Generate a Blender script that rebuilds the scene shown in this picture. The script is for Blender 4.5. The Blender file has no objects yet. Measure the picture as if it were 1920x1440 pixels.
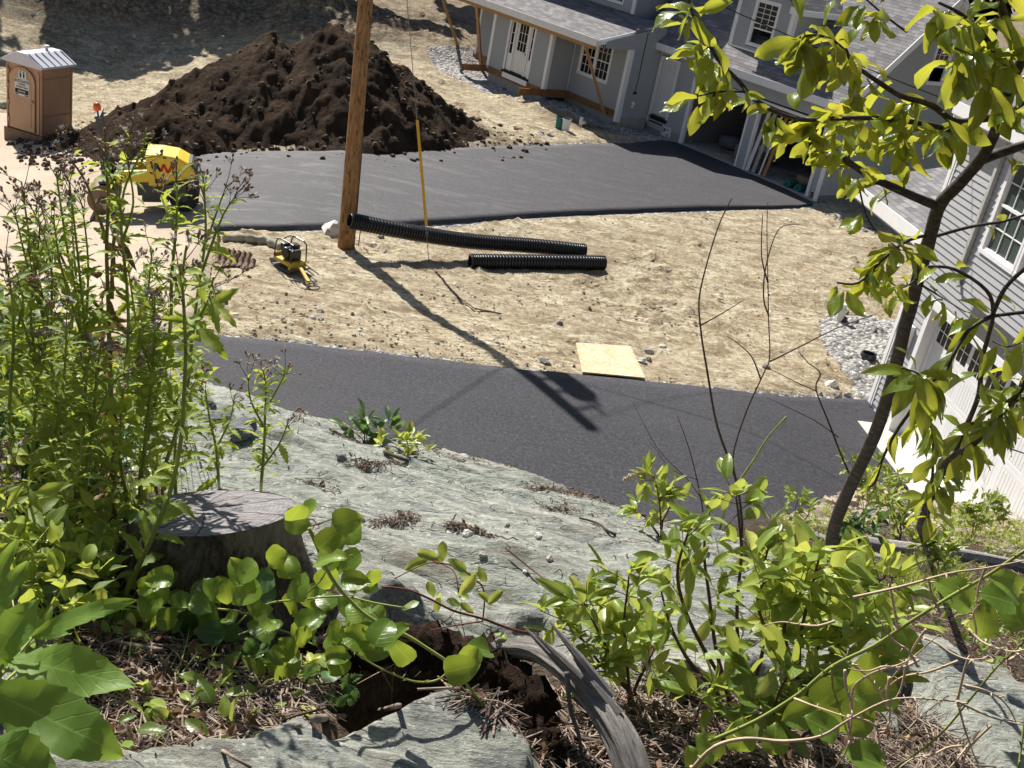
import bpy, bmesh, math, random
import numpy as np
from mathutils import Vector, Matrix, noise as mnoise
random.seed(7)
RNG = np.random.default_rng(11)
SC = bpy.context.scene
COL = SC.collection
R_ = math.radians

# ------------------------------------------------------------------ camera
FPX = 2072.36                      # focal length in pixels of the 1920 wide photograph
PITCH, ROLL, CAMZ = R_(24.64), R_(11.249), 8.0
_f = np.array([0, math.cos(PITCH), -math.sin(PITCH)])
_r0 = np.array([1.0, 0, 0]); _u0 = np.cross(_r0, _f)
CR = math.cos(ROLL)*_r0 + math.sin(ROLL)*_u0
CU = -math.sin(ROLL)*_r0 + math.cos(ROLL)*_u0
CF = _f
CAMP = np.array([0, 0, CAMZ])
cam = bpy.data.cameras.new('camera'); cam.sensor_width = 36; cam.lens = FPX/1920*36
cam.clip_start = 0.05; cam.clip_end = 2000
camo = bpy.data.objects.new('camera', cam); COL.objects.link(camo)
camo.matrix_world = Matrix(((CR[0], CU[0], -CF[0], 0), (CR[1], CU[1], -CF[1], 0), (CR[2], CU[2], -CF[2], CAMZ), (0, 0, 0, 1)))
SC.camera = camo

# ------------------------------------------------------------------ light
SUN_AZ, SUN_EL = R_(-56.3), R_(42.0)      # direction in which the light travels, and its height
w = bpy.data.worlds.new('World'); SC.world = w; w.use_nodes = True
nt = w.node_tree; bg = nt.nodes['Background']
sky = nt.nodes.new('ShaderNodeTexSky'); sky.sky_type = 'NISHITA'; sky.sun_disc = False
sky.sun_elevation = SUN_EL
src = np.array([-math.cos(SUN_AZ), -math.sin(SUN_AZ)])
sky.sun_rotation = math.atan2(src[0], src[1])
sky.air_density = 1.0; sky.dust_density = 1.2; sky.ozone_density = 1.0
nt.links.new(sky.outputs[0], bg.inputs[0]); bg.inputs[1].default_value = 0.051
sl = bpy.data.lights.new('sun', 'SUN'); sl.energy = 4.9; sl.angle = R_(0.53); sl.color = (1.0, 0.95, 0.87)
so = bpy.data.objects.new('sun', sl); COL.objects.link(so)
ldir = Vector((math.cos(SUN_AZ)*math.cos(SUN_EL), math.sin(SUN_AZ)*math.cos(SUN_EL), -math.sin(SUN_EL)))
so.rotation_euler = ldir.to_track_quat('-Z', 'Y').to_euler(); so.location = (-20, 30, 30)
SC.view_settings.view_transform = 'Standard'; SC.view_settings.look = 'None'
SC.view_settings.exposure = 0.72; SC.view_settings.gamma = 1.0
SC.render.engine = 'CYCLES'
SC.cycles.max_bounces = 6; SC.cycles.transparent_max_bounces = 8

# ------------------------------------------------------------------ rays of the photograph, used to find places in the world
def ray(x, y): return CF + CR*(x-960)/FPX - CU*(y-720)/FPX
def at_z(x, y, z=0.0):
    d = ray(x, y); return Vector(CAMP + d*((z-CAMZ)/d[2]))
def at_y(x, y, Y):
    d = ray(x, y); return Vector(CAMP + d*(Y/d[1]))
def proj(P):
    q = np.array(P)-CAMP; k = q@CF
    return 960+FPX*(q@CR)/k, 720-FPX*(q@CU)/k

# ------------------------------------------------------------------ small noise toolkit (numpy value noise)
def _hash(i, j, s):
    h = (i*374761393 + j*668265263 + s*974711) & 0x7fffffff
    h = (h ^ (h >> 13))*1274126177 & 0x7fffffff
    return ((h ^ (h >> 16)) & 0xffff)/65535.0
def vnoise(x, y, s=0):
    x = np.asarray(x, float); y = np.asarray(y, float)
    i = np.floor(x).astype(np.int64); j = np.floor(y).astype(np.int64)
    fx = x-i; fy = y-j; fx = fx*fx*(3-2*fx); fy = fy*fy*(3-2*fy)
    a = _hash(i, j, s); b = _hash(i+1, j, s); c = _hash(i, j+1, s); d = _hash(i+1, j+1, s)
    return (a*(1-fx)+b*fx)*(1-fy)+(c*(1-fx)+d*fx)*fy
def fbm(x, y, s=0, o=4, g=.5):
    t = 0; a = 1; n = 0; c, sn = math.cos(.7), math.sin(.7)
    x = np.asarray(x, float); y = np.asarray(y, float)
    for k in range(o):
        t = t + a*(vnoise(x, y, s+k*17)*2-1); n += a; a *= g
        x, y = (x*c-y*sn)*2.03+3.1, (x*sn+y*c)*2.03+1.7
    return t/n
def sstep(a, b, x):
    t = np.clip((np.asarray(x, float)-a)/(b-a), 0, 1); return t*t*(3-2*t)
def inpoly(x, y, poly):
    x = np.asarray(x, float); y = np.asarray(y, float); r = np.zeros(np.broadcast(x, y).shape, bool)
    n = len(poly)
    for i in range(n):
        x1, y1 = poly[i][:2]; x2, y2 = poly[(i+1) % n][:2]
        if y1 == y2: continue
        c = ((y1 > y) != (y2 > y)) & (x < (x2-x1)*(y-y1)/(y2-y1)+x1)
        r ^= c
    return r
def polydist(x, y, pl, closed=True):
    x = np.asarray(x, float); y = np.asarray(y, float); best = np.full(np.broadcast(x, y).shape, 1e9)
    n = len(pl)
    for i in range(n if closed else n-1):
        ax, ay = pl[i][:2]; bx, by = pl[(i+1) % n][:2]
        dx, dy = bx-ax, by-ay; L = dx*dx+dy*dy+1e-12
        t = np.clip(((x-ax)*dx+(y-ay)*dy)/L, 0, 1)
        best = np.minimum(best, np.hypot(x-ax-t*dx, y-ay-t*dy))
    return best

# ------------------------------------------------------------------ terrain: smooth base height of the building plot
def gbase(x, y):
    x = np.asarray(x, float); y = np.asarray(y, float)
    k = -(x+5.5); s = np.where(k > 0, k*k/(k+2.0), 0)
    z = -.215*np.minimum(s, 12+0*s)*sstep(60, 44, y)
    z = z + .03*np.maximum(0, y-44)
    z = z+.40*sstep(20.5, 16.5, y)*sstep(6.6, 3.6, x)-.25*np.exp(-((y-24)/3.0)**2)*sstep(3, -2, x)*sstep(-14, -8, x)
    return z
def march(x, y, fn=None):
    fn = fn or gbase
    d = ray(x, y); lo, hi = .5, 400.
    t = lo
    prev = lo
    while t < hi:
        P = CAMP+d*t
        if P[2] < float(fn(P[0], P[1])): break
        prev = t; t *= 1.03
    a, b = prev, t
    for _ in range(30):
        m = (a+b)/2; P = CAMP+d*m
        if P[2] < float(fn(P[0], P[1])): b = m
        else: a = m
    return Vector(CAMP+d*b)
def G(x, y): return march(x, y)
def GH(x, y, h): return march(x, y, lambda a, b: gbase(a, b)+h)

# ------------------------------------------------------------------ mesh builder
class MB:
    def __init__(s): s.v = []; s.f = []; s.m = []; s.uv = None
    def add(s, vs, fs, m=0):
        o = len(s.v); s.v += [tuple(v) for v in vs]
        s.f += [tuple(i+o for i in f) for f in fs]; s.m += [m]*len(fs)
    def quad(s, a, b, c, d, m=0): s.add([a, b, c, d], [(0, 1, 2, 3)], m)
    def box(s, lo, hi, fr=None, m=0):
        (x0, y0, z0), (x1, y1, z1) = lo, hi
        vs = [(x0, y0, z0), (x1, y0, z0), (x1, y1, z0), (x0, y1, z0), (x0, y0, z1), (x1, y0, z1), (x1, y1, z1), (x0, y1, z1)]
        if fr: vs = [fr(*v) for v in vs]
        s.add(vs, [(0, 3, 2, 1), (4, 5, 6, 7), (0, 1, 5, 4), (1, 2, 6, 5), (2, 3, 7, 6), (3, 0, 4, 7)], m)
    def beam(s, a, b, w_, h_, m=0, up=(0, 0, 1)):
        a = Vector(a); b = Vector(b); d = (b-a).normalized(); u = Vector(up)
        if abs(d.dot(u)) > .97: u = Vector((1, 0, 0))
        r = d.cross(u).normalized(); u = r.cross(d).normalized()
        vs = []
        for p in (a, b):
            for sx, sy in ((-1, -1), (1, -1), (1, 1), (-1, 1)): vs.append(p+r*(sx*w_/2)+u*(sy*h_/2))
        s.add(vs, [(0, 1, 2, 3), (7, 6, 5, 4), (0, 4, 5, 1), (1, 5, 6, 2), (2, 6, 7, 3), (3, 7, 4, 0)], m)
    def tube(s, pts, rad, n=8, m=0, cap=True, wob=0, seed=0, ridge=0):
        pts = [Vector(p) for p in pts]; N = len(pts)
        if not hasattr(rad, '__len__'): rad = [rad]*N
        t0 = (pts[1]-pts[0]).normalized(); a = t0.orthogonal().normalized(); vs = []
        for i in range(N):
            t = (pts[min(i+1, N-1)]-pts[max(i-1, 0)]).normalized()
            a = (a-t*a.dot(t)); a = a.normalized() if a.length > 1e-6 else t.orthogonal().normalized()
            b = t.cross(a)
            for k in range(n):
                th = 2*math.pi*k/n; rr = rad[i]
                if wob: rr *= 1+wob*(mnoise.noise(Vector((k*1.7+seed, i*.45, seed*.3))))
                if ridge: rr *= 1+ridge*mnoise.noise(Vector((math.cos(th)*3.3, math.sin(th)*3.3, i*.06+seed)))+ridge*.6*mnoise.noise(Vector((math.cos(th)*8, math.sin(th)*8, i*.1+seed)))
                vs.append(pts[i]+a*(math.cos(th)*rr)+b*(math.sin(th)*rr))
        fs = [(i*n+k, i*n+(k+1) % n, (i+1)*n+(k+1) % n, (i+1)*n+k) for i in range(N-1) for k in range(n)]
        if cap: fs += [tuple(range(n-1, -1, -1)), tuple((N-1)*n+k for k in range(n))]
        s.add(vs, fs, m)
    def lathe(s, prof, fr=None, n=16, m=0):
        vs = []
        for r, z in prof:
            for k in range(n):
                th = 2*math.pi*k/n; p = (r*math.cos(th), r*math.sin(th), z); vs.append(fr(*p) if fr else p)
        N = len(prof)
        fs = [(i*n+k, i*n+(k+1) % n, (i+1)*n+(k+1) % n, (i+1)*n+k) for i in range(N-1) for k in range(n)]
        fs += [tuple(range(n-1, -1, -1)), tuple((N-1)*n+k for k in range(n))]
        s.add(vs, fs, m)
    def prism(s, poly, fr0, fr1, m=0):
        n = len(poly); vs = [fr0(*p) for p in poly]+[fr1(*p) for p in poly]
        s.add(vs, [tuple(range(n-1, -1, -1)), tuple(range(n, 2*n))]+[(i, (i+1) % n, n+(i+1) % n, n+i) for i in range(n)], m)
    def build(s, name, mats, parent=None, smooth=False, bevel=0, loc=None):
        me = bpy.data.meshes.new(name)
        v = s.v
        if parent is not None and parent.type == 'EMPTY' or loc is not None:
            L = Vector(loc) if loc is not None else ORG[parent.name]
            v = [(a[0]-L.x, a[1]-L.y, a[2]-L.z) for a in v]
        elif parent is not None:
            L = ORG.get(parent.name, Vector((0, 0, 0))); v = [(a[0]-L.x, a[1]-L.y, a[2]-L.z) for a in v]
        me.from_pydata(v, [], s.f)
        if not isinstance(mats, (list, tuple)): mats = [mats]
        for q in mats: me.materials.append(q)
        if len(mats) > 1: me.polygons.foreach_set('material_index', s.m)
        if smooth: me.polygons.foreach_set('use_smooth', [True]*len(me.polygons))
        me.update()
        o = bpy.data.objects.new(name, me); COL.objects.link(o)
        if parent is not None: o.parent = parent; ORG[o.name] = ORG.get(parent.name, Vector((0, 0, 0)))
        elif loc is not None: o.location = loc; ORG[o.name] = Vector(loc)
        else: ORG[o.name] = Vector((0, 0, 0))
        if bevel:
            b = o.modifiers.new('bevel', 'BEVEL'); b.width = bevel; b.segments = 2; b.limit_method = 'ANGLE'
        return o
ORG = {}
def grain(o, n, R=1.0):
    me = o.data; k = len(me.vertices); i = np.arange(k); th = (i % n)*2*math.pi/n
    co = np.empty(k*3); me.vertices.foreach_get('co', co); co = co.reshape(-1, 3); nl = k//n; ln = np.zeros(k)
    cen = co[:nl*n].reshape(nl, n, 3).mean(1); d = np.concatenate([[0], np.cumsum(np.linalg.norm(np.diff(cen, axis=0), axis=1))]); ln[:nl*n] = np.repeat(d, n)
    for nm, v in (('gx', np.cos(th)*R), ('gy', np.sin(th)*R), ('gz', ln)): a = me.attributes.new(nm, 'FLOAT', 'POINT'); a.data.foreach_set('value', v.astype(np.float32))
    return o
def tag(o, label, cat, group=None, kind=None):
    if label: o['label'] = label
    if cat: o['category'] = cat
    if group: o['group'] = group
    if kind: o['kind'] = kind
    return o
def thing(name, loc, label, cat, group=None):
    o = bpy.data.objects.new(name, None); COL.objects.link(o); o.location = loc; o.empty_display_size = .2
    ORG[o.name] = Vector(loc); return tag(o, label, cat, group)
def kindof(o, k='structure'): o['kind'] = k; return o
def copy_tree(o, parent=None):
    c = o.copy(); COL.objects.link(c); ORG[c.name] = ORG.get(o.name, Vector((0, 0, 0)))
    if parent: c.parent = parent
    for ch in list(o.children): copy_tree(ch, c)
    return c
def gridmesh(name, X, Y, Z, mat, keep=None, smooth=True, parent=None, attr=None):
    ny, nx = X.shape
    co = np.stack([X, Y, Z], -1).reshape(-1, 3).astype(np.float32)
    idx = np.arange(nx*ny).reshape(ny, nx)
    q = np.stack([idx[:-1, :-1], idx[:-1, 1:], idx[1:, 1:], idx[1:, :-1]], -1).reshape(-1, 4)
    if keep is not None:
        k = (keep[:-1, :-1] | keep[:-1, 1:] | keep[1:, 1:] | keep[1:, :-1]).reshape(-1); q = q[k]
        used = np.unique(q); rm = np.full(nx*ny, -1); rm[used] = np.arange(len(used)); co = co[used]; q = rm[q]
    else: used = np.arange(nx*ny)
    me = bpy.data.meshes.new(name); me.vertices.add(len(co)); me.vertices.foreach_set('co', co.ravel())
    me.loops.add(q.size); me.loops.foreach_set('vertex_index', q.ravel().astype(np.int32))
    me.polygons.add(len(q)); me.polygons.foreach_set('loop_start', np.arange(0, q.size, 4, dtype=np.int32))
    me.polygons.foreach_set('loop_total', np.full(len(q), 4, dtype=np.int32))
    me.materials.append(mat); me.update(); me.validate()
    if smooth: me.polygons.foreach_set('use_smooth', [True]*len(me.polygons))
    for an, av in (attr or {}).items():
        a = me.attributes.new(an, 'FLOAT', 'POINT'); a.data.foreach_set('value', av.reshape(-1)[used].astype(np.float32))
    o = bpy.data.objects.new(name, me); COL.objects.link(o); ORG[o.name] = Vector((0, 0, 0))
    return o

# ------------------------------------------------------------------ materials
class NT:
    def __init__(s, name, rough=.8, spec=.3):
        s.mat = bpy.data.materials.new(name); s.mat.use_nodes = True; s.t = s.mat.node_tree
        s.b = s.t.nodes['Principled BSDF']; s.b.inputs['Roughness'].default_value = rough
        s.b.inputs['Specular IOR Level'].default_value = spec
        s.co = s.t.nodes.new('ShaderNodeTexCoord')
    def n(s, ty, **k):
        o = s.t.nodes.new(ty)
        for a, b in k.items(): setattr(o, a, b)
        return o
    def l(s, a, b): s.t.links.new(a, b)
    def map(s, sc=(1, 1, 1), rot=(0, 0, 0), src='Object'):
        m = s.n('ShaderNodeMapping'); m.inputs['Scale'].default_value = sc; m.inputs['Rotation'].default_value = rot
        s.l(s.co.outputs[src], m.inputs['Vector']); return m.outputs[0]
    def noise(s, scale, detail=4, rough=.5, vec=None, dist=0):
        o = s.n('ShaderNodeTexNoise'); o.inputs['Scale'].default_value = scale; o.inputs['Detail'].default_value = detail
        o.inputs['Roughness'].default_value = rough; o.inputs['Distortion'].default_value = dist
        s.l(vec if vec is not None else s.co.outputs['Object'], o.inputs['Vector']); return o.outputs['Fac']
    def vor(s, scale, vec=None, feat='F1', out='Distance'):
        o = s.n('ShaderNodeTexVoronoi'); o.feature = feat; o.inputs['Scale'].default_value = scale
        s.l(vec if vec is not None else s.co.outputs['Object'], o.inputs['Vector']); return o.outputs[out]
    def ramp(s, fac, stops, interp='LINEAR'):
        o = s.n('ShaderNodeValToRGB'); o.color_ramp.interpolation = interp; e = o.color_ramp.elements
        while len(e) < len(stops): e.new(.5)
        for q, (p, c) in zip(e, stops): q.position = p; q.color = (*c, 1) if len(c) == 3 else c
        s.l(fac, o.inputs[0]); return o.outputs[0]
    def mix(s, fac, a, b, mode='MIX'):
        o = s.n('ShaderNodeMix', data_type='RGBA', blend_type=mode)
        for v, i in ((fac, 0), (a, 6), (b, 7)):
            if hasattr(v, 'links'): s.l(v, o.inputs[i])
            else: o.inputs[i].default_value = v if i == 0 else (*v, 1)
        return o.outputs[2]
    def math(s, op, a, b=0.0, c=None, clamp=False):
        o = s.n('ShaderNodeMath', operation=op); o.use_clamp = clamp
        for v, i in ((a, 0), (b, 1)) + (((c, 2),) if c is not None else ()):
            if hasattr(v, 'links'): s.l(v, o.inputs[i])
            else: o.inputs[i].default_value = v
        return o.outputs[0]
    def attr(s, name): o = s.n('ShaderNodeAttribute'); o.attribute_name = name; return o.outputs['Fac']
    def grainvec(s, stretch=.12, k=1.0):
        c = s.n('ShaderNodeCombineXYZ'); s.l(s.math('MULTIPLY', s.attr('gx'), k), c.inputs[0]); s.l(s.math('MULTIPLY', s.attr('gy'), k), c.inputs[1]); s.l(s.math('MULTIPLY', s.attr('gz'), stretch*k), c.inputs[2]); return c.outputs[0]
    def color(s, c):
        if hasattr(c, 'links'): s.l(c, s.b.inputs['Base Color'])
        else: s.b.inputs['Base Color'].default_value = (*c, 1)
        return s
    def bump(s, h, strength=.5, dist=.02, normal=None):
        o = s.n('ShaderNodeBump'); o.inputs['Strength'].default_value = strength; o.inputs['Distance'].default_value = dist
        s.l(h, o.inputs['Height'])
        if normal is not None: s.l(normal, o.inputs['Normal'])
        s.l(o.outputs[0], s.b.inputs['Normal']); return o.outputs[0]
def simple(name, c, rough=.6, var=.12, scale=8, spec=.3, metal=0, bump=0):
    t = NT(name, rough, spec); f = t.noise(scale, 5, .6)
    d = tuple(x*(1-var) for x in c); e = tuple(min(1, x*(1+var)) for x in c)
    t.color(t.ramp(f, [(.3, d), (.7, e)])); t.b.inputs['Metallic'].default_value = metal
    if bump: t.bump(t.noise(scale*6, 3), bump, .01)
    return t.mat
M = {}
def mk_mats():
    # dirt of the building plot
    t = NT('dirt', .95, .12)
    big = t.noise(.3, 4, .6); mid = t.noise(1.7, 8, .72, vec=t.map((.7, 1.25, 1), (0, 0, R_(10))), dist=.7); fine = t.noise(9, 7, .78)
    rd = t.n('ShaderNodeTexNoise'); rd.noise_type = 'RIDGED_MULTIFRACTAL'; rd.normalize = True; rd.inputs['Scale'].default_value = 1.3; rd.inputs['Detail'].default_value = 8; rd.inputs['Roughness'].default_value = .62
    t.l(t.map((.6, 1.5, 1), (0, 0, R_(14))), rd.inputs['Vector']); rdf = rd.outputs['Fac']
    c = t.ramp(mid, [(.36, (.30, .235, .145)), (.46, (.43, .355, .235)), (.54, (.57, .495, .345)), (.63, (.70, .635, .475))])
    c = t.mix(t.ramp(fine, [(.38, (.85,)*3), (.48, (0,)*3)]), c, (.23, .175, .11)); f22 = t.noise(20, 5, .8); c = t.mix(t.ramp(f22, [(.36, (.8,)*3), (.46, (0,)*3)]), c, (.20, .15, .095))
    c = t.mix(t.ramp(fine, [(.53, (0,)*3), (.61, (.7,)*3)]), c, (.76, .70, .54))
    c = t.mix(t.ramp(t.noise(2.6, 7, .75, vec=t.map((.45, 1.6, 1), (0, 0, R_(8))), dist=1.5), [(.53, (0,)*3), (.58, (.72,)*3)]), c, (.22, .165, .105))
    c = t.mix(t.ramp(big, [(.45, (0,)*3), (.62, (.35,)*3)]), c, (.36, .285, .20))
    c = t.mix(t.ramp(rdf, [(.50, (0,)*3), (.68, (.55,)*3)]), c, (.25, .19, .12)); st0 = t.math('MULTIPLY', rdf, .8)
    gr = t.attr('gravel')
    st = t.vor(11, out='Color'); stv = t.n('ShaderNodeSeparateColor'); t.l(st, stv.inputs[0])
    gc = t.ramp(stv.outputs[0], [(.0, (.20, .195, .20)), (.5, (.42, .41, .40)), (1, (.66, .64, .60))])
    gm = t.math('GREATER_THAN', t.math('ADD', gr, t.math('MULTIPLY', t.math('SUBTRACT', t.noise(9, 4, .7), .5), .8)), .5)
    c = t.mix(gm, c, gc)
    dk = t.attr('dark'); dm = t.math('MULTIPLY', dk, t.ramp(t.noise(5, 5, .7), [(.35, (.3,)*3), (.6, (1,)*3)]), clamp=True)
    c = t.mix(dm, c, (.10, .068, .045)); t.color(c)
    h = t.math('ADD', t.math('MULTIPLY', fine, .5), t.math('MULTIPLY', t.noise(40, 3, .7), .5))
    h2 = t.math('ADD', h, t.math('MULTIPLY', t.math('SUBTRACT', 1.0, t.vor(11)), t.math('MULTIPLY', gm, 1.1)))
    cl_ = t.vor(5.5, vec=None); cl2 = t.vor(15)
    h2 = t.math('ADD', h2, t.math('MULTIPLY', t.ramp(cl_, [(.0, (1,)*3), (.42, (0,)*3)]), t.ramp(t.noise(1.2, 3, .6), [(.5, (0,)*3), (.62, (.9,)*3)]))); h2 = t.math('ADD', h2, t.math('MULTIPLY', st0, .6)); t.bump(h2, 1.0, .075); M['dirt'] = t.mat
    # dark topsoil heap
    t = NT('topsoil', .97, .08); a = t.noise(1.1, 5, .65); b = t.noise(9, 6, .75)
    c = t.ramp(a, [(.35, (.042, .027, .017)), (.55, (.088, .058, .037)), (.72, (.17, .12, .08))])
    c = t.mix(t.ramp(b, [(.58, (0,)*3), (.72, (.6,)*3)]), c, (.16, .11, .072)); t.color(c)
    t.bump(t.math('ADD', t.math('MULTIPLY', b, 1.6), t.math('ADD', t.noise(35, 4, .8), t.math('MULTIPLY', t.vor(7), -.8))), 1.0, .12); M['topsoil'] = t.mat
    # asphalt
    t = NT('asphalt', .82, .35); f = t.noise(120, 3, .8); g = t.noise(1.0, 4, .6, vec=t.map((.3, 1.0, 1), (0, 0, R_(20))))
    sp = t.vor(70, out='Color'); ss = t.n('ShaderNodeSeparateColor'); t.l(sp, ss.inputs[0])
    f = t.math('ADD', t.math('MULTIPLY', f, .3), t.math('ADD', t.math('MULTIPLY', t.noise(34, 4, .8), .4), t.math('MULTIPLY', t.noise(16, 3, .7), .3)))
    c = t.ramp(f, [(.38, (.006, .006, .0085)), (.50, (.023, .0235, .031)), (.62, (.078, .079, .093))])
    c = t.mix(t.ramp(ss.outputs[0], [(.86, (0,)*3), (.97, (.45,)*3)]), c, (.13, .128, .13))
    dust_sheen = t.attr('dust_sheen')
    sc_ = t.ramp(t.noise(1.6, 6, .7, vec=t.map((.5, 1.7, 1), (0, 0, R_(-30))), dist=.8), [(.50, (0,)*3), (.70, (1,)*3)])
    c = t.mix(t.math('MULTIPLY', t.math('ADD', t.math('MULTIPLY', sc_, .22), .15), dust_sheen, clamp=True), c, (.36, .35, .35))
    c = t.mix(t.math('MULTIPLY', t.ramp(g, [(.4, (0,)*3), (.7, (.3,)*3)]), 1.0), c, (.065, .064, .07)); t.color(c)
    t.bump(t.math('ADD', f, t.noise(45, 3, .7)), .55, .012); M['asphalt'] = t.mat
    # dusty road slab at the left
    t = NT('road_dust', .95, .12); f = t.noise(6, 5, .6); b = t.noise(.7, 4, .55, dist=.5)
    c = t.ramp(b, [(.3, (.40, .325, .25)), (.55, (.50, .415, .32)), (.8, (.56, .475, .375))])
    c = t.mix(.22, c, t.ramp(f, [(.35, (.33, .26, .20)), (.7, (.60, .51, .40))])); t.color(c); t.bump(t.noise(30, 4, .7), .35, .02); M['road'] = t.mat
    t = NT('ledge_rock', .86, .3)
    v = t.map((1.0, 4.5, 4.5), (0, 0, R_(-24)))
    a = t.noise(1.5, 6, .62, vec=v, dist=.8); b = t.noise(9, 8, .74, vec=v); d = t.noise(45, 5, .75)
    c = t.ramp(a, [(.28, (.15, .165, .16)), (.42, (.30, .325, .285)), (.55, (.42, .435, .37)), (.68, (.60, .59, .50))])
    c = t.mix(.55, c, t.ramp(b, [(.32, (.09, .10, .10)), (.46, (.29, .31, .275)), (.58, (.50, .50, .435)), (.70, (.74, .72, .63))]))
    pt_ = t.noise(2.6, 7, .8, vec=t.map((1, 2.2, 2.2), (0, 0, R_(-20))), dist=1.5); c = t.mix(t.ramp(pt_, [(.52, (0,)*3), (.60, (.55,)*3)]), c, (.155, .16, .165))
    c = t.mix(t.ramp(t.noise(5, 7, .8, vec=v), [(.62, (0,)*3), (.70, (.7,)*3)]), c, (.62, .60, .53))
    grn = t.noise(.9, 3, .6); c = t.mix(t.ramp(grn, [(.45, (0,)*3), (.65, (.3,)*3)]), c, (.26, .315, .265))
    crk = t.n('ShaderNodeTexVoronoi'); crk.feature = 'DISTANCE_TO_EDGE'; crk.inputs['Scale'].default_value = .8
    wv = t.n('ShaderNodeVectorMath', operation='ADD'); nz = t.n('ShaderNodeTexNoise'); nz.inputs['Scale'].default_value = 3
    t.l(v, wv.inputs[0]); t.l(v, nz.inputs['Vector']); t.l(nz.outputs['Color'], wv.inputs[1]); t.l(wv.outputs[0], crk.inputs['Vector'])
    cr = t.ramp(crk.outputs['Distance'], [(0, (0,)*3), (.012, (1,)*3)])
    c = t.mix(t.math('MULTIPLY', t.math('SUBTRACT', 1.0, cr), .5), c, (.07, .065, .055))
    fl = t.ramp(t.noise(6, 6, .8, vec=v), [(.60, (0,)*3), (.68, (.8,)*3)]); c = t.mix(fl, c, (.13, .105, .08))
    c = t.mix(t.ramp(d, [(.3, (.55,)*3), (.5, (0,)*3)]), c, (.08, .08, .08))
    c = t.mix(t.ramp(t.noise(28, 6, .85), [(.56, (0,)*3), (.63, (.8,)*3)]), c, (.72, .71, .64))
    c = t.mix(t.ramp(t.noise(1.1, 6, .75, vec=t.map((.8, 2.4, 2.4), (0, 0, R_(-26))), dist=1.0), [(.54, (0,)*3), (.62, (.5,)*3)]), c, (.17, .145, .11)); t.color(c)
    h = t.math('ADD', t.math('MULTIPLY', b, .7), t.math('MULTIPLY', d, .35)); h = t.math('ADD', h, t.math('MULTIPLY', cr, .35))
    t.bump(h, .95, .035); M['rock'] = t.mat
    t = NT('hill_soil', .97, .08); a = t.noise(7, 6, .7); b = t.noise(40, 5, .75)
    c = t.ramp(a, [(.3, (.035, .024, .017)), (.5, (.10, .07, .048)), (.7, (.22, .165, .12))])
    c = t.mix(.4, c, t.ramp(b, [(.35, (.03, .02, .015)), (.65, (.30, .24, .19))]))
    rb = t.attr('rubble'); vv = t.vor(16, out='Color'); vs = t.n('ShaderNodeSeparateColor'); t.l(vv, vs.inputs[0])
    rc = t.ramp(vs.outputs[0], [(0, (.24, .19, .15)), (.5, (.46, .38, .30)), (1, (.66, .58, .47))])
    c = t.mix(t.math('GREATER_THAN', t.math('ADD', rb, t.math('MULTIPLY', t.math('SUBTRACT', t.noise(5, 4, .7), .5), .9)), .5), c, rc)
    t.color(c); t.bump(t.math('ADD', a, t.math('ADD', b, t.math('MULTIPLY', t.vor(16), -.9))), 1., .05); M['soil'] = t.mat
    M['siding'] = simple('grey_vinyl_siding', (.36, .375, .385), .55, .03, 3)
    M['inner'] = simple('wallboard', (.20, .195, .19), .9, .1)
    M['siding2'] = simple('light_grey_vinyl_siding', (.40, .405, .42), .5, .03, 3)
    M['trim'] = simple('white_trim', (.78, .78, .78), .5, .04, 5)
    M['trim_cream'] = simple('white_door_paint', (.72, .70, .67), .5, .05, 5)
    M['primer'] = simple('primed_door', (.70, .68, .67), .6, .06, 7)
    M['gap'] = simple('dark_gap', (.015, .015, .017), .8, .1)
    M['concrete'] = simple('concrete', (.42, .41, .39), .9, .12, 6, bump=.3)
    M['concrete2'] = simple('concrete_footing', (.30, .29, .27), .9, .15, 3, bump=.3)
    M['apron'] = simple('concrete_apron', (.62, .58, .50), .9, .08, 3, bump=.3)
    M['ply'] = None
    t = NT('window_glass', .12, .22); t.color((.008, .010, .011)); M['glass'] = t.mat
    t = NT('screened_glass', .25, .5); t.color((.055, .075, .068)); M['glass2'] = t.mat
    t = NT('lumber', .8, .2); v = t.map((30, 30, 3)); f = t.noise(1.2, 4, .6, vec=v)
    t.color(t.ramp(f, [(.3, (.30, .165, .07)), (.7, (.46, .28, .14))])); M['lumber'] = t.mat
    t = NT('treated_board', .85, .15); f = t.noise(4, 5, .7); t.color(t.ramp(f, [(.3, (.17, .085, .03)), (.7, (.30, .165, .07))])); M['treated'] = t.mat
    M['dull_board'] = simple('faded_board', (.20, .14, .09), .85, .2, 5)  # even brown of the toilet skid and the loose cable
    t = NT('shingles', .9, .15)
    br = t.n('ShaderNodeTexBrick'); br.inputs['Scale'].default_value = 1; br.inputs['Brick Width'].default_value = .30; br.inputs['Row Height'].default_value = .143
    br.inputs['Mortar Size'].default_value = .006; br.offset = .37; br.offset_frequency = 2; br.squash = 1.0
    br.inputs['Color1'].default_value = (0, 0, 0, 1); br.inputs['Color2'].default_value = (1, 1, 1, 1); br.inputs['Mortar'].default_value = (.5, .5, .5, 1)
    t.l(t.co.outputs['UV'], br.inputs['Vector'])
    c = t.ramp(br.outputs['Color'], [(0, (.125, .122, .13)), (.5, (.20, .193, .20)), (1, (.31, .295, .295))])
    uvn = t.noise(60, 3, .8, vec=t.co.outputs['UV']); c = t.mix(.25, c, t.ramp(uvn, [(.3, (.07, .07, .08)), (.7, (.38, .36, .36))]))
    sx = t.n('ShaderNodeSeparateXYZ'); t.l(t.co.outputs['UV'], sx.inputs[0])
    fr = t.math('FRACT', t.math('DIVIDE', sx.outputs[1], .143))
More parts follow.
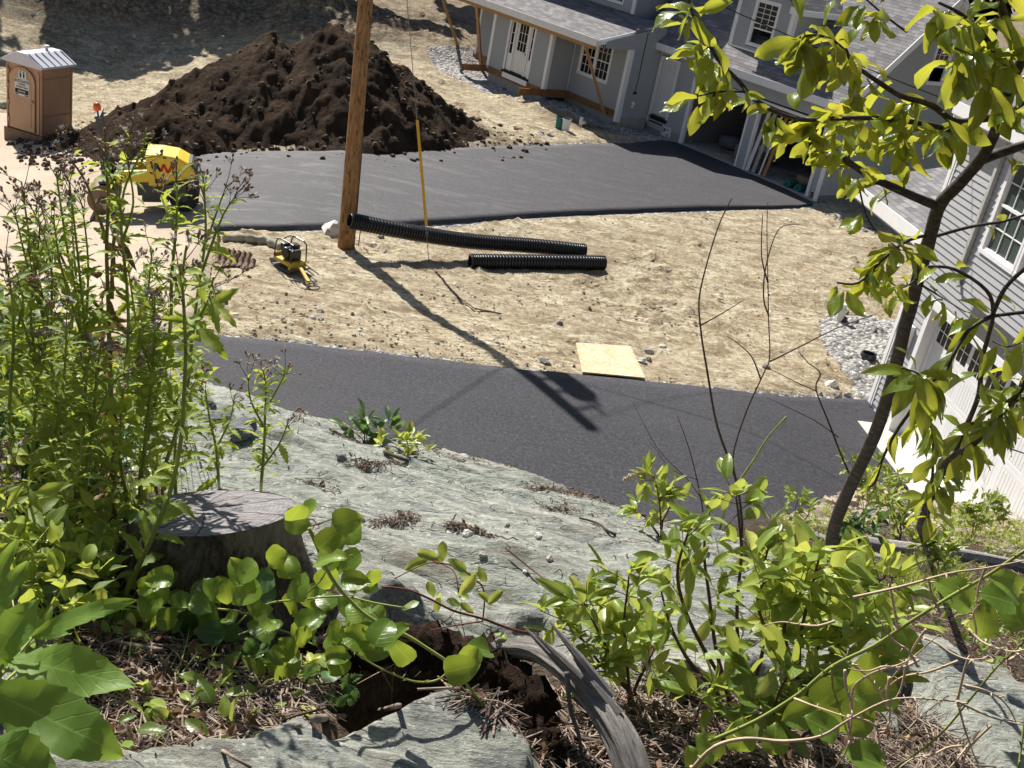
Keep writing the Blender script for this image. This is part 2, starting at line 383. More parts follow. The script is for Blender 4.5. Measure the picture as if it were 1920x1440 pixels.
    c = t.mix(t.ramp(fr, [(.0, (.75,)*3), (.10, (0,)*3)]), c, (.045, .045, .05)); c = t.mix(t.math('MULTIPLY', br.outputs['Fac'], .6), c, (.06, .06, .065))
    t.color(c); t.bump(t.math('ADD', t.math('MULTIPLY', t.math('SUBTRACT', 1.0, fr), 1.0), t.math('MULTIPLY', br.outputs['Color'], .35)), .9, .012); M['shingle'] = t.mat
    M['black'] = simple('black_plastic', (.018, .019, .022), .38, .25, 20, .5)
    M['steel'] = simple('dark_steel', (.07, .075, .08), .5, .2, 12, .4)
    M['tan'] = simple('tan_plastic', (.44, .27, .165), .55, .07, 3)
    M['tan2'] = simple('tan_plastic_door', (.50, .32, .20), .5, .07, 3)
    M['roofw'] = simple('white_plastic_roof', (.62, .63, .68), .45, .04, 3)
    M['yellow'] = simple('yellow_paint', (.78, .56, .03), .4, .06, 5, .5)
    M['yellow2'] = simple('worn_yellow_paint', (.62, .42, .06), .5, .2, 20, .4)
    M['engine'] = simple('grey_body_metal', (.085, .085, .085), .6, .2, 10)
    M['rubber'] = simple('drum_rubber', (.035, .035, .037), .7, .2, 16)
    M['drum'] = simple('dusty_steel_drum', (.20, .13, .09), .55, .25, 8, .4)
    M['orange'] = simple('orange_beacon', (.75, .14, .02), .3, .05)
    M['red'] = simple('red_letter', (.55, .03, .02), .5, .05)
    M['teal'] = simple('teal_roll', (.03, .17, .15), .7, .1)
    M['pvc'] = simple('white_pvc', (.72, .72, .70), .45, .05)
    M['card'] = simple('cardboard', (.28, .17, .10), .85, .1)
    M['paper'] = simple('white_paper', (.66, .66, .64), .7, .05)
    M['clod_d'] = simple('dark_clod', (.085, .058, .038), .95, .4, 9)
    M['stone'] = simple('grey_stone', (.36, .34, .30), .9, .3, 9, bump=.6)
    M['stone_w'] = simple('pale_stone', (.60, .58, .54), .9, .22, 10, bump=.8)
    M['stone_d'] = simple('dark_stone', (.14, .145, .15), .85, .3, 9, bump=.6)
    M['guard'] = simple('yellow_guard', (.72, .40, .03), .5, .08)
    M['wire'] = simple('steel_wire', (.22, .22, .22), .45, .1, metal=.6)
    M['cable'] = simple('black_cable', (.02, .02, .02), .6, .1)
    M['net'] = simple('silt_sock_fabric', (.36, .34, .25), .95, .25, 12, bump=.6)
    M['rust'] = simple('rusty_scrap', (.20, .13, .09), .8, .35, 14, bump=.4)
    t = NT('plywood', .85, .15); f = t.vor(26, out='Color'); s_ = t.n('ShaderNodeSeparateColor'); t.l(f, s_.inputs[0])
    c = t.ramp(s_.outputs[0], [(0, (.50, .38, .22)), (.5, (.62, .50, .33)), (1, (.74, .64, .47))]); st_ = t.noise(2.2, 4, .6)
    c = t.mix(t.ramp(st_, [(.5, (0,)*3), (.75, (.5,)*3)]), c, (.50, .27, .12)); t.color(c); M['ply'] = t.mat
    t = NT('pole_wood', .8, .2); v = t.map((9, 9, .8)); f = t.noise(1.6, 5, .65, vec=v); k = t.noise(7, 4, .8, vec=t.map((2.2, 2.2, .55)))
    c = t.ramp(f, [(.3, (.20, .10, .035)), (.55, (.36, .20, .085)), (.75, (.47, .29, .14))])
    c = t.mix(t.ramp(k, [(.54, (0,)*3), (.62, (.92,)*3)]), c, (.06, .028, .013)); t.color(c); t.bump(t.math('ADD', f, k), .5, .012); M['pole'] = t.mat
mk_mats()
# ================================================================== the plot: dirt, road, driveways
def loft(A, B, n=60, m=14):
    def res(P, k):
        P = [Vector((p[0], p[1], 0)) for p in P]; L = [0]
        for i in range(1, len(P)): L.append(L[-1]+(P[i]-P[i-1]).length)
        out = []
        for q in range(k+1):
            s = L[-1]*q/k; i = 0
            while i < len(P)-2 and L[i+1] < s: i += 1
            out.append(P[i].lerp(P[i+1], (s-L[i])/max(1e-6, L[i+1]-L[i])))
        return out
    a = res(A, n); b = res(B, n)
    X = np.array([[a[i].lerp(b[i], j/m).x for j in range(m+1)] for i in range(n+1)])
    Y = np.array([[a[i].lerp(b[i], j/m).y for j in range(m+1)] for i in range(n+1)])
    return X, Y
def sheet(name, A, B, lift, mat, skirt=.12, n=80, m=20, attr=None, wob=.03):
    X, Y = loft(A, B, n, m)
    # ragged edges
    for e in (0, m):
        X[:, e] += fbm(X[:, e]*3, Y[:, e]*3, 5, 4)*wob*2; Y[:, e] += fbm(X[:, e]*3+9, Y[:, e]*3, 6, 4)*wob*2
    Z = gbase(X, Y)+lift+fbm(X*.5, Y*.5, 3, 2)*.006
    # skirt ring
    def ext(a, d):
        a = np.concatenate([a[:, :1], a, a[:, -1:]], 1); a = np.concatenate([a[:1], a, a[-1:]], 0)
        if d: a[0] -= d; a[-1] -= d; a[1:-1, 0] -= d; a[1:-1, -1] -= d
        return a
    at = attr(X, Y) if attr else {}
    return gridmesh(name, ext(X, 0), ext(Y, 0), ext(Z, skirt), mat, smooth=True, attr={k: ext(v, 0) for k, v in at.items()})
g = lambda *q: [G(x, y) for x, y in q]
UP_T = g((352, 290), (450, 287), (600, 286), (700, 284), (900, 277), (1110, 271))+[at_z(1180, 270), at_z(1240, 264), at_z(1278, 270), at_z(1376, 314), at_z(1475, 357), at_z(1522, 380)]
UP_B = g((402, 429), (520, 429), (640, 425), (760, 421), (900, 412), (1100, 400), (1300, 392), (1440, 389), (1500, 387))+[at_z(1524, 383)]
LO_T = g((300, 622), (380, 629), (500, 641), (640, 658), (800, 675), (940, 692), (1090, 706), (1210, 718), (1380, 736), (1550, 748), (1630, 752))+[at_z(1662, 796)]
LO_B = [Vector((-9.5, 12.5, 0)), Vector((-6, 11.2, 0)), Vector((-3, 10.6, 0)), Vector((0, 10.4, 0)), Vector((2.5, 10.6, 0)), at_z(1560, 975), at_z(1680, 925), at_z(1742, 903)]
def dust_sheen(X, Y): return {'dust_sheen': np.maximum(sstep(3.5, -7.5, X)*.85, .0)+.30}  # dust at the left end; the even lift paints in a grazing sheen
kindof(sheet('upper_driveway', UP_T, UP_B, .035, M['asphalt'], attr=dust_sheen, n=120))
kindof(sheet('lower_driveway', LO_T, LO_B, .035, M['asphalt'], attr=lambda X, Y: {'dust_sheen': 0*X+.05}, n=120))
RD_A = g((-260, 120), (20, 214), (135, 262), (200, 278), (300, 292), (352, 294), (378, 345), (400, 430), (395, 520), (375, 590), (330, 640))+[Vector((-8.3, 13.5, 0)), Vector((-8.5, 10, 0))]
RD_B = [Vector((-46, 52, 0)), Vector((-44, 45, 0)), Vector((-42, 40, 0)), Vector((-38, 34, 0)), Vector((-36, 28, 0)), Vector((-34, 24, 0)), Vector((-32, 18, 0)), Vector((-28, 10, 0)), Vector((-24, 4, 0))]
kindof(sheet('road', RD_A, RD_B, .014, M['road'], n=300, m=40, wob=.03, skirt=.05))
def ring(A, B): return [(p.x, p.y) for p in A]+[(p.x, p.y) for p in reversed(B)]
P_UP, P_LO, P_RD = ring(UP_T, UP_B), ring(LO_T, LO_B), ring(RD_A, RD_B)
def axis(segs):
    out = [segs[0][0]]
    for a, b, st in segs:
        k = max(1, int(round((b-a)/st))); out += [a+(b-a)*i/k for i in range(1, k+1)]
    return np.array(out)
xs = axis([(-400, -60, 20), (-60, -24, 1.2), (-24, 13.5, .11), (13.5, 40, 1.3), (40, 400, 20)])
ys = axis([(-60, 12, 4), (12, 26, .10), (26, 62, .16), (62, 120, 2), (120, 700, 25)])
X, Y = np.meshgrid(xs, ys); Zb = gbase(X, Y)
flat = np.zeros(X.shape)
for P in (P_UP, P_LO, P_RD):
    d = polydist(X, Y, P); ins = inpoly(X, Y, P); flat = np.maximum(flat, np.where(ins, 1, 1-sstep(.02, .45, d)))
wx = X+fbm(X*.5, Y*.5, 21)*1.2; wy = Y+fbm(X*.5, Y*.5, 22)*1.2
rel = fbm(wx*.4, wy*.4, 1, 3)*.09+fbm(wx*1.6, wy*2.6, 2, 5, .65)*.065+np.abs(fbm(wx*.9, wy*3.0, 31, 4, .65))*.07+np.maximum(0, fbm(X*4, Y*5, 4, 2)-.12)*.22*sstep(-.1, .25, fbm(X*.6, Y*.6, 9, 3))
rel += sstep(34, 52, Y)*fbm(wx*.25, wy*.35, 8, 4)*.55
# gravel zones: along the left house, the drain field by the right house, driveway shoulders
H1A = R_(-49.5); U1 = Vector((math.cos(H1A), math.sin(H1A), 0)); N1 = Vector((U1.y, -U1.x, 0)); G1 = at_z(1277, 271, 0); G1.z = 0
def h1(u, n, z=0.0): return G1+U1*u+N1*n+Vector((0, 0, z))
gz1 = [(p.x, p.y) for p in (h1(-12.3, .5), h1(-12.3, 3.6), h1(-10, 4.4), h1(-8, 4.0), h1(-5, 3.4), h1(-2.3, 2.6), h1(-1.2, 2.4), h1(-.2, .8), h1(-.2, -.4))]
gz2 = [(p.x, p.y) for p in [G(*q) for q in ((1565, 590), (1650, 600), (1700, 600), (1680, 760), (1625, 755), (1600, 735), (1575, 690), (1540, 640), (1535, 605))]]
def zone(P, soft=.35):
    d = polydist(X, Y, P); return np.where(inpoly(X, Y, P), .5+np.minimum(d/soft, 1)*.5, .5-np.minimum(d/soft, 1)*.5)
grav = np.maximum(zone(gz1, .5), zone(gz2, .2))
sh = np.full(X.shape, 9.)
for P in (P_UP, P_LO): sh = np.minimum(sh, np.where(inpoly(X, Y, P), 0, polydist(X, Y, P)))
grav = np.maximum(grav, .78-sh*1.3)
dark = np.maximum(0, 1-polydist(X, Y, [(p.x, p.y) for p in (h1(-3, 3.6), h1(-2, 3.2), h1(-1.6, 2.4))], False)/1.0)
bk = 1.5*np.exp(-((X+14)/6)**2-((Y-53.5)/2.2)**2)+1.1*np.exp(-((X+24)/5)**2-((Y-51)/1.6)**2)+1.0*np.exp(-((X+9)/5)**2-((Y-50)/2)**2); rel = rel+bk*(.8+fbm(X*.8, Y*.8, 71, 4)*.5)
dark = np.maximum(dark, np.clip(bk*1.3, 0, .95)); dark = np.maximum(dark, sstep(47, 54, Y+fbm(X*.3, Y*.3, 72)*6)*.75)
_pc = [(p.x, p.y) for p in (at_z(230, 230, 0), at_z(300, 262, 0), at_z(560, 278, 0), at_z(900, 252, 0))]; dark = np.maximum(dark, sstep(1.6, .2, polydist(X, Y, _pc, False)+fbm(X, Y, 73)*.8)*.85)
Z = Zb+rel*(1-flat)-.05*flat
Z = Z*1.0
Z = np.where((Y < 13.5), Zb-.05, Z)
ground = gridmesh('ground', X, Y, Z, M['dirt'], attr={'gravel': grav, 'dark': dark}); kindof(ground)

# ================================================================== foreground hillside and rock ledge
EDGE = [(-60, 600), (150, 640), (300, 672), (400, 745), (470, 765), (560, 792), (700, 852), (830, 868), (960, 905), (1080, 955), (1180, 990), (1240, 1012)]
def plane_hit(px, py, a=7.03, b=-.405, c=-.05):
    d = ray(px, py); t = (a-CAMZ)/(d[2]-b*d[1]-c*d[0]); return Vector(CAMP+d*t)
edge = [plane_hit(*q) for q in EDGE]
edge = [Vector((-9, 11.5, 0)), Vector((-6, 10.6, 0))]+edge[1:]+[Vector((a, b, 0)) for a, b in ((1.4, 5.9), (2, 7.2), (2.8, 8.8), (3.6, 10.6), (4.6, 12.8), (5.4, 14.2), (6.3, 15.0), (7.2, 15.3), (14, 15.3))]
EX_ = np.array([p.x for p in edge]); EY_ = np.array([p.y for p in edge])
def yedge(x):
    x = np.asarray(x, float)
    return np.interp(x, EX_, EY_)
def ffun(x, y):
    x = np.asarray(x, float); y = np.asarray(y, float)
    z = 7.03-.405*y-.05*x
    # the right side falls away and runs out against the near end of the garage
    ye = yedge(x)
    over = np.maximum(0, y-ye); cl = 2.6-1.2*sstep(1., 3., x)
    z = z-over*cl-np.minimum(over, .15)**2*8*sstep(2.4, .9, x)
    return np.maximum(z, -.6)
HOLE = [plane_hit(*q) for q in ((620, 1235), (760, 1205), (900, 1215), (1000, 1240), (1035, 1330), (1010, 1420), (960, 1440), (930, 1390), (900, 1395), (800, 1385), (740, 1392), (690, 1402), (640, 1390), (590, 1330))]
HOLEP = [(p.x, p.y) for p in HOLE]
ROCKPX = [(255, 690), (400, 735), (560, 780), (700, 840), (960, 895), (1180, 980), (1235, 1000), (1300, 1015), (1450, 1062), (1560, 1100), (1660, 1175), (1760, 1240), (1920, 1330), (2050, 1400), (2050, 1560),
          (1820, 1500), (1640, 1345), (1420, 1290), (1240, 1330), (1120, 1262), (1010, 1200), (820, 1180), (660, 1190), (560, 1130), (480, 1010), (330, 930), (250, 860), (150, 760)]
ROCKP = [(p.x, p.y) for p in (plane_hit(*q) for q in ROCKPX)]
ROCKP2 = [(p.x, p.y) for p in (plane_hit(*q) for q in ((520, 1425), (640, 1400), (760, 1382), (830, 1380), (920, 1412), (1000, 1470), (1010, 1580), (500, 1560), (150, 1600), (-200, 1300), (-100, 1130), (40, 1110), (80, 1200), (60, 1320), (230, 1440), (430, 1450)))]
LITP = [(p.x, p.y) for p in (plane_hit(*q) for q in ((1640, 1290), (1700, 1300), (1830, 1440), (1850, 1480), (1760, 1500), (1680, 1400)))]
def soft(P, x, y, w_): d = polydist(x, y, P); return np.where(inpoly(x, y, P), sstep(0, w_, d), -sstep(0, w_, d))
def rock_m(x, y):
    m = np.maximum(soft(ROCKP, x, y, .12), soft(ROCKP2, x, y, .1)); return np.minimum(m, -soft(LITP, x, y, .08))
def rock_rel(x, y):
    a = R_(-24); s = x*math.cos(a)+y*math.sin(a); t = -x*math.sin(a)+y*math.cos(a)
    r = fbm(s*.7, t*2.4, 41, 4)*.10+np.abs(fbm(s*1.3, t*5.5, 42, 3))*-.05+fbm(s*4, t*13, 43, 4, .6)*.030
    st = t*2.3+fbm(s*.6, t*.9, 44)*.9; fr = st-np.floor(st); return r+(sstep(0, .82, fr)-sstep(.90, 1., fr))*.075
xs = axis([(-14, -3.2, .12), (-3.2, 2.6, .025), (2.6, 6.5, .06), (6.5, 30, .5)])
ys = axis([(-6, .9, .5), (.9, 6.4, .025), (6.4, 17.5, .09)])
X, Y = np.meshgrid(xs, ys); F = ffun(X, Y)
m = rock_m(X, Y); hd = soft(HOLEP, X, Y, .16)
hole = np.where(hd > 0, -.85*sstep(0, .6, hd), 0)
Zh = F+fbm(X*1.5, Y*1.5, 51, 4)*.08+fbm(X*8, Y*8, 52, 4)*.03-np.clip(m+.3, 0, 1)*.10+hole
rub = np.clip(sstep(7.6, 9.5, Y)*sstep(1.6, 2.6, X)*.55+sstep(1.8, .3, yedge(X)-Y)*sstep(1.6, 2.6, X)*.6, 0, 1)
rub = np.maximum(rub, sstep(.12, .0, np.abs(m))*.0)
vis = Y > -3
kindof(gridmesh('hillside', X, Y, Zh, M['soil'], attr={'rubble': rub}))
xs = axis([(-9, -3.2, .08), (-3.2, 3.0, .016), (3.0, 4.2, .03)]); ys = axis([(.8, 7.2, .016), (7.2, 11.5, .05)])
X, Y = np.meshgrid(xs, ys); F = ffun(X, Y); m = rock_m(X, Y)
m2 = np.where((Y > yedge(X)-.25) & (X < 1.15), np.maximum(m, sstep(1.15, .9, X)), m)
hd = soft(HOLEP, X, Y, .16)
Zr = F+rock_rel(X, Y)*np.clip(m2+.6, .3, 1)+np.clip(m2, -1, .25)*.16+.01+np.where(hd > 0, -1.0*sstep(0, .5, hd), 0)
rock = gridmesh('rock_ledge', X, Y, Zr, M['rock'], keep=(m2 > -.8)); kindof(rock)
def rockz(x, y):
    mm = float(rock_m(x, y)); h = float(soft(HOLEP, x, y, .16))
    F_ = float(ffun(x, y)); a = F_+float(rock_rel(x, y))*max(.3, min(1, mm+.6))+max(-1, min(.25, mm))*.16+.01
    if h > 0: a -= .7*float(sstep(0, .5, h))
    b = F_+float(fbm(x*1.5, y*1.5, 51, 4))*.08+float(fbm(x*8, y*8, 52, 4))*.03-max(0, min(1, mm+.3))*.10+(-.55*float(sstep(0, .7, h)) if h > 0 else 0)
    return max(a, b) if mm > -.8 else b
_gx = np.arange(-9, 12.001, .025); _gy = np.arange(.5, 17.5, .025); _X, _Y = np.meshgrid(_gx, _gy)
def _rz(x, y):
    mm = rock_m(x, y); mm = np.where((y > yedge(x)-.25) & (x < 1.15), np.maximum(mm, sstep(1.15, .9, x)), mm); h = soft(HOLEP, x, y, .16); F_ = ffun(x, y)
    a = F_+rock_rel(x, y)*np.clip(mm+.6, .3, 1)+np.clip(mm, -1, .25)*.16+.01-np.where(h > 0, 1.0*sstep(0, .5, h), 0)
    b = F_+fbm(x*1.5, y*1.5, 51, 4)*.08+fbm(x*8, y*8, 52, 4)*.03-np.clip(mm+.3, 0, 1)*.10-np.where(h > 0, .85*sstep(0, .6, h), 0)
    return np.where(mm > -.8, np.maximum(a, b), b)
_GZ = _rz(_X, _Y).tolist(); _NX, _NY = len(_gx), len(_gy)
def rockz(x, y):
    i = (x+9)/.025; j = (y-.5)/.025
    if i < 0 or j < 0 or i >= _NX-1 or j >= _NY-1: return float(ffun(x, y))
    i0 = int(i); j0 = int(j); u = i-i0; v = j-j0; r0 = _GZ[j0]; r1 = _GZ[j0+1]
    return (r0[i0]*(1-u)+r0[i0+1]*u)*(1-v)+(r1[i0]*(1-u)+r1[i0+1]*u)*v
def FG(px, py): return march(px, py, rockz)

# ================================================================== heap of dark soil
CONES = [(at_y(*q), k) for q, k in (((645, 36, 35), .72), ((605, 56, 34.6), .72), ((500, 62, 34.4), .68), ((450, 94, 33.8), .64), ((385, 132, 33.2), .60), ((560, 130, 33.4), .7),
         ((700, 97, 34.5), .74), ((755, 132, 35.2), .78), ((800, 172, 35.4), .7), ((850, 212, 35.6), .5), ((330, 165, 32.6), .55), ((300, 182, 31.0), .62), ((258, 193, 32.0), .62), ((228, 203, 31.6), .6), ((290, 215, 30.8), .7), ((350, 215, 30.8), .62), ((480, 200, 32.2), .6), ((400, 220, 31.0), .6), ((650, 180, 32.6), .62))]
cx = sum(c[0].x for c in CONES)/len(CONES); cy = sum(c[0].y for c in CONES)/len(CONES)
xs = np.arange(-20, 4, .07); ys = np.arange(24, 48, .09); X, Y = np.meshgrid(xs, ys)
wx = X+fbm(X*.8, Y*.8, 61)*.5; wy = Y+fbm(X*.8, Y*.8, 62)*.5
Hh = np.full(X.shape, -9.)
for c, s in CONES: Hh = np.maximum(Hh, c.z-float(gbase(c.x, c.y))-s*np.hypot(wx-c.x, wy-c.y))
gul = -np.abs(fbm(wx*.7, wy*.4, 63, 4, .6))*.45+.10+fbm(X*1.2, Y*1.2, 66, 5, .65)*.12
clod = np.maximum(0, fbm(X*1.6, Y*1.6, 64, 5, .6))*.12+np.maximum(0, fbm(X*7, Y*7, 65, 3, .7))*.08
Hh = Hh+(gul+clod)*sstep(-.1, .7, Hh)+clod*.3
Zp = gbase(X, Y)+Hh
keep = Hh > -.35
pile = gridmesh('soil_heap', X, Y, Zp, M['topsoil'], keep=keep)
tag(pile, 'tall heap of dark brown topsoil beside the upper driveway', 'soil heap')
q = None
rp_ = random.Random(14); SC_ = MB(); cc_ = 0
while cc_ < 2600:
    x = rp_.uniform(-17, 1); y = rp_.uniform(27.5, 40); i = int((x+20)/.07); j = int((y-24)/.09); hz = Hh[j, i]
    if hz < -.9 or rp_.random() > (1.0 if hz < .3 else .35): cc_ += .2; continue
    if hz < .05 and (inpoly(x, y, P_UP) and rp_.random() < .85): continue
    cc_ += 1; r = .02+.09*rp_.random()**3; c = Vector((x, y, float(gbase(x, y))+max(hz, .03)+r*.2)); R3 = Matrix.Rotation(rp_.uniform(0, 6), 3, 'Z')
    vs = [c+R3@Vector((a_*r*rp_.uniform(.7, 1.3), b_*r*rp_.uniform(.7, 1.2), r*k)) for a_, b_, k in ((-1, -1, -.5), (1, -1, -.5), (1, 1, -.5), (-1, 1, -.5), (-.5, -.6, .6), (.6, -.5, .7), (.5, .6, .5), (-.6, .5, .6))]
    SC_.add(vs, [(4, 5, 6, 7), (0, 1, 5, 4), (1, 2, 6, 5), (2, 3, 7, 6), (3, 0, 4, 7)])
o_ = SC_.build('soil_clods', M['clod_d']); tag(o_, 'dark soil clods strewn over and around the heap', 'clods'); o_['kind'] = 'stuff'
# ================================================================== house building kit
def cut(iv, holes):
    out = [iv]
    for a, b in holes:
        nx = []
        for s, e in out:
            if b <= s or a >= e: nx.append((s, e)); continue
            if a > s: nx.append((s, a))
            if b < e: nx.append((b, e))
        out = nx
    return out
def siding(P, s0, s1, z0, z1, holes=(), lim=None, exp=.114, t=.022):
    """P(s, off, z): s along the wall, off outwards. Real laps: every course leans out at its foot."""
    mb = MB(); z = z0
    while z < z1-1e-4:
        zt = min(z+exp, z1); zm = (z+zt)/2
        hs = [(a, b) for a, b, c, d in holes if c < zm < d]
        for a, b in cut((s0, s1), hs):
            la, lb, ta, tb = a, b, a, b
            if lim:
                l0 = lim(z); l1 = lim(zt)
                if l0 is None: continue
                if l1 is None: l1 = ((l0[0]+l0[1])/2,)*2
                la, lb = max(a, l0[0]), min(b, l0[1]); ta, tb = max(a, l1[0]), min(b, l1[1])
                if lb <= la: continue
                if tb < ta: ta = tb = (ta+tb)/2
            mb.quad(P(la, t, z), P(lb, t, z), P(tb, .001, zt), P(ta, .001, zt))
            mb.quad(P(la, .0, z), P(lb, .0, z), P(lb, t, z), P(la, t, z))
        z = zt
    return mb
def roof_obj(name, faces, mat, parent, thick=.09):
    """faces: list of (eaveA, eaveB, topB, topA) world quads; UV in metres from the eave line."""
    mb = MB(); uvs = []
    for q in faces:
        q = [Vector(p) for p in q]; e = (q[1]-q[0]).normalized(); nn = (q[1]-q[0]).cross(q[3]-q[0])
        if nn.length < 1e-6: nn = (q[1]-q[0]).cross(q[2]-q[0])
        nn.normalize(); up = nn.cross(e)
        if up.z < 0: up = -up
        if nn.z < 0: nn = -nn
        k = len(mb.v); mb.add(q+[p-nn*thick for p in q], [(0, 1, 2, 3), (7, 6, 5, 4), (0, 4, 5, 1), (1, 5, 6, 2), (2, 6, 7, 3), (3, 7, 4, 0)])
        for p in q+q: uvs.append(((p-q[0]).dot(e), (p-q[0]).dot(up)))
    o = mb.build(name, mat, parent)
    ul = o.data.uv_layers.new(name='UVMap')
    for lp in o.data.loops: ul.data[lp.index].uv = uvs[lp.vertex_index]
    return o
def window(P, s0, s1, z0, z1, parent, rows=(2, 2), cols=3, open_=0, double=False, trim=.085, gl='glass', sash=True):
    mb = MB(); fr = lambda a, b, c: P(a, b, c)
    t = trim
    for lo, hi in (((s0-t, 0, z1), (s1+t, .035, z1+t)), ((s0-t, 0, z0-t*.8), (s1+t, .045, z0)), ((s0-t, 0, z0), (s0, .035, z1)), ((s1, 0, z0), (s1+t, .035, z1))): mb.box(lo, hi, fr)
    spans = [(s0, s1)]
    if double:
        mid = (s0+s1)/2; mb.box((mid-.05, -.02, z0), (mid+.05, .033, z1), fr); spans = [(s0, mid-.05), (mid+.05, s1)]
    zm = (z0+z1)/2; pane = MB(); dk = []
    for a, b in spans:
        for lo, hi in (((a, -.05, z0), (a+.035, .012, z1)), ((b-.035, -.05, z0), (b, .012, z1)), ((a+.035, -.05, z0), (b-.035, .012, z0+.045)), ((a+.035, -.05, z1-.04), (b-.035, .012, z1))): mb.box(lo, hi, fr)
        lo_z = zm-open_*.5
        mb.box((a+.036, -.045, zm-.022), (b-.036, .008, zm+.022), fr)
        if open_: mb.box((a+.036, -.05, z0+.5), (b-.036, -.012, z0+.55), fr)
        for (q0, q1, r) in ((zm+.022, z1-.04, rows[0]), (z0+.045, zm-.022, rows[1])):
            if open_ and q0 < zm: q0 = z0+.55; r = 1
            for i in range(1, cols): x = a+.035+(b-a-.07)*i/cols; mb.box((x-.009, -.03, q0), (x+.009, -.012, q1), fr)
            for i in range(1, r): z = q0+(q1-q0)*i/r; mb.box((a+.036, -.029, z-.009), (b-.036, -.013, z+.009), fr)
        if open_: pane.quad(P(a+.03, -.033, z0+.5), P(b-.03, -.033, z0+.5), P(b-.03, -.033, z1-.03), P(a+.03, -.033, z1-.03))
        else: pane.quad(P(a+.03, -.033, z0+.03), P(b-.03, -.033, z0+.03), P(b-.03, -.033, z1-.03), P(a+.03, -.033, z1-.03))
        dk.append((a, b))
    w_ = mb.build('window', M['trim'], parent); pane.build('pane', M[gl], w_)
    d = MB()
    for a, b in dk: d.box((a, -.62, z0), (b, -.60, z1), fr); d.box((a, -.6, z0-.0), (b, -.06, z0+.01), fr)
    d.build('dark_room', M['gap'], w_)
    return w_
# ================================================================== the left house (porch, garage, dormer)
H = thing('grey_house', h1(0, 0), 'grey sided house with unfinished porch and open two bay garage beyond the upper driveway', 'house')
PF = lambda nn: (lambda s, o, z: h1(s, nn+o, z))            # wall facing the front
PS = lambda uu: (lambda s, o, z: h1(uu+o, s, z))            # wall facing +u; s runs along n
W1, W2 = 2.70, 1.55
EZ = 3.12
SD = M['siding']
siding(PF(W1), -8.95, -5.2, .62, 2.95, [(-7.93, -6.17, .6, 2.86)]).build('wall', SD, H)
siding(PF(W2), -11.6, -8.9, .62, 2.95, [(-10.55, -9.15, 1.42, 2.86)]).build('wall', SD, H)
siding(PF(W2), -5.2, -2.05, .62, 3.0, [(-4.72, -2.98, 1.42, 2.86)]).build('wall', SD, H)
siding(PS(-5.2), W2, W1, .62, 2.95).build('wall', M['siding'], H)
rake = lambda n_: 3.18+.25*(3.15-n_)
siding(PS(-2.05), 0, 3.0, 2.86, 3.95, lim=lambda z: (0, min(2.8, 3.0-(z-3.05)/.25)) if z > 3.05 else (0, 2.8)).build('gable_panel', SD, H)
siding(PS(-2.05), 0, W2, .42, 2.86).build('wall', SD, H)
siding(PF(0), -2.05, -.14, .30, EZ, [(-2.0+.02, -.95, .5, 2.78)]).build('wall', SD, H)
GO = [(0, 2.72, 0, 2.32), (3.22, 6.0, 0, 2.32)]
siding(PF(0), -.14, 6.46, .25, EZ, [(a-.14, b+.14, c, d+.16) for a, b, c, d in GO]).build('garage_wall', SD, H)
gl_ = lambda z: (-8.3+max(0, (z-3.2)/.88), .0-max(0, (z-3.4)/.88)) if z < 6.9 else None
siding(PS(6.46), -8.3, 0, .2, 6.9, [(-4.85, -3.95, 4.02, 5.45)], lim=gl_).build('gable_wall', SD, H)
# solid cores behind the cladding so that no light leaks through
cr = MB(); fr = lambda a, b, c: h1(a, b, c)
cr.box((-11.6, W2-.75, .3), (-2.17, W2-.70, 3.6), fr); cr.box((-8.93, W1-.25, .3), (-5.22, W1-.2, 3.2), fr); cr.box((-5.3, W2, .3), (-5.21, W1-.12, 3.2), fr); cr.box((-8.95, W2, .3), (-8.85, W1-.12, 3.2), fr)
cr.box((-2.17, 0, .2), (-2.07, W2-.12, 3.6), fr); cr.box((-2.05, -.12, 0.2), (-.16, -.02, 3.0), fr); cr.box((6.36, -8.2, 0), (6.45, -.1, 3.1), fr)
cr.box((-12, -8.2, -.1), (6.4, -8.1, 3.2), fr); cr.box((-12, -8, 3.05), (-2.2, -.02, 3.1), fr); cr.box((-.3, -8.0, 0), (-.2, -.1, 3.1), fr)
cr.box((2.78, -.5, 0), (3.16, -.16, 2.9), fr); cr.box((-.2, -8., 2.85), (6.3, -.1, 2.9), fr)
cr.build('inner_wall', M['inner'], H)
sh2 = MB(); sh2.box((6.38, -6.8, 3.1), (6.44, -1.5, 4.5), fr)
# trims
class SEP:
    def __init__(s, nm, mt, par): s.a = (nm, mt, par)
    def box(s, lo, hi, f): q = MB(); q.box(lo, hi, f); return q.build(*s.a)
    def beam(s, *k): q = MB(); q.beam(*k); return q.build(*s.a)
tr = SEP('corner_trim', M['trim'], H)
def post(u, n_, w_=.14, d=.14, z0=.55, z1=2.95): tr.box((u-w_/2, n_-d/2, z0), (u+w_/2, n_+d/2, z1), fr)
post(-8.95, W1-.03, .16, .16); post(-5.2, W1-.03, .16, .16, .5); post(-2.05, W2-.02, .16, .2, .25, 2.88)
post(-11.55, W2, .14, .1)
tr.box((-.14, -.1, 0), (.0, .03, 2.46), fr); tr.box((2.72, -.1, 0), (2.80, .03, 2.46), fr); tr.box((3.13, -.1, 0), (3.22, .03, 2.46), fr); tr.box((6.0, -.1, 0), (6.12, .03, 2.46), fr)
tr.box((0, -.1, 2.32), (2.72, .032, 2.47), fr); tr.box((3.22, -.1, 2.32), (6.0, .032, 2.47), fr)
tr.box((6.36, -.02, 0), (6.5, .035, EZ), fr)
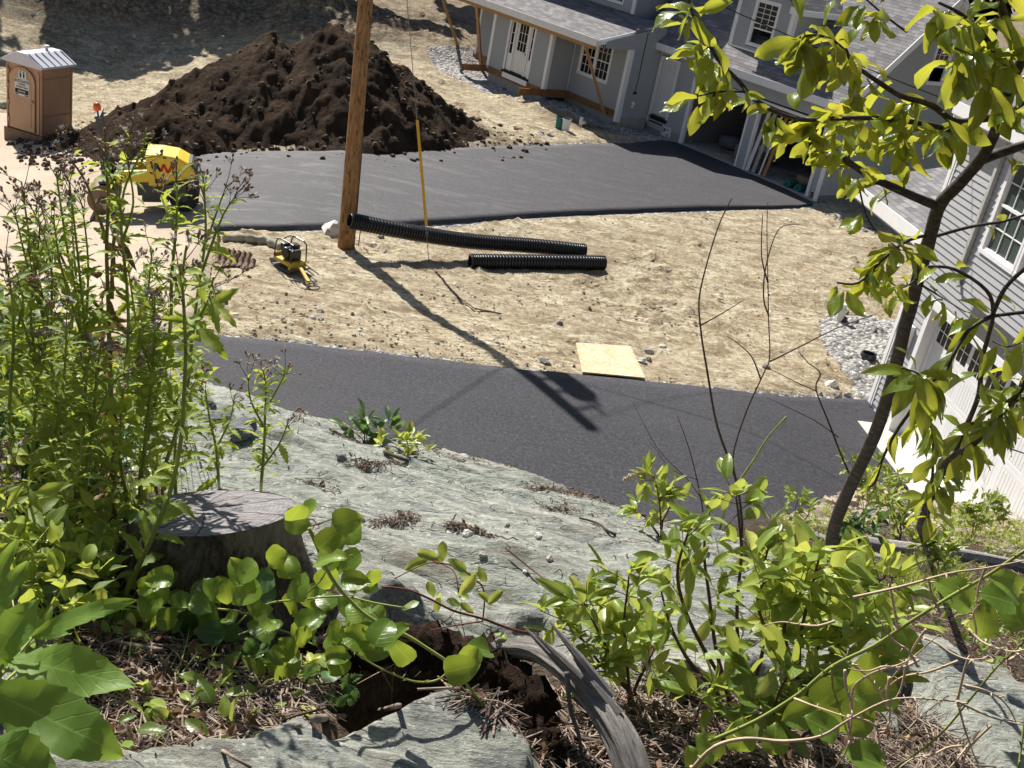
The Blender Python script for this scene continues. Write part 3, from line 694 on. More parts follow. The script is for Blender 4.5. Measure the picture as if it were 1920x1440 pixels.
for a in ((-5.15, W2+.0, .62, 2.95), (-2.0, .03, .3, 3.1)): tr.box((a[0]-.0, a[1], a[2]), (a[0]+.03, a[1]+.03, a[3]), fr)
sd = MB(); sd.box((2.80, -.1, .36), (3.13, .005, 2.9), fr); sd.build('garage_pier', SD, H)
siding(PF(.006), 2.80, 3.13, .36, 2.9).build('pier_siding', SD, H)
pb = MB(); pb.box((2.83, -.1, 0), (3.10, .004, .36), fr); pb.build('pier_base', M['concrete'], H)
# footings
ft = SEP('footing', M['concrete2'], H); ft.box((-8.9, W1-.25, -.4), (-5.25, W1-.04, .5), fr); ft.box((-11.6, W2-.25, -.6), (-8.9, W2-.04, .5), fr); ft.box((-5.25, W2-.25, -.4), (-2.07, W2-.04, .5), fr)
ft.box((-2.25, .05, -.3), (-2.02, W2-.04, .42), fr); ft.box((-2.0, -.15, -.3), (-.14, -.004, .3), fr); ft.box((6.3, -8.2, -.3), (6.44, -.0, .25), fr)
lg = SEP('porch_ledger', M['treated'], H); T = .045
lg.box((-8.98, W1+.0, .38), (-5.1, W1+T, .63), fr); lg.box((-11.7, W2, .38), (-8.98, W2+T, .63), fr); lg.box((-5.1, W2, .38), (-2.12, W2+T, .63), fr)
lg.box((-5.15, W2+T, .375), (-5.1, W1+1.2, .625), fr); lg.box((-9.03, W2+T, .375), (-8.98, W1+1.25, .625), fr)
# porch roof
pr = [(h1(-12.6, 3.05, 3.08), h1(-2.25, 3.05, 3.08), h1(-2.25, -.02, 3.84), h1(-12.6, -.02, 3.84))]
roof_obj('porch_roof', pr, M['shingle'], H)
fa = MB(); fa.box((-12.6, 3.05, 2.86), (-2.23, 3.085, 3.10), fr); fa.beam(h1(-2.23, 3.05, 2.97), h1(-2.23, .0, 3.73), .035, .2); fa.box((-12.6, 2.75, 2.84), (-2.25, 3.05, 2.865), fr)
fa.build('fascia', M['trim'], H)
bm_ = MB(); bm_.box((-12.6, 2.86, 2.70), (-2.5, 2.98, 2.84), fr); bm_.build('porch_beam', M['lumber'], H)
def brace(p, q, np_, nq, w_=.1, d=.1):
    def hit(px, nn):
        d_ = Vector(ray(*px)); o = Vector(CAMP); t = ((h1(0, nn)-o).dot(N1))/d_.dot(N1); return o+d_*t
    b = MB(); b.beam(hit(p, np_), hit(q, nq), w_, d); b.build('brace', M['lumber'], H)
brace((1094, 72), (1133, 214), 3.0, W2+.12, .12, .09); brace((893, -4), (902, 128), 3.0, W2+.3, .12, .09); brace((828, -8), (864, 104), 3.0, W2+.12, .12, .09)
# front door unit
P = PF(W1)
d_ = MB(); d_.box((-7.93, 0, .74), (-7.83, .04, 2.9), lambda a, b, c: P(a, b, c)); d_.box((-6.27, 0, .74), (-6.17, .04, 2.9), P); d_.box((-7.93, 0, 2.8), (-6.17, .041, 2.93), P)
d_.box((-7.52, -.03, .76), (-7.44, .03, 2.8), P); d_.box((-6.60, -.03, .76), (-6.52, .03, 2.8), P)
for a, b in ((-7.83, -7.52), (-6.52, -6.27)): d_.box((a, -.05, .76), (b, -.02, 1.42), P); d_.box((a, -.05, 2.62), (b, -.02, 2.8), P); d_.box((a, -.05, 1.42), (a+.07, -.02, 2.62), P); d_.box((b-.07, -.05, 1.42), (b, -.02, 2.62), P)
for z in (1.8, 2.2): d_.box((-7.76, -.03, z), (-7.59, -.015, z+.02), P); d_.box((-6.45, -.03, z), (-6.34, -.015, z+.02), P)
df = d_.build('door_frame', M['trim'], H)
gq = MB(); gq.quad(P(-7.8, -.035, 1.4), P(-7.5, -.035, 1.4), P(-7.5, -.035, 2.64), P(-7.8, -.035, 2.64)); gq.build('sidelight', M['glass'], df); gq = MB(); gq.quad(P(-6.5, -.035, 1.4), P(-6.28, -.035, 1.4), P(-6.28, -.035, 2.64), P(-6.5, -.035, 2.64)); gq.build('sidelight', M['glass'], df)
do = MB(); do.box((-7.44, -.06, .78), (-6.60, -.03, 1.62), P); do.box((-7.44, -.06, 1.62), (-7.30, -.03, 2.78), P); do.box((-6.74, -.06, 1.62), (-6.60, -.03, 2.78), P); do.box((-7.30, -.06, 2.66), (-6.74, -.03, 2.78), P)
do.box((-7.32, -.03, 1.12), (-6.72, -.022, 1.5), P); do.box((-7.32, -.03, .86), (-6.72, -.022, 1.06), P)
for i in (1, 2): do.box((-7.30+.187*i-.01, -.045, 1.62), (-7.30+.187*i+.01, -.03, 2.66), P); do.box((-7.30, -.044, 1.62+.347*i-.01), (-6.74, -.031, 1.62+.347*i+.01), P)
dd = do.build('front_door', M['trim_cream'], H)
q = MB(); q.quad(P(-7.32, -.05, 1.6), P(-6.72, -.05, 1.6), P(-6.72, -.05, 2.68), P(-7.32, -.05, 2.68)); q.build('pane', M['glass'], dd)
q = MB(); q.lathe([(.0, 0), (.032, .0), (.035, .03), (.02, .06)], lambda x, y, z: P(-6.66+x, -.03+z, 1.58+y), 10); q.build('door_knob', M['gap'], dd); q = MB(); q.lathe([(.0, 0), (.03, 0), (.02, .02)], lambda x, y, z: P(-6.66+x, -.03+z, 1.80+y), 10); q.build('deadbolt', M['gap'], dd)
q = MB(); q.box((-7.93, 0, .66), (-6.17, .09, .735), P); q.build('door_sill', M['gap'], H); q = MB(); q.box((-7.85, .045, .46), (-6.2, .07, .66), P); q.build('sill_flashing', M['trim'], H)
window(PF(W2), -10.5, -9.2, 1.47, 2.8, H, (2, 3), 3, double=True); window(PF(W2), -4.67, -3.03, 1.47, 2.8, H, (2, 2), 3, double=True)
# side door beside the garage
P = PF(0)
q = MB(); q.box((-1.96, 0, .62), (-1.86, .04, 2.78), P); q.box((-1.06, 0, .62), (-.96, .04, 2.78), P); q.box((-1.86, 0, 2.68), (-1.06, .041, 2.78), P); a = q.build('side_door_frame', M['trim'], H)
q = MB(); q.box((-1.86, -.05, .68), (-1.06, -.015, 2.68), P); q.box((-1.76, -.015, 1.6), (-1.50, -.008, 2.5), P); q.box((-1.42, -.015, 1.6), (-1.16, -.008, 2.5), P); q.box((-1.76, -.015, .85), (-1.5, -.008, 1.4), P); q.box((-1.42, -.015, .85), (-1.16, -.008, 1.4), P)
q.build('side_door', M['primer'], H)
q = MB(); q.box((-1.9, -.02, .36), (-1.0, .012, .62), P); q.build('door_gap', M['gap'], H)
q = MB(); q.box((-1.92, 0.0, .18), (-.98, .05, .355), P); q.build('rough_sill', M['concrete'], H)
q = MB(); q.box((-1.1, .02, .02), (-.62, .045, .42), P); q.build('notice_board', M['paper'], H)
q = MB(); q.box((-.98, .045, .22), (-.9, .048, .34), P); q.box((-.85, .045, .3), (-.7, .048, .33), P); q.box((-.8, .045, .08), (-.74, .048, .18), P); q.build('notice_print', M['steel'], H)
# meter fittings on the return wall
P = PS(-2.05)
q = MB(); q.box((.86, 0, 1.30), (1.0, .05, 1.38), P); q.build('meter_socket', M['gap'], H); q = MB(); q.lathe([(.07, 0), (.07, .05), (.04, .08)], lambda x, y, z: P(.9+x, z+.01, .95+y), 12); q.box((.84, 0, .78), (.96, .02, .9), P); q.build('hose_outlet', M['trim'], H)
q = MB(); q.tube([P(.92, .02, 3.5), P(.93, .03, 2.6), P(.9, .02, 1.9), P(.93, .02, 1.4)], .018, 6); q.build('conduit', M['steel'], H)
# upper storey
siding(PF(-.05), -14.5, -4.05, 3.78, 6.4, [(-6.1, -4.75, 4.05, 5.4), (-9.6, -8.2, 4.05, 5.4)]).build('upper_wall', SD, H)
siding(PS(-4.05), -8, -.05, 3.1, 6.4).build('upper_wall', SD, H)
q = MB(); q.box((-4.2, -.06, 3.74), (-4.03, -.0, 6.4), fr); q.box((-14.5, -.05, 3.72), (-4.2, -.015, 3.82), fr); q.build('upper_trim', M['trim'], H)
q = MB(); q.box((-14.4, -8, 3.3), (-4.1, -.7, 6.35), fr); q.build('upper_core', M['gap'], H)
window(PF(-.05), -6.05, -4.8, 4.1, 5.35, H, (2, 2), 3, double=True); window(PF(-.05), -9.55, -8.25, 4.1, 5.35, H, (2, 2), 3, double=True)
roof_obj('main_roof', [(h1(-14.9, .95, 6.2), h1(-3.3, .95, 6.2), h1(-3.3, -4, 9.6), h1(-14.9, -4, 9.6)), (h1(-3.3, -8.4, 6.3), h1(-14.9, -8.4, 6.3), h1(-14.9, -4, 9.6), h1(-3.3, -4, 9.6))], M['shingle'], H)  # unseen front eave stretched outwards so its shadow reaches the driveway
siding(PS(-4.05), -8.0, -.05, 6.4, 9.4, lim=lambda z: (-8+(z-6.4)/.75*.95, -.05-(z-6.4)/.75*.95) if z < 9.2 else None).build('upper_gable', SD, H)
q = MB(); q.box((-14.9, .95, 6.0), (-3.3, .98, 6.2), fr); q.build('upper_fascia', M['trim'], H)
# garage roof
RE = lambda n_: 3.2+.86*(.35-n_)
RN = -4.0
roof_obj('garage_roof', [(h1(-2.95, .35, 3.22), h1(6.8, .35, 3.22), h1(6.8, RN, RE(RN)), h1(-4.05, RN, RE(RN))), (h1(6.8, -8.5, 3.2), h1(-4.05, -8.5, 3.2), h1(-4.05, RN, RE(RN)), h1(6.8, RN, RE(RN)))], M['shingle'], H)
q = MB(); q.box((-2.95, .35, 2.99), (6.82, .385, 3.22), fr); q.box((-2.7, .0, 2.96), (6.6, .35, 2.99), fr)
q.beam(h1(6.81, .35, 3.08), h1(6.81, RN, RE(RN)-.13), .03, .22); q.beam(h1(6.81, -8.5, 3.06), h1(6.81, RN, RE(RN)-.13), .03, .22)
q.build('garage_fascia', M['trim'], H)
q = MB(); q.beam(h1(6.62, .3, 3.02), h1(6.62, RN, RE(RN)-.22), .34, .03); q.beam(h1(6.62, -8.4, 3.0), h1(6.62, RN, RE(RN)-.22), .34, .03); q.build('rake_soffit', M['trim'], H)
window(PS(6.46), -4.82, -3.98, 4.05, 5.42, H, (3, 3), 3, open_=1)
# dormer
DN = -.35; zb = RE(DN)+.03; DU0, DU1 = .75, 3.3
siding(PF(DN), DU0, DU1, zb, 5.75, [(1.55, 2.6, 4.0, 5.5)]).build('dormer_wall', SD, H)
dl = lambda z: (DN-(z-zb)/.86, DN) if z < 5.7 else None
siding(PS(DU1), -3, DN, zb, 5.7, lim=dl).build('dormer_cheek', SD, H)
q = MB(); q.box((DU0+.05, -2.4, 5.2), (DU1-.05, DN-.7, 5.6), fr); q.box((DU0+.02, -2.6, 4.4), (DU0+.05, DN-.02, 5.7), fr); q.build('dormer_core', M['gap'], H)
q = MB(); q.box((DU0-.02, DN-.02, zb-.05), (DU0+.14, DN+.035, 5.75), fr); q.box((DU1-.14, DN-.02, zb-.12), (DU1+.03, DN+.035, 5.75), fr); q.box((DU0+.14, DN, zb-.04), (DU1-.14, DN+.03, zb+.02), fr); q.box((DU1-.03, DN-.15, zb-.02), (DU1+.035, DN-.02, 5.7), fr)
q.build('dormer_trim', M['trim'], H)
window(PF(DN), 1.6, 2.55, 4.05, 5.45, H, (4, 4), 3, open_=1)
um = (DU0+DU1)/2
roof_obj('dormer_roof', [(h1(DU1+.35, DN+.35, 5.5), h1(DU1+.35, -2.9, 5.5), h1(um, -2.9, 6.75), h1(um, DN+.35, 6.75)), (h1(DU0-.35, -2.9, 5.5), h1(DU0-.35, DN+.35, 5.5), h1(um, DN+.35, 6.75), h1(um, -2.9, 6.75))], M['shingle'], H)
q = SEP('dormer_fascia', M['trim'], H); q.box((DU1+.34, -2.35, 5.34), (DU1+.375, DN+.35, 5.52), fr); q.box((DU1, -2.2, 5.36), (DU1+.34, DN+.33, 5.385), fr); q.box((DU1+.02, DN+.33, 5.34), (DU1+.375, DN+.37, 5.56), fr)
q.box((DU0-.375, DN+.33, 5.34), (DU0-.02, DN+.37, 5.56), fr)
q = MB(); q.prism([(DU0-.3, 5.55), (DU1+.3, 5.55), (um, 6.65)], lambda a, b: h1(a, DN-.05, b), lambda a, b: h1(a, DN+.01, b)); q.build('dormer_gable', SD, H)
# garage floor and what stands in the garage
q = MB(); q.box((-.18, -8.1, -.3), (6.35, .06, .045), fr); q.build('garage_floor', M['concrete'], H)
def pallet(name, c, ang, lev, lab):
    t = thing(name, c, lab, 'pallet')
    ca, sa = math.cos(ang), math.sin(ang)
    F_ = lambda x, y, z: c+Vector((x*ca-y*sa, x*sa+y*ca, z))
    dk = MB(); st = MB()
    for L in range(lev):
        z = L*.15
        for x in (-.55, 0, .5): st.box((x, -.5, z+.02), (x+.05, .5, z+.11), F_)
        for i in range(6): y = -.5+i*.183; dk.box((-.6, y, z+.11), (.6, y+.12, z+.13), F_)
        for y in (-.5, -.05, .4): dk.box((-.6, y, z), (.6, y+.1, z+.02), F_)
    dk.build('deck_board', M['treated'] if lev < 2 else M['plt'], t); st.build('stringer', M['plt'], t)
M['plt'] = simple('pallet_wood', (.36, .27, .18), .85, .2, 9)
pallet('pallet_stack', h1(2.1, -1.7, .05), H1A+.12, 3, 'stack of worn wooden pallets inside the left garage bay')
def item(name, mb, mat, label, cat, **k):
    o = mb.build(name, mat, None, loc=mb.v[0], **k); return tag(o, label, cat)
b = MB(); b.tube([h1(.5, -1.5, .3), h1(.9, -1.7, .34), h1(1.4, -2.1, .3)], [.22, .3, .2], 10, wob=.4); item('tarp_bundle', b, M['stone_d'], 'dark crumpled tarp bundle left of the pallet stack in the garage', 'tarp', smooth=True)
b = MB(); b.box((1.5, -2.6, .05), (1.95, -2.2, .75), fr); b.box((1.55, -2.55, .75), (1.9, -2.25, .85), fr); item('tool_case', b, M['steel'], 'dark upright tool case behind the pallet stack', 'case', bevel=.02)
b = MB(); b.box((2.3, -1.9, .50), (2.85, -1.5, .66), fr); b.box((2.4, -1.85, .66), (2.7, -1.6, .74), fr); item('bag_of_mix', b, M['concrete'], 'grey bag lying on the pallet stack', 'bag', bevel=.05)
for i, (uu, n0, z1, wd, mt, lb) in enumerate(((3.34, .02, 2.2, .14, 'primer', 'white board leaning nearest the garage pier'), (3.52, -.1, 2.3, .15, 'concrete', 'pale board second from the garage pier in the right bay'), (3.86, -.05, 2.28, .05, 'trim', 'thin white strip leaning beside the brown post in the garage'), (4.02, -.12, 2.3, .13, 'lumber', 'brown timber post standing in the right garage bay'))):
    b = MB(); b.beam(h1(uu, n0, .06), h1(uu+.06, n0-.3, z1), wd, .04, up=N1); item('leaning_board' if i != 3 else 'timber_post', b, M[mt], lb, 'board')
for i, (uu, nn, h_, lb) in enumerate(((4.7, -2.4, 1.1, 'tall dark box deep in the right garage bay'), (5.3, -2.7, .8, 'low dark box next to the tall box in the right bay'))):
    b = MB(); b.box((uu, nn, .05), (uu+.5, nn+.45, h_), fr); b.box((uu+.1, nn+.45, h_*.5), (uu+.4, nn+.46, h_*.8), fr); item('storage_box', b, M['steel'], lb, 'box', bevel=.02)
b = MB(); b.box((5.0, -1.2, .05), (5.8, -.6, .45), fr); item('cardboard_box', b, M['card'], 'brown cardboard box on the floor of the right garage bay', 'box', bevel=.01)
for i, (uu, nn, lb) in enumerate(((5.05, .02, 'teal roll lying left of its twin in the garage doorway'), (5.5, -.02, 'teal roll lying nearest the right jamb of the garage'))):
    b = MB(); a0 = h1(uu, nn-.55, .17); a1 = h1(uu+.1, nn, .17); dd_ = (a1-a0).normalized(); sx = dd_.cross(Vector((0, 0, 1))); F_ = lambda x, y, z: a0+dd_*z+sx*x+Vector((0, 0, y))
    b.lathe([(.055, .05), (.055, 0), (.125, 0), (.125, .55), (.055, .55), (.055, .5)], F_, 16); item('teal_roll', b, M['teal'], lb, 'roll')
# ================================================================== the right house
A2 = R_(-81.0); U2 = Vector((math.cos(A2), math.sin(A2), 0)); N2 = Vector((U2.y, -U2.x, 0)); G2 = Vector((6.93, 18.71, 0))
def h2(u, n, z=0.0): return G2+U2*u+N2*n+Vector((0, 0, z))
K = thing('light_grey_house', h2(0, 0), 'light grey sided house with large white garage door at the right edge', 'house')
P2 = lambda s, o, z: h2(s, o, z)
S2 = M['siding2']
siding(P2, -.9, 9, .15, 5.7, [(-.0, 5.3, 0, 2.62), (.88, 3.05, 3.84, 5.36)]).build('wall', S2, K)
f2 = lambda a, b, c: h2(a, b, c)
q = MB(); q.box((-.9, -.25, -.3), (.0, -.01, 5.7), f2); q.box((0, -.25, 2.62), (9, -.01, 3.84), f2); q.box((0, -.25, 3.84), (.88, -.01, 5.7), f2); q.box((3.05, -.25, 3.84), (9, -.01, 5.7), f2); q.box((-.9, -9, -.3), (-.75, -.25, 5.7), f2); q.box((5.3, -.25, 0), (9, -.01, 2.6), f2); q.build('inner_wall', M['primer'], K)
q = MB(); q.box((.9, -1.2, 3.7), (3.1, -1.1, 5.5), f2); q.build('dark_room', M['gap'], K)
for lo, hi in (((-.97, -.05, .1), (-.86, .04, 5.72)), ((-.86, .0, .1), (-.80, .03, 5.72))):
    q = MB(); q.box(lo, hi, f2); q.build('corner_trim', M['trim'], K)
for lo, hi in (((0, -.3, 0), (.13, .045, 2.6)), ((.13, -.3, 2.46), (5.2, .045, 2.6)), ((.13, -.32, 0), (.2, -.12, 2.46))):
    q = MB(); q.box(lo, hi, f2); q.build('garage_trim', M['trim'], K)
# carriage style garage door: grooved panels under a row of small panes
gd = MB(); D0, D1, DZ = .2, 5.1, 2.46; dn = -.16
gd.box((D0, dn-.04, 0), (D1, dn-.004, DZ), f2)
for r in range(4):
    z0 = r*DZ/4; z1 = (r+1)*DZ/4; nb = 8
    gd.box((D0, dn-.004, z0+.006), (D1, dn, z0+.075), f2); gd.box((D0, dn-.004, z1-.075), (D1, dn, z1-.006), f2)
    for c in range(nb+1):
        x = D0+(D1-D0)*c/nb; gd.box((max(D0, x-.05), dn-.004, z0+.075), (min(D1, x+.05), dn, z1-.075), f2)
    if r < 3:
        for c in range(nb):
            xa = D0+(D1-D0)*c/nb+.05; xb = D0+(D1-D0)*(c+1)/nb-.05; k = 6
            for i in range(k): gd.box((xa+(xb-xa)*i/k+.006, dn-.004, z0+.09), (xa+(xb-xa)*(i+1)/k-.006, dn-.001, z1-.09), f2)
gdo = gd.build('garage_door', M['trim'], K)
for c in range(8):
    xa = D0+(D1-D0)*c/8+.06; xb = D0+(D1-D0)*(c+1)/8-.06
    p = MB(); p.quad(P2(xa, dn+.002, DZ*.75+.09), P2(xb, dn+.002, DZ*.75+.09), P2(xb, dn+.002, DZ-.09), P2(xa, dn+.002, DZ-.09)); p.build('pane', M['glass'], gdo)
    p = MB(); zm = DZ*.875
    for lo, hi in (((xa, dn+.003, zm-.008), (xb, dn+.012, zm+.008)), (((xa+xb*2)/3-.007, dn+.003, DZ*.75+.09), ((xa+xb*2)/3+.007, dn+.011, DZ-.09)), (((xa*2+xb)/3-.007, dn+.003, DZ*.75+.09), ((xa*2+xb)/3+.007, dn+.011, DZ-.09))): p.box(lo, hi, f2)
    p.build('muntin', M['trim'], gdo)
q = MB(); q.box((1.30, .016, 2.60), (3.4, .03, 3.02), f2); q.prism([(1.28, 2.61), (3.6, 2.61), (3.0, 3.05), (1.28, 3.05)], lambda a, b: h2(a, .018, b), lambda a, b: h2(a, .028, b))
q = MB(); q.box((1.28, .016, 2.605), (4.6, .026, 3.0), f2); q.build('shadow_panel', M['engine'], K)  # flat grey sheet painted in place of a shadow on the siding
q = MB(); q.box((-.42, .014, 1.55), (-.22, .10, 1.95), f2); q.build('meter_box', M['trim'], K)
window(P2, .92, 1.92, 3.84, 5.36, K, (2, 2), 3, gl='glass2'); window(P2, 2.06, 3.02, 3.84, 5.36, K, (2, 2), 3, gl='glass2')
q = MB(); q.box((.52, .02, 3.3), (.60, .09, 5.7), f2); q.tube([h2(.56, .055, 3.32), h2(.6, .06, 3.2), h2(.72, .07, 3.1)], .04, 8); q.build('downspout', M['concrete'], K)
ap = MB(); ap.quad(h2(-.1, .55, .05), h2(6.5, .55, .05), h2(6.5, -.3, .05), h2(-.1, -.3, .05)); ap.quad(h2(-.1, .55, -.2), h2(6.5, .55, -.2), h2(6.5, .55, .05), h2(-.1, .55, .05)); ap.build('apron', M['apron'], K)
RS = .55
roof_obj('main_roof', [(h2(-.98, .30, 5.8), h2(9, .30, 5.8), h2(9, -4.5, 5.8+4.8*RS), h2(-.98, -4.5, 5.8+4.8*RS)), (h2(9, -9.5, 5.8), h2(-.98, -9.5, 5.8), h2(-.98, -4.5, 5.8+4.8*RS), h2(9, -4.5, 5.8+4.8*RS))], M['shingle'], K)
q = MB(); q.box((-.98, .30, 5.60), (9, .335, 5.81), f2); q.build('fascia', M['trim'], K)
q = MB(); q.box((-.98, 0, 5.57), (9, .30, 5.6), f2); q.build('soffit', M['trim'], K)
q = MB(); q.beam(h2(-1.0, .30, 5.70), h2(-1.0, -4.5, 5.70+4.8*RS), .04, .24); q.build('rake_board', M['trim'], K)
q = MB(); q.prism([(.28, 5.48), (-.35, 5.48), (-.35, 5.9), (.28, 5.70)], lambda a, b: h2(-.99, a, b), lambda a, b: h2(-.9, a, b)); q.build('eave_return', M['trim'], K)
roof_obj('side_porch_roof', [(h2(-6.2, -.6, 3.12), h2(-.95, -.6, 3.12), h2(-.95, -4.6, 4.35), h2(-6.2, -4.6, 4.35))], M['shingle'], K)
q = MB(); q.box((-6.22, -.6, 2.86), (-.97, -.565, 3.14), f2); q.build('porch_fascia', M['trim'], K)
q = MB(); q.box((-6.2, -4.4, 2.8), (-.97, -.62, 2.85), f2); q.build('porch_ceiling', M['siding'], K)
siding(lambda s, o, z: h2(s, -4.4+o, z), -6.2, -.97, .2, 2.8).build('porch_wall', SD, K)

# ================================================================== portable toilet
pz = -1.62; pm = at_z(78, 261, pz)
pa = R_(163.5); pf = Vector((math.cos(pa), math.sin(pa), 0)); ps = Vector((math.sin(pa), -math.cos(pa), 0))
pn = -ps                                    # outward normal of the door side
PT = thing('portable_toilet', pm, 'tan portable toilet with white roof standing at the road edge', 'portable toilet')
pt = lambda x, y, z: pm+pf*x+ps*y+Vector((0, 0, z))      # x along the door side, y into depth
WT = 1.27
q = MB(); q.box((.02, .02, .08), (WT-.02, WT-.02, 2.06), pt)
for x in (0, WT-.05): q.box((x, -.012, .08), (x+.05, .02, 2.05), pt)
q.box((-.012, 0, .08), (.02, .06, 2.05), pt); q.box((-.012, WT-.06, .08), (.02, WT, 2.05), pt)
for z0, z1 in ((.14, .62), (.66, 1.72), (1.76, 2.02)): q.box((-.006, .09, z0), (.02, WT-.09, z1), pt)
q.build('body', M['tan'], PT, bevel=.012)
q = MB(); q.box((-.06, -.06, -.35), (WT+.06, .06, .08), pt); q.box((-.06, WT-.1, -.5), (WT+.06, WT+.04, .08), pt); q.box((.0, .06, .0), (WT, WT-.1, .08), pt); q.build('skid', M['dull_board'], PT)
arc = [(.22, .12), (WT-.14, .12), (WT-.14, 1.55)]+[(WT/2+.04+(WT/2-.18)*math.cos(t), 1.55+.40*math.sin(t)) for t in np.linspace(.25, math.pi-.25, 9)]+[(.22, 1.55)]
q = MB(); q.prism(arc, lambda a, b: pt(a, -.012, b), lambda a, b: pt(a, -.04, b)); dr = q.build('door', M['tan2'], PT, bevel=.01)
q = MB(); arc2 = [(.34, .25), (WT-.26, .25), (WT-.26, 1.5)]+[(WT/2+.04+(WT/2-.30)*math.cos(t), 1.5+.27*math.sin(t)) for t in np.linspace(.25, math.pi-.25, 9)]+[(.34, 1.5)]
q.prism(arc2, lambda a, b: pt(a, -.04, b), lambda a, b: pt(a, -.052, b)); q.build('door_panel', M['tan2'], dr, bevel=.008)
q = MB(); q.lathe([(.055, 0), (.05, .02), (.02, .035)], lambda x, y, z: pt(.30+x, -.05-z, 1.02+y), 14); q.build('latch', M['tan'], dr)
for z in (.35, .85, 1.35, 1.75): q = MB(); q.box((WT-.12, -.05, z-.07), (WT-.04, -.012, z+.07), pt); q.build('hinge', M['tan'], PT)
q = MB(); q.box((.06, -.03, .12), (.15, -.012, 1.9), pt); q.build('door_jamb', M['tan'], PT)
RZ = 2.06
sec = [(-.09, RZ-.03), (WT+.09, RZ-.03), (WT+.09, RZ+.03), (WT/2+.17, RZ+.32), (WT/2-.17, RZ+.32), (-.09, RZ+.03)]
q = MB(); q.prism(sec, lambda a, b: pt(a, -.1, b), lambda a, b: pt(a, WT+.08, b)); rf_ = q.build('roof', M['roofw'], PT, bevel=.015)
q = MB(); p0 = (-.09, RZ+.03); p1 = (WT/2-.17, RZ+.32)
for i in range(6): y = -.02+i*(WT+.02)/5; q.beam(pt(p0[0]+.03, y, p0[1]+.02), pt(p1[0]-.02, y, p1[1]+.01), .025, .03); q.beam(pt(WT+.06, y, p0[1]+.02), pt(WT/2+.19, y, p1[1]+.01), .025, .03)
q.build('roof_rib', M['roofw'], rf_); q = MB(); q.lathe([(.05, RZ+.3), (.05, RZ+.43), (.07, RZ+.43), (.07, RZ+.46)], lambda x, y, z: pt(WT*.5+x, WT*.72+y, z), 12); q.build('vent_pipe', M['roofw'], PT)
def text_obj(s, size, at, ex, ez, mat, parent, name='lettering', ext=.002):
    cu = bpy.data.curves.new(name, 'FONT'); cu.body = s; cu.size = size; cu.align_x = 'CENTER'; cu.align_y = 'CENTER'; cu.extrude = ext; cu.offset = size*.015
    tmp = bpy.data.objects.new('tmp', cu); COL.objects.link(tmp); dg = bpy.context.evaluated_depsgraph_get(); me = bpy.data.meshes.new_from_object(tmp.evaluated_get(dg))
    bpy.data.objects.remove(tmp); ey = ez.cross(ex); L = ORG[parent.name]; at = Vector(at)-L
    for v in me.vertices: v.co = at+ex*v.co.x+ez*v.co.y-ey*v.co.z*-1
    me.materials.clear(); me.materials.append(mat); o = bpy.data.objects.new(name, me); COL.objects.link(o); o.parent = parent; return o
# two sided sign board of the hire firm
q = MB(); q.box((.50, -.060, 1.63), (.78, -.053, 1.86), pt); q.box((.40, -.060, 1.13), (.92, -.053, 1.62), pt); sg = q.build('sign', M['paper'], dr)
q = MB()
for cxx in (.585, .705):
    q.lathe([(.0, 0), (.022, .0), (.022, .008)], lambda x, y, z, c=cxx: pt(c+x, -.061-z, 1.815+y), 10)
    q.prism([(cxx-.03, 1.78), (cxx+.03, 1.78), (cxx+.022, 1.66), (cxx-.022, 1.66)], lambda a, b: pt(a, -.061, b), lambda a, b: pt(a, -.064, b))
q.build('figure_symbol', M['gap'], sg)
ex = -pf; ez = Vector((0, 0, 1))
text_obj('SCITUATE', .115, pt(.66, -.064, 1.545), ex, ez, M['gap'], sg); text_obj('COMPANIES', .05, pt(.66, -.064, 1.46), ex, ez, M['gap'], sg); text_obj('401-XXX-XXXX'.replace('XXX-XXXX', '647-2000')[:0] or 'PORTABLE TOILETS', .048, pt(.66, -.064, 1.38), ex, ez, M['gap'], sg)
q = MB(); q.box((.42, -.064, 1.19), (.90, -.060, 1.32), pt); q.box((.42, -.064, 1.145), (.55, -.060, 1.17), pt); q.box((.78, -.064, 1.145), (.90, -.060, 1.17), pt); q.build('sign_band', M['gap'], sg)
text_obj('SERVICES', .07, pt(.66, -.066, 1.255), ex, ez, M['paper'], sg)

# ================================================================== trench roller
ra = G(196, 404); rb = ra+Vector((1.86*math.cos(R_(17)), 1.86*math.sin(R_(17)), 0))
for p_ in (ra, rb): p_.z = float(gbase(p_.x, p_.y))+.03
rx = (rb-ra).normalized(); ry = Vector((-rx.y, rx.x, 0)).normalized(); rz = rx.cross(ry)
rdist = (rb-ra).length
RL = thing('road_roller', ra, 'yellow and black ride-on road roller with orange beacon on the road', 'road roller')
rl = lambda x, y, z: ra+rx*x+ry*y+rz*z
def drum(x, mat, name):
    q = MB(); R0 = .34
    q.lathe([(.10, -.02), (R0-.06, -.02), (R0-.05, 0), (R0, 0), (R0, .92), (R0-.05, .92), (R0-.06, .94), (.10, .94)], lambda a, b, c: rl(x+a, c, R0+b), 40)
    return q.build(name, mat, RL)
drum(0, M['drum'], 'drum'); drum(1.80, M['rubber'], 'drum')
for x in (0, 1.80): q = MB(); q.lathe([(.09, -.05), (.09, .99)], lambda a, b, c: rl(x+a, c, .34+b), 14); q.build('axle', M['engine'], RL)
q = MB(); q.prism([(.85, .25), (1.45, .22), (1.49, .62), (.9, .62)], lambda a, b: rl(a, .02, b), lambda a, b: rl(a, .9, b)); q.prism([(.95, .6), (2.06, .6), (2.08, .74), (.95, .74)], lambda a, b: rl(a, .03, b), lambda a, b: rl(a, .89, b)); q.build('chassis', M['engine'], RL, bevel=.02)
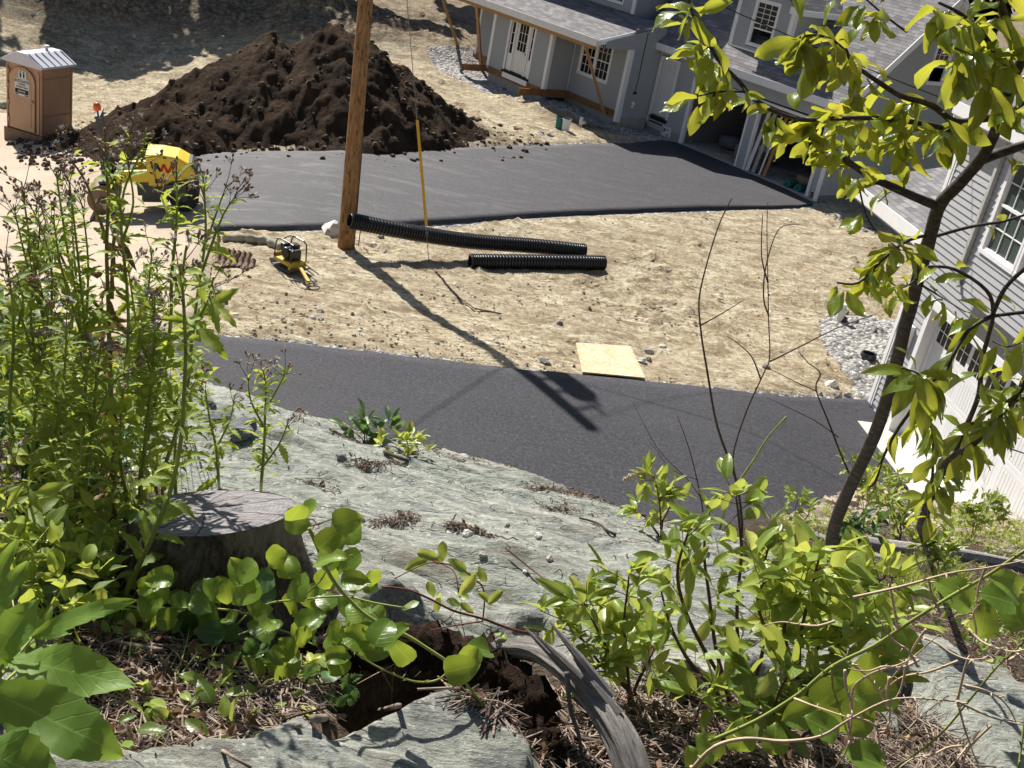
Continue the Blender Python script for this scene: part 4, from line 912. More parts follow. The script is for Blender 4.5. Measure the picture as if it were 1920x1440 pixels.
q = MB(); q.prism([(1.75, .34), (1.85, .34), (1.89, .66), (1.4, .66), (1.42, .5)], lambda a, b: rl(a, -.05, b), lambda a, b: rl(a, -.02, b)); q.build('drum_bracket', M['engine'], RL)
hp = [(1.04, .62), (1.40, .60), (1.54, .72), (2.10, .76), (2.12, .92), (2.0, 1.12), (1.76, 1.28), (1.4, 1.36), (1.04, 1.38)]
q = MB(); q.prism(hp, lambda a, b: rl(a, .0, b), lambda a, b: rl(a, .92, b)); hd_ = q.build('hood', M['yellow'], RL, bevel=.05)
q = MB(); q.prism([(2.06, .86), (2.15, .86), (2.13, 1.0), (2.05, 1.12), (1.98, 1.14)], lambda a, b: rl(a, .08, b), lambda a, b: rl(a, .84, b)); q.build('grille', M['engine'], RL)
q = MB(); q.box((1.86, .0, .70), (2.12, .92, .78), rl); q.build('front_bumper', M['steel'], RL)
q = MB(); q.box((1.2, -.008, .70), (1.38, .002, .80), rl); q.build('data_plate', M['engine'], hd_)
W_ = MB(); Wr = MB()
def st(mb, a, b, c, d): mb.prism([a, b, c, d], lambda x, z: rl(x, .0, z), lambda x, z: rl(x, -.008, z))
st(W_, (1.22, 1.17), (1.29, 1.17), (1.38, .97), (1.32, .97)); W_.build('letter_stroke', M['gap'], hd_)
st(Wr, (1.34, 1.0), (1.40, 1.14), (1.46, 1.14), (1.39, .97)); st(Wr, (1.40, 1.14), (1.46, 1.14), (1.54, .93), (1.48, .93)); st(Wr, (1.48, .93), (1.54, .93), (1.68, 1.15), (1.60, 1.15)); Wr.build('letter_stroke', M['red'], hd_)
q = MB(); q.box((-.05, .06, .70), (1.14, .86, .76), rl); q.box((.78, .05, .4), (1.14, .87, .72), rl); q.build('floor_plate', M['engine'], RL, bevel=.01)
for y0, y1 in ((.0, .12), (.80, .92)): q = MB(); q.box((.35, y0, .72), (1.1, y1, 1.0), rl); q.build('side_console', M['yellow'], RL, bevel=.03)
q = MB(); q.box((.28, .24, .76), (.75, .68, .98), rl); q.box((.16, .24, .95), (.3, .68, 1.35), rl); q.box((.1, .0, .72), (.28, .92, .9), rl); q.build('seat', M['rubber'], RL, bevel=.05)
q = MB(); q.beam(rl(1.05, .46, .8), rl(.88, .46, 1.2), .05, .05); q.tube([rl(.86+.06*math.cos(t), .46+.18*math.sin(t), 1.22+.05*math.cos(t)) for t in np.linspace(0, 6.283, 17)], .013, 6, cap=False); q.build('steering_wheel', M['rubber'], RL)
for y in (.06, .86): q = MB(); q.beam(rl(.08, y, .75), rl(.12, y, 2.2), .10, .07, up=rx); q.build('roll_bar_post', M['engine'], RL, bevel=.01)
q = MB(); q.beam(rl(.12, .0, 2.22), rl(.12, .92, 2.22), .1, .06); q.build('roll_bar_top', M['steel'], RL)
q = MB(); q.beam(rl(.14, .1, 2.24), rl(.14, .1, 2.36), .03, .03); q.build('beacon_stem', M['rubber'], RL)
q = MB(); q.lathe([(.04, 2.36), (.082, 2.37), (.085, 2.44), (.07, 2.52), (.03, 2.545)], lambda x, y, z: rl(.14+x, .1+y, z), 16); q.build('beacon', M['orange'], RL, smooth=True)

# ================================================================== plate compactor
cb = Vector((-4.86, 20.85, .0)); ca = R_(-38); cxv = Vector((math.cos(ca), math.sin(ca), 0)); cyv = Vector((-math.sin(ca), math.cos(ca), 0))
cl = lambda x, y, z: cb+cxv*x+cyv*y+Vector((0, 0, z))
CP = thing('plate_compactor', cb, 'small yellow plate compactor with black engine inside a tube cage', 'plate compactor')
q = MB(); q.prism([(-.36, .07), (-.28, .0), (.28, .0), (.36, .07), (.36, .09), (.27, .025), (-.27, .025), (-.36, .09)], lambda a, b: cl(a, -.24, b+.02), lambda a, b: cl(a, .24, b+.02)); q.build('base_plate', M['steel'], CP)
q = MB(); q.box((-.30, -.2, .12), (.26, .2, .20), cl); q.box((-.30, -.2, .20), (-.27, .2, .27), cl); q.box((.2, -.2, .06), (.27, .2, .22), cl); q.build('deck', M['yellow2'], CP, bevel=.01)
q = MB(); q.lathe([(.10, -.16), (.12, -.15), (.12, .0), (.10, .02)], lambda x, y, z: cl(x, z, .34+y), 18); q.box((-.12, -.1, .2), (.14, .16, .36), cl); q.box((-.1, 0, .36), (.08, .16, .5), cl); q.box((-.2, -.12, .36), (-.08, .02, .50), cl); q.box((.08, -.12, .28), (.2, .1, .44), cl); q.build('engine', M['black'], CP, bevel=.012)
for y in (-.19, .19):
    q = MB(); q.tube([cl(-.27, y, .2), cl(-.25, y, .5), cl(-.2, y, .58), cl(-.1, y*.9, .60), cl(.15, y*.9, .60), cl(.23, y, .55), cl(.26, y, .2)], .014, 8); q.build('cage_tube', M['black'], CP)
q = MB(); q.tube([cl(-.1, -.17, .6), cl(-.08, 0, .66), cl(-.1, .17, .6)], .013, 8); q.build('lift_bar', M['black'], CP)
hb = cl(.27, -.02, .2); he = G(577, 539)+Vector((0, 0, .12))
q = MB(); q.beam(hb, he, .065, .04); q.build('handle_bar', M['yellow2'], CP)
q = MB(); q.tube([he+cxv*(.04+.05*math.cos(t)*0)+cyv*(.17*math.sin(t))+cxv*(.05*math.cos(t)) for t in np.linspace(0, 6.283, 20)], .010, 6, cap=False); q.tube([he+cxv*(.16+.09*math.cos(t))+cyv*(.15*math.sin(t))-Vector((0, 0, .07)) for t in np.linspace(0, 6.283, 20)], .010, 6, cap=False); q.build('handle_grip', M['black'], CP)
for y in (-.02, .1): q = MB(); q.tube([cl(.27, y+.06, .16), cl(.62, y+.16, .05)], .011, 6); q.build('wheel_arm', M['steel'], CP)

# ================================================================== utility pole with transformer, guy wire and cables
pb_ = G(648, 466); d0 = ray(686, 0); s_ = 6.0
lean = None

_tip = G(1110, 808); _n = Vector(CAMP-np.array(pb_)).cross(Vector(ray(686, 0))); _best = None
for _k in range(60):
    _h = 7.5+_k*.05; _T = Vector((_tip.x-math.cos(SUN_AZ)*_h/math.tan(SUN_EL), _tip.y-math.sin(SUN_AZ)*_h/math.tan(SUN_EL), _tip.z+_h)); _e = abs((_T-Vector(CAMP)).dot(_n))
    if _best is None or _e < _best[0]: _best = (_e, _h, _T)
axis_ = (_best[2]-pb_).normalized(); POLEH = (_best[2]-pb_).length; print('pole', _best, pb_, POLEH)
PO = thing('utility_pole', pb_, 'tall brown wooden utility pole standing between the two driveways', 'utility pole')
pts = [pb_+axis_*z for z in np.linspace(-.3, POLEH, 16)]; q = MB(); q.tube(pts, [.185-.0055*z for z in np.linspace(0, POLEH, 16)], 24, wob=.02); q.build('shaft', M['pole'], PO, smooth=True)
side = Vector((.72, .69, 0)); TH = POLEH*.86; tc = pb_+axis_*TH+side*.56
q = MB(); q.lathe([(.0, -.52), (.22, -.52), (.26, -.46), (.26, .42), (.22, .50), (.0, .52)], lambda x, y, z: tc+Vector((x, y, z)), 24); tr_ = q.build('transformer', M['concrete'], PO)
q = MB(); q.tube([tc+Vector((.08, 0, .42)), tc+Vector((.10, 0, .78))], [.05, .03], 10); q.build('bushing', M['steel'], tr_)
for z in (-.25, .25): q = MB(); q.beam(pb_+axis_*(TH+z), tc+Vector((0, 0, z)), .06, .05); q.build('bracket', M['steel'], PO)
q = MB(); CT = POLEH*.945; q.beam(pb_+axis_*CT, pb_+axis_*CT+side*.55, .05, .05); q.tube([pb_+axis_*(CT+.02)+side*.5, pb_+axis_*(CT+.3)+side*.5], .03, 8); q.build('cutout_arm', M['steel'], PO)
q = MB(); q.tube([pb_+axis_*z+Vector((.19, -.02, 0)) for z in (-.1, 2.6)], .012, 6); q.build('ground_wire', M['steel'], PO)
anchor = G(806, 500); gtop = pb_+axis_*(POLEH*.9)
q = MB(); q.tube([anchor-Vector((0, 0, .05)), anchor.lerp(gtop, .5), gtop], .008, 6); gw = q.build('guy_wire', M['wire'], None, loc=anchor); tag(gw, 'thin steel guy wire running from the dirt up to the utility pole', 'guy wire')
d_ = (gtop-anchor).normalized(); q = MB()
def onguy(py):
    lo, hi = 0., 1.
    for _ in range(40):
        m_ = (lo+hi)/2; y_ = proj(anchor.lerp(gtop, m_))[1]
        if y_ > py: lo = m_
        else: hi = m_
    return anchor.lerp(gtop, lo)
q.tube([onguy(424), onguy(300), onguy(226)], .032, 10); q.build('guard_sleeve', M['guard'], gw); q = MB(); q.tube([onguy(445), onguy(436)], .03, 8); q.build('clamp', M['steel'], gw)
def cable(a, b, sag, r, label, n=18):
    a = Vector(a); b = Vector(b); q = MB(); q.tube([a.lerp(b, i/n)-Vector((0, 0, sag*4*(i/n)*(1-i/n))) for i in range(n+1)], r, 5); o = q.build('overhead_cable', M['cable'], None, loc=a); tag(o, label, 'cable')
cable(pb_+axis_*POLEH*.78, h2(-1.1, .3, 5.75), .25, .010, 'black cable from the utility pole to the eave of the right house')
cable(pb_+axis_*POLEH*.76, (-13, 4.2, 8.9), .15, .013, 'black cable leaving the utility pole towards the left foreground')
cable(pb_+axis_*POLEH*.98, (25, 60, 13), .6, .010, 'black line running from the pole top over the houses')
q = MB(); e0 = G(672, 462); q.tube([e0, e0+Vector((0, 0, .62))], .013, 6); tag(q.build('steel_stake', M['steel'], None, loc=e0), 'thin dark stake upright just right of the utility pole', 'stake')

# ================================================================== corrugated drain pipes
def corr(ctrl, r, name, label):
    P = [Vector(p) for p in ctrl]; L = [0]
    for i in range(1, len(P)): L.append(L[-1]+(P[i]-P[i-1]).length)
    def ev(s):
        i = 0
        while i < len(P)-2 and L[i+1] < s: i += 1
        t = (s-L[i])/(L[i+1]-L[i]); a = P[max(i-1, 0)]; b = P[i]; c = P[i+1]; d = P[min(i+2, len(P)-1)]
        return .5*((2*b)+(c-a)*t+(2*a-5*b+4*c-d)*t*t+(3*b-a-3*c+d)*t**3)
    pts, rad = [], []; n = int(L[-1]/.066)
    for k in range(n):
        s0 = L[-1]*k/n; ds = L[-1]/n
        for f_, rr in ((0, r*.80), (.16, r*.82), (.34, r), (.66, r), (.84, r*.82)): pts.append(ev(s0+ds*f_)); rad.append(rr)
    pts.append(ev(L[-1])); rad.append(r*.88)
    q = MB(); q.tube(pts, rad, 28, cap=False); q.tube(pts[::-1][::10]+[pts[0]], r*.80, 20, cap=False)
    o = q.build(name, M['black'], None, loc=P[0], smooth=False); tag(o, label, 'drain pipe', 'black corrugated drain pipes'); return o
corr([GH(655, 413, .80), GH(760, 434, .62), GH(880, 452, .42), GH(1000, 461, .28), GH(1097, 471, .19)], .18, 'corrugated_pipe', 'long black corrugated pipe propped up behind the utility pole')
corr([GH(881, 490, .17), GH(1010, 491, .17), GH(1134, 493, .17)], .175, 'corrugated_pipe', 'shorter black corrugated pipe lying flat in front of the long one')

# ================================================================== small things on the plot
q = MB(); c4 = [G(1078, 650), G(1180, 656), G(1208, 716), G(1090, 705)]; zt = [p+Vector((0, 0, .085)) for p in c4]
q.add([p-Vector((0, 0, .02)) for p in zt]+zt, [(3, 2, 1, 0), (4, 5, 6, 7), (0, 1, 5, 4), (1, 2, 6, 5), (2, 3, 7, 6), (3, 0, 4, 7)])
tag(q.build('plywood_sheet', M['ply'], None, loc=zt[0]), 'flat sheet of tan chipboard lying in the dirt beside the lower driveway', 'board')
def bucket(px, py, h_, r, m1, label, lid=None):
    c = G(px, py)+Vector((0, 0, .02)); q = MB(); f_ = lambda x, y, z: c+Vector((x, y, z))
    q.lathe([(r*.86, 0), (r, h_*.9), (r*1.06, h_*.9), (r*1.06, h_), (r*.98, h_)], f_, 20); o = q.build('bucket', m1, None, loc=c); tag(o, label, 'bucket')
    q = MB(); q.lathe([(0, h_*.98), (r*1.0, h_*.985), (r*1.0, h_*1.0)], f_, 20); q.build('lid', M['trim'], o); return o
bucket(1047, 243, .44, .15, M['teal'], 'teal bucket with white lid by the porch gravel'); bucket(1059, 247, .44, .15, M['trim'], 'white bucket standing right of the teal bucket')
def pvc(px, py, h_, r, label, tee=True, lx=0):
    c = G(px, py); ax = Vector((lx, 0, 1)).normalized(); q = MB(); q.tube([c-ax*.05, c+ax*h_*.55, c+ax*h_*.551, c+ax*h_*.75, c+ax*h_*.751, c+ax*h_], [r, r, r*1.18, r*1.18, r, r], 14)
    if tee: q.tube([c+ax*h_*.45, c+ax*h_*.62+Vector((.16, -.05, 0))], r*.95, 12)
    tag(q.build('pipe_stub', M['pvc'], None, loc=c), label, 'pipe')
pvc(1087, 241, .42, .065, 'white plastic pipe stub with side branch near the porch'); pvc(792, 108, .36, .09, 'white plastic pipe stub standing beyond the soil heap'); pvc(1573, 604, .45, .085, 'white plastic pipe stub at the top of the gravel drain bed', False, -.05)
def ringd(px, py, r, label):
    c = G(px, py)+Vector((0, 0, .03)); q = MB(); q.lathe([(r*.72, 0), (r*1.1, 0), (r*1.12, .03), (r*.98, .09), (r*.86, .09), (r*.84, .01), (r*.72, .01)], lambda x, y, z: c+Vector((x, y, z)), 30)
    o = q.build('drain_ring', M['black'], None, loc=c); tag(o, label, 'drain ring'); q = MB(); q.lathe([(0, .0), (r*.85, .0), (r*.85, .012)], lambda x, y, z: c+Vector((x, y, z)), 24); q.build('drain_bottom', M['gap'], o)
ringd(1627, 672, .155, 'round black drain ring set in the gravel bed'); ringd(1576, 603, .13, 'black drain ring around the foot of the white pipe stub')
def rock_mesh(c, sx, sy, sz, seed, mat, name='stone', rough=.28, sub=3, flat=False):
    bm = bmesh.new(); bmesh.ops.create_icosphere(bm, subdivisions=sub, radius=1)
    rot = Matrix.Rotation(seed*1.3, 3, 'Z')
    for v in bm.verts:
        d = v.co.normalized(); n_ = mnoise.noise(d*1.4+Vector((seed*3.1, seed, 0)))*rough*1.6+mnoise.noise(d*3.7+Vector((0, seed*2, 3)))*rough*.6
        p = d*(1+n_)
        for k in range(4):
            pn_ = Vector((math.sin(seed*7+k*2.1), math.cos(seed*5+k*1.7), math.sin(seed+k)*.6)).normalized(); e = p.dot(pn_)
            if e > .72: p -= pn_*(e-.72)*.85
        v.co = rot@Vector((p.x*sx, p.y*sy, p.z*sz))
    me = bpy.data.meshes.new(name); bm.to_mesh(me); bm.free(); me.materials.append(mat)
    o = bpy.data.objects.new(name, me); COL.objects.link(o); o.location = c; ORG[o.name] = Vector(c)
    if not flat: me.polygons.foreach_set('use_smooth', [False]*len(me.polygons))
    return o
STONES = [(620, 440, .30, .24, 'stone_w', 'big pale rock behind the foot of the utility pole'), (583, 271, .27, .2, 'stone_w', 'pale boulder at the foot of the soil heap by the driveway'), (226, 244, .22, .2, 'stone_d', 'dark boulder between the toilet and the soil heap'),
 (699, 464, .13, .10, 'stone_w', 'pale rounded stone under the long black pipe'), (713, 444, .10, .06, 'stone', 'small stone under the long black pipe'), (703, 489, .12, .06, 'stone', 'brownish stone right of the pole foot'), (642, 486, .09, .05, 'stone', 'flat stone left of the pole shadow'),
 (1013, 256, .20, .15, 'stone', 'grey rock left of its neighbour below the porch'), (1029, 258, .17, .14, 'stone', 'grey rock right of its neighbour below the porch'), (948, 248, .12, .06, 'stone', 'small flat stone left of the two porch rocks'), (962, 246, .1, .05, 'stone', 'pebble in the middle of three left of the porch rocks'), (838, 272, .14, .05, 'stone_w', 'flat pale stone at the upper driveway edge'),
 (1049, 611, .09, .09, 'stone_d', 'jagged dark clod alone in the middle of the dirt'), (1217, 662, .10, .07, 'stone', 'leftmost stone of the group beside the chipboard'), (1240, 654, .10, .08, 'stone_w', 'topmost stone of the group beside the chipboard'), (1246, 664, .08, .06, 'stone', 'rightmost stone of the group beside the chipboard'), (1203, 680, .10, .08, 'stone_w', 'pale stone touching the chipboard edge'), (1217, 676, .07, .05, 'stone_d', 'dark pebble right of the pale stone by the chipboard'), (1180, 652, .07, .05, 'stone_d', 'dark pebble above the chipboard'),
 (884, 626, .07, .06, 'stone_w', 'upper pale stone beside the pole shadow'), (884, 636, .07, .05, 'stone', 'lower stone beside the pole shadow'), (672, 624, .08, .06, 'stone_w', 'pale stone near the lower driveway left of the pole shadow'), (818, 648, .06, .05, 'stone_d', 'dark pebble close to the lower driveway'), (930, 646, .10, .05, 'stone', 'flat stone right of the pole shadow'),
 (600, 587, .08, .06, 'stone', 'upper pebble of three below the compactor'), (585, 598, .07, .05, 'stone_w', 'left pebble of three below the compactor'), (601, 600, .06, .05, 'stone', 'right pebble of three below the compactor'), (407, 560, .2, .13, 'stone_d', 'dark rounded stone beside the torn silt netting'), (853, 516, .05, .05, 'stone_d', 'dark pebble below the flat pipe'), (1048, 453, .05, .04, 'stone_d', 'tiny clod above the pipes'),
 (1560, 727, .14, .12, 'stone_w', 'pale stone at the end of the lower driveway'), (1570, 744, .12, .1, 'stone', 'brown stone below the pale one at the driveway end'), (1590, 742, .08, .07, 'stone', 'small stone at the foot of the gravel bed'), (1437, 692, .1, .07, 'stone_d', 'dark stone alone near the bare twigs'), (1607, 594, .09, .06, 'stone', 'small stone right of the white pipe stub'), (663, 514, .05, .04, 'stone_d', 'dark pebble beside the pole shadow top'), (545, 610, .06, .05, 'stone_w', 'pale pebble on the shoulder of the lower driveway'), (1020, 680, .12, .05, 'stone_d', 'dark clod left of the chipboard')]
for i, (px, py, r, hh_, mt, lb) in enumerate(STONES):
    c = G(px, py); c.z += hh_*.25; c.y += r*.3; tag(rock_mesh(c, r, r*.8, hh_*.85, i+1.37, M[mt], sub=4 if r > .2 else 3), lb, 'stone', None)
rs = random.Random(5)
for i in range(20):                       # row of stones along the porch of the right house
    f_ = i/19; px = 1562+f_*96+rs.uniform(-4, 4); py = 404+f_*40+rs.uniform(-7, 7); c = G(px, py); r = rs.uniform(.08, .2)
    tag(rock_mesh(c, r, r*.8, r*.7, 60+i*1.7, M['stone' if i % 3 else 'stone_d'], sub=2), 'grey stone in the row lying along the side porch of the right house', 'stone', 'row of stones along the side porch')
M['clod'] = simple('dirt_clod', (.40, .33, .24), .95, .35, 7)
for nm_, mt_, cnt, r0_, r1_, lb_ in (('pebbles', 'stone', 420, .01, .03, 'scattered grey pebbles over the dirt plot'), ('clods', 'clod', 3000, .01, .032, 'scattered tan clods over the dirt plot')):
    q = MB()
    for i in range(cnt):
        px = rs.uniform(400, 1660); py = rs.uniform(395, 760) if rs.random() < .85 else rs.uniform(60, 280)
        c = at_z(px, py, .1); c.z = float(gbase(c.x, c.y))
        if mt_ == 'clod' and float(fbm(c.x*.5, c.y*.5, 77, 3)) < rs.uniform(-.3, .3): continue
        if inpoly(c.x, c.y, P_LO) or inpoly(c.x, c.y, P_UP) or inpoly(c.x, c.y, P_RD) or c.y < 12: continue
        r = r0_+(r1_-r0_)*rs.random()**3; R3 = Matrix.Rotation(rs.uniform(0, 6), 3, 'Z'); vs = [c+R3@Vector((a*r*rs.uniform(.7, 1.3), b*r*rs.uniform(.7, 1.2), r*k+.03)) for a, b, k in ((-1, -1, -.5), (1, -1, -.5), (1, 1, -.5), (-1, 1, -.5), (-.5, -.6, .6), (.6, -.5, .7), (.5, .6, .5), (-.6, .5, .6))]
        q.add(vs, [(4, 5, 6, 7), (0, 1, 5, 4), (1, 2, 6, 5), (2, 3, 7, 6), (3, 0, 4, 7)])
    o = q.build(nm_, M[mt_]); tag(o, lb_, nm_); o['kind'] = 'stuff'
def sock(pts, r, label):
    q = MB(); P = [Vector(p) for p in pts]; out = []
    for i in range(len(P)-1):
        for k in range(6): out.append(P[i].lerp(P[i+1], k/6))
    out.append(P[-1]); q.tube(out, [r*(1+.2*math.sin(i*1.9)) for i in range(len(out))], 12, wob=.3); tag(q.build('silt_sock', M['net'], None, loc=P[0], smooth=True), label, 'silt sock')
V3 = Vector
sock([G(420, 450)+V3((0, 0, .05)), G(460, 455)+V3((0, 0, .1)), G(500, 460)+V3((0, 0, .1)), G(528, 470)+V3((0, 0, .05))], .10, 'sandy silt sock lying left of the plate compactor')
sock([G(-60, 190)+V3((0, 0, .1)), G(-10, 200)+V3((0, 0, .1)), G(16, 204)+V3((0, 0, .1))], .14, 'greenish silt sock at the left edge behind the toilet')
sock([G(134, 249)+V3((0, 0, .1)), G(150, 254)+V3((0, 0, .1)), G(170, 258)+V3((0, 0, .08))], .12, 'short silt sock right of the toilet')
def scrap(px, py, w_, lab, ang):
    c = G(px, py)+V3((0, 0, .03)); ca_, sa_ = math.cos(ang), math.sin(ang); q = MB(); n_ = 40; vs = []
    for i in range(n_+1):
        x = -w_/2+w_*i/n_; z = .05*abs(math.sin(i*.55))
        for y, k in ((-.14, 0), (0, .03), (.12, .1)): vs.append(c+V3((x*ca_-y*sa_, x*sa_+y*ca_, z+k)))
    q.add(vs, [(i*3+j, i*3+3+j, i*3+4+j, i*3+1+j) for i in range(n_) for j in range(2)]); o = q.build('corrugated_scrap', M['rust'], None, loc=c); m_ = o.modifiers.new('s', 'SOLIDIFY'); m_.thickness = .012; tag(o, lab, 'scrap')
scrap(435, 486, .75, 'upper torn strip of brown corrugated pipe left of the compactor', R_(4)); scrap(440, 498, .8, 'lower torn strip of brown corrugated pipe left of the compactor', R_(8))
q = MB(); q.tube([G(815, 505)+V3((0, 0, .03)), G(830, 530)+V3((0, 0, .04)), G(860, 560)+V3((0, 0, .03)), G(890, 581)+V3((0, 0, .03)), G(940, 590)+V3((0, 0, .02))], .016, 6); tag(q.build('loose_cable', M['dull_board'], None, loc=anchor), 'dark loose cable snaking over the dirt from the guy anchor', 'cable')
# ================================================================== plants: leaf and stem kit
def leafmat(name, a, b, yel, trans=.45, rough=.42, spec=.45):
    t = NT(name, rough, spec); lv = t.attr('lv'); lu = t.attr('lu'); lw = t.attr('lw')
    c = t.ramp(lv, [(0, a), (.6, b), (.86, b), (1, yel)])
    bl = t.noise(30, 4, .6); c = t.mix(t.ramp(bl, [(.35, (.28,)*3), (.6, (0,)*3)]), c, tuple(x*.55 for x in a))
    rib = t.ramp(t.math('ABSOLUTE', lu), [(0, (.55,)*3), (.07, (0,)*3)]); c = t.mix(rib, c, tuple(min(1, x*1.5+.05) for x in b))
    sp = t.math('FRACT', t.math('MULTIPLY', t.math('SUBTRACT', lw, t.math('MULTIPLY', t.math('ABSOLUTE', lu), .22)), 7.0))
    vein = t.ramp(t.math('ABSOLUTE', t.math('SUBTRACT', sp, .5)), [(0, (1,)*3), (.09, (0,)*3)])
    c = t.mix(t.math('MULTIPLY', vein, .07), c, tuple(min(1, x*1.4+.03) for x in b)); t.color(c)
    t.bump(t.math('ADD', t.math('MULTIPLY', vein, -.35), bl), .3, .003)
    tr = t.n('ShaderNodeBsdfTranslucent'); m = t.n('ShaderNodeMixShader'); m.inputs[0].default_value = trans
    tc = t.mix(.5, c, (min(1, yel[0]*1.35), min(1, yel[1]*1.35), yel[2])); t.l(tc, tr.inputs['Color'])
    out = t.t.nodes['Material Output']; t.l(t.b.outputs[0], m.inputs[1]); t.l(tr.outputs[0], m.inputs[2]); t.l(m.outputs[0], out.inputs[0]); return t.mat
M['leaf_tree'] = leafmat('sapling_leaf', (.045, .10, .018), (.20, .30, .035), (.62, .56, .07), .5, .3, .6)
M['leaf_weed'] = leafmat('weed_leaf', (.12, .20, .035), (.30, .42, .065), (.55, .56, .10), .5, .55, .3)
M['leaf_vine'] = leafmat('vine_leaf', (.06, .14, .022), (.22, .35, .045), (.46, .50, .06), .45, .33, .5)
M['leaf_shrub'] = leafmat('shrub_leaf', (.07, .15, .03), (.27, .38, .07), (.62, .62, .15), .45, .36, .5)
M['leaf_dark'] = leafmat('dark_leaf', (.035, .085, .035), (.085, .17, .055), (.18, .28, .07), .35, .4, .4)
M['leaf_big'] = leafmat('broad_leaf', (.09, .18, .03), (.19, .33, .055), (.36, .48, .08), .45, .5, .3)
M['leaf_dry'] = leafmat('dry_leaf', (.085, .05, .035), (.22, .14, .095), (.48, .33, .21), .2, .8, .1)
M['bark'] = None
t = NT('sapling_bark', .75, .3); v = t.map((6, 6, 20)); f = t.noise(4, 5, .7, vec=v)
t.color(t.ramp(f, [(.3, (.035, .026, .022)), (.55, (.075, .058, .048)), (.72, (.17, .145, .125))])); t.bump(f, .6, .004); M['bark'] = t.mat
M['stem_green'] = simple('green_stem', (.26, .31, .07), .55, .2, 12)
M['stem_red'] = simple('reddish_stem', (.16, .05, .035), .55, .25, 14)
M['stem_brown'] = simple('brown_stem', (.13, .08, .055), .7, .3, 14)
M['stem_tan'] = simple('tan_cane', (.56, .43, .29), .7, .2, 14)
M['stem_dry'] = simple('dry_stem', (.24, .19, .08), .7, .3, 14); M['twig_dark'] = simple('dark_twig', (.085, .045, .036), .7, .3, 16)
M['seedhead'] = simple('brown_seed_head', (.33, .22, .155), .85, .35, 20)
M['fluff'] = simple('white_seed_fluff', (.62, .60, .57), .95, .08, 20)
PROF = {
 'oblong': [(0, .06), (.12, .45), (.28, .82), (.48, 1.0), (.66, .93), (.82, .62), (.93, .28), (1, .0)],
 'oval': [(0, .08), (.10, .62), (.25, .95), (.45, 1.0), (.65, .86), (.82, .55), (.93, .26), (1, .0)],
 'round': [(0, .25), (.06, .78), (.2, 1.0), (.42, 1.02), (.62, .88), (.8, .58), (.92, .27), (1, .0)],
 'lance': [(0, .10), (.12, .42), (.3, .8), (.45, 1.0), (.6, .86), (.78, .5), (.9, .22), (1, .0)],
 'tooth': [(0, .15), (.08, .35), (.12, .25), (.22, .75), (.26, .5), (.38, 1.05), (.43, .72), (.56, 1.0), (.60, .62), (.72, .72), (.76, .42), (.87, .42), (1, 0)],
 'dock': [(0, .12), (.08, .42), (.10, .36), (.2, .74), (.22, .66), (.32, .95), (.34, .86), (.45, 1.05), (.47, .95), (.58, 1.0), (.6, .88), (.71, .84), (.73, .72), (.83, .55), (.85, .46), (.93, .24), (1, 0)]}
class LB:
    def __init__(s, seed=1): s.v = []; s.f = []; s.lv = []; s.lu = []; s.lw = []; s.r = random.Random(seed)
    def leaf(s, base, axis, up, L, W, prof='oblong', curl=.5, fold=.25, lv=None, wave=.06, side=0.0):
        r = s.r; axis = Vector(axis).normalized(); up = Vector(up); sd = axis.cross(up)
        if sd.length < 1e-4: sd = axis.orthogonal()
        sd.normalize(); up = sd.cross(axis).normalized(); P = PROF[prof]; n = len(P); lv = r.random() if lv is None else lv
        cols = (-1, -.5, 0, .5, 1); o = len(s.v); p = Vector(base); ang = 0; last = 0; ph = r.random()*6
        for t, wv in P:
            d = (t-last)*L; ang = curl*t; dirv = axis*math.cos(ang)-up*math.sin(ang)+sd*(side*t); p = p+dirv*d; last = t; u2 = axis*math.sin(ang)+up*math.cos(ang)
            for c in cols:
                w_ = c*wv*W*.5; q = p+sd*(w_*math.cos(fold))+u2*(abs(w_)*math.sin(fold)+wave*W*abs(c)*math.sin(ph+t*9+c*1.3))
                s.v.append((q.x, q.y, q.z)); s.lv.append(lv); s.lu.append(c); s.lw.append(t)
        for i in range(n-1):
            for k in range(4): a = o+i*5+k; s.f.append((a, a+1, a+6, a+5))
        return p
    def build(s, name, mat, parent=None, loc=None):
        L = Vector(loc) if loc is not None else (ORG[parent.name] if parent else Vector((0, 0, 0)))
        me = bpy.data.meshes.new(name); co = np.array(s.v, np.float32)-np.array(L, np.float32)
        me.from_pydata(co.tolist(), [], s.f); me.materials.append(mat)
        for an in ('lv', 'lu', 'lw'):
            a = me.attributes.new(an, 'FLOAT', 'POINT'); a.data.foreach_set('value', np.array(getattr(s, an), np.float32))
        me.polygons.foreach_set('use_smooth', [True]*len(me.polygons)); me.update()
        o = bpy.data.objects.new(name, me); COL.objects.link(o)
        if parent: o.parent = parent; ORG[o.name] = ORG[parent.name]
        elif loc is not None: o.location = loc; ORG[o.name] = Vector(loc)
        return o
def P3(px, py, Y): return at_y(px, py, Y)
def path(pts, Y0, Y1=None):
    Y1 = Y0 if Y1 is None else Y1; n = len(pts); return [P3(x, y, Y0+(Y1-Y0)*i/max(1, n-1)) for i, (x, y) in enumerate(pts)]
def smooth(P, k=5):
    P = [Vector(p) for p in P]; out = []
    for i in range(len(P)-1):
        a = P[max(i-1, 0)]; b = P[i]; c = P[i+1]; d = P[min(i+2, len(P)-1)]
        for j in range(k): t = j/k; out.append(.5*((2*b)+(c-a)*t+(2*a-5*b+4*c-d)*t*t+(3*b-a-3*c+d)*t**3))
    out.append(P[-1]); return out
def taper(n, a, b): return [a+(b-a)*i/(n-1) for i in range(n)]
UP = Vector((0, 0, 1)); CAMV = Vector(CAMP)
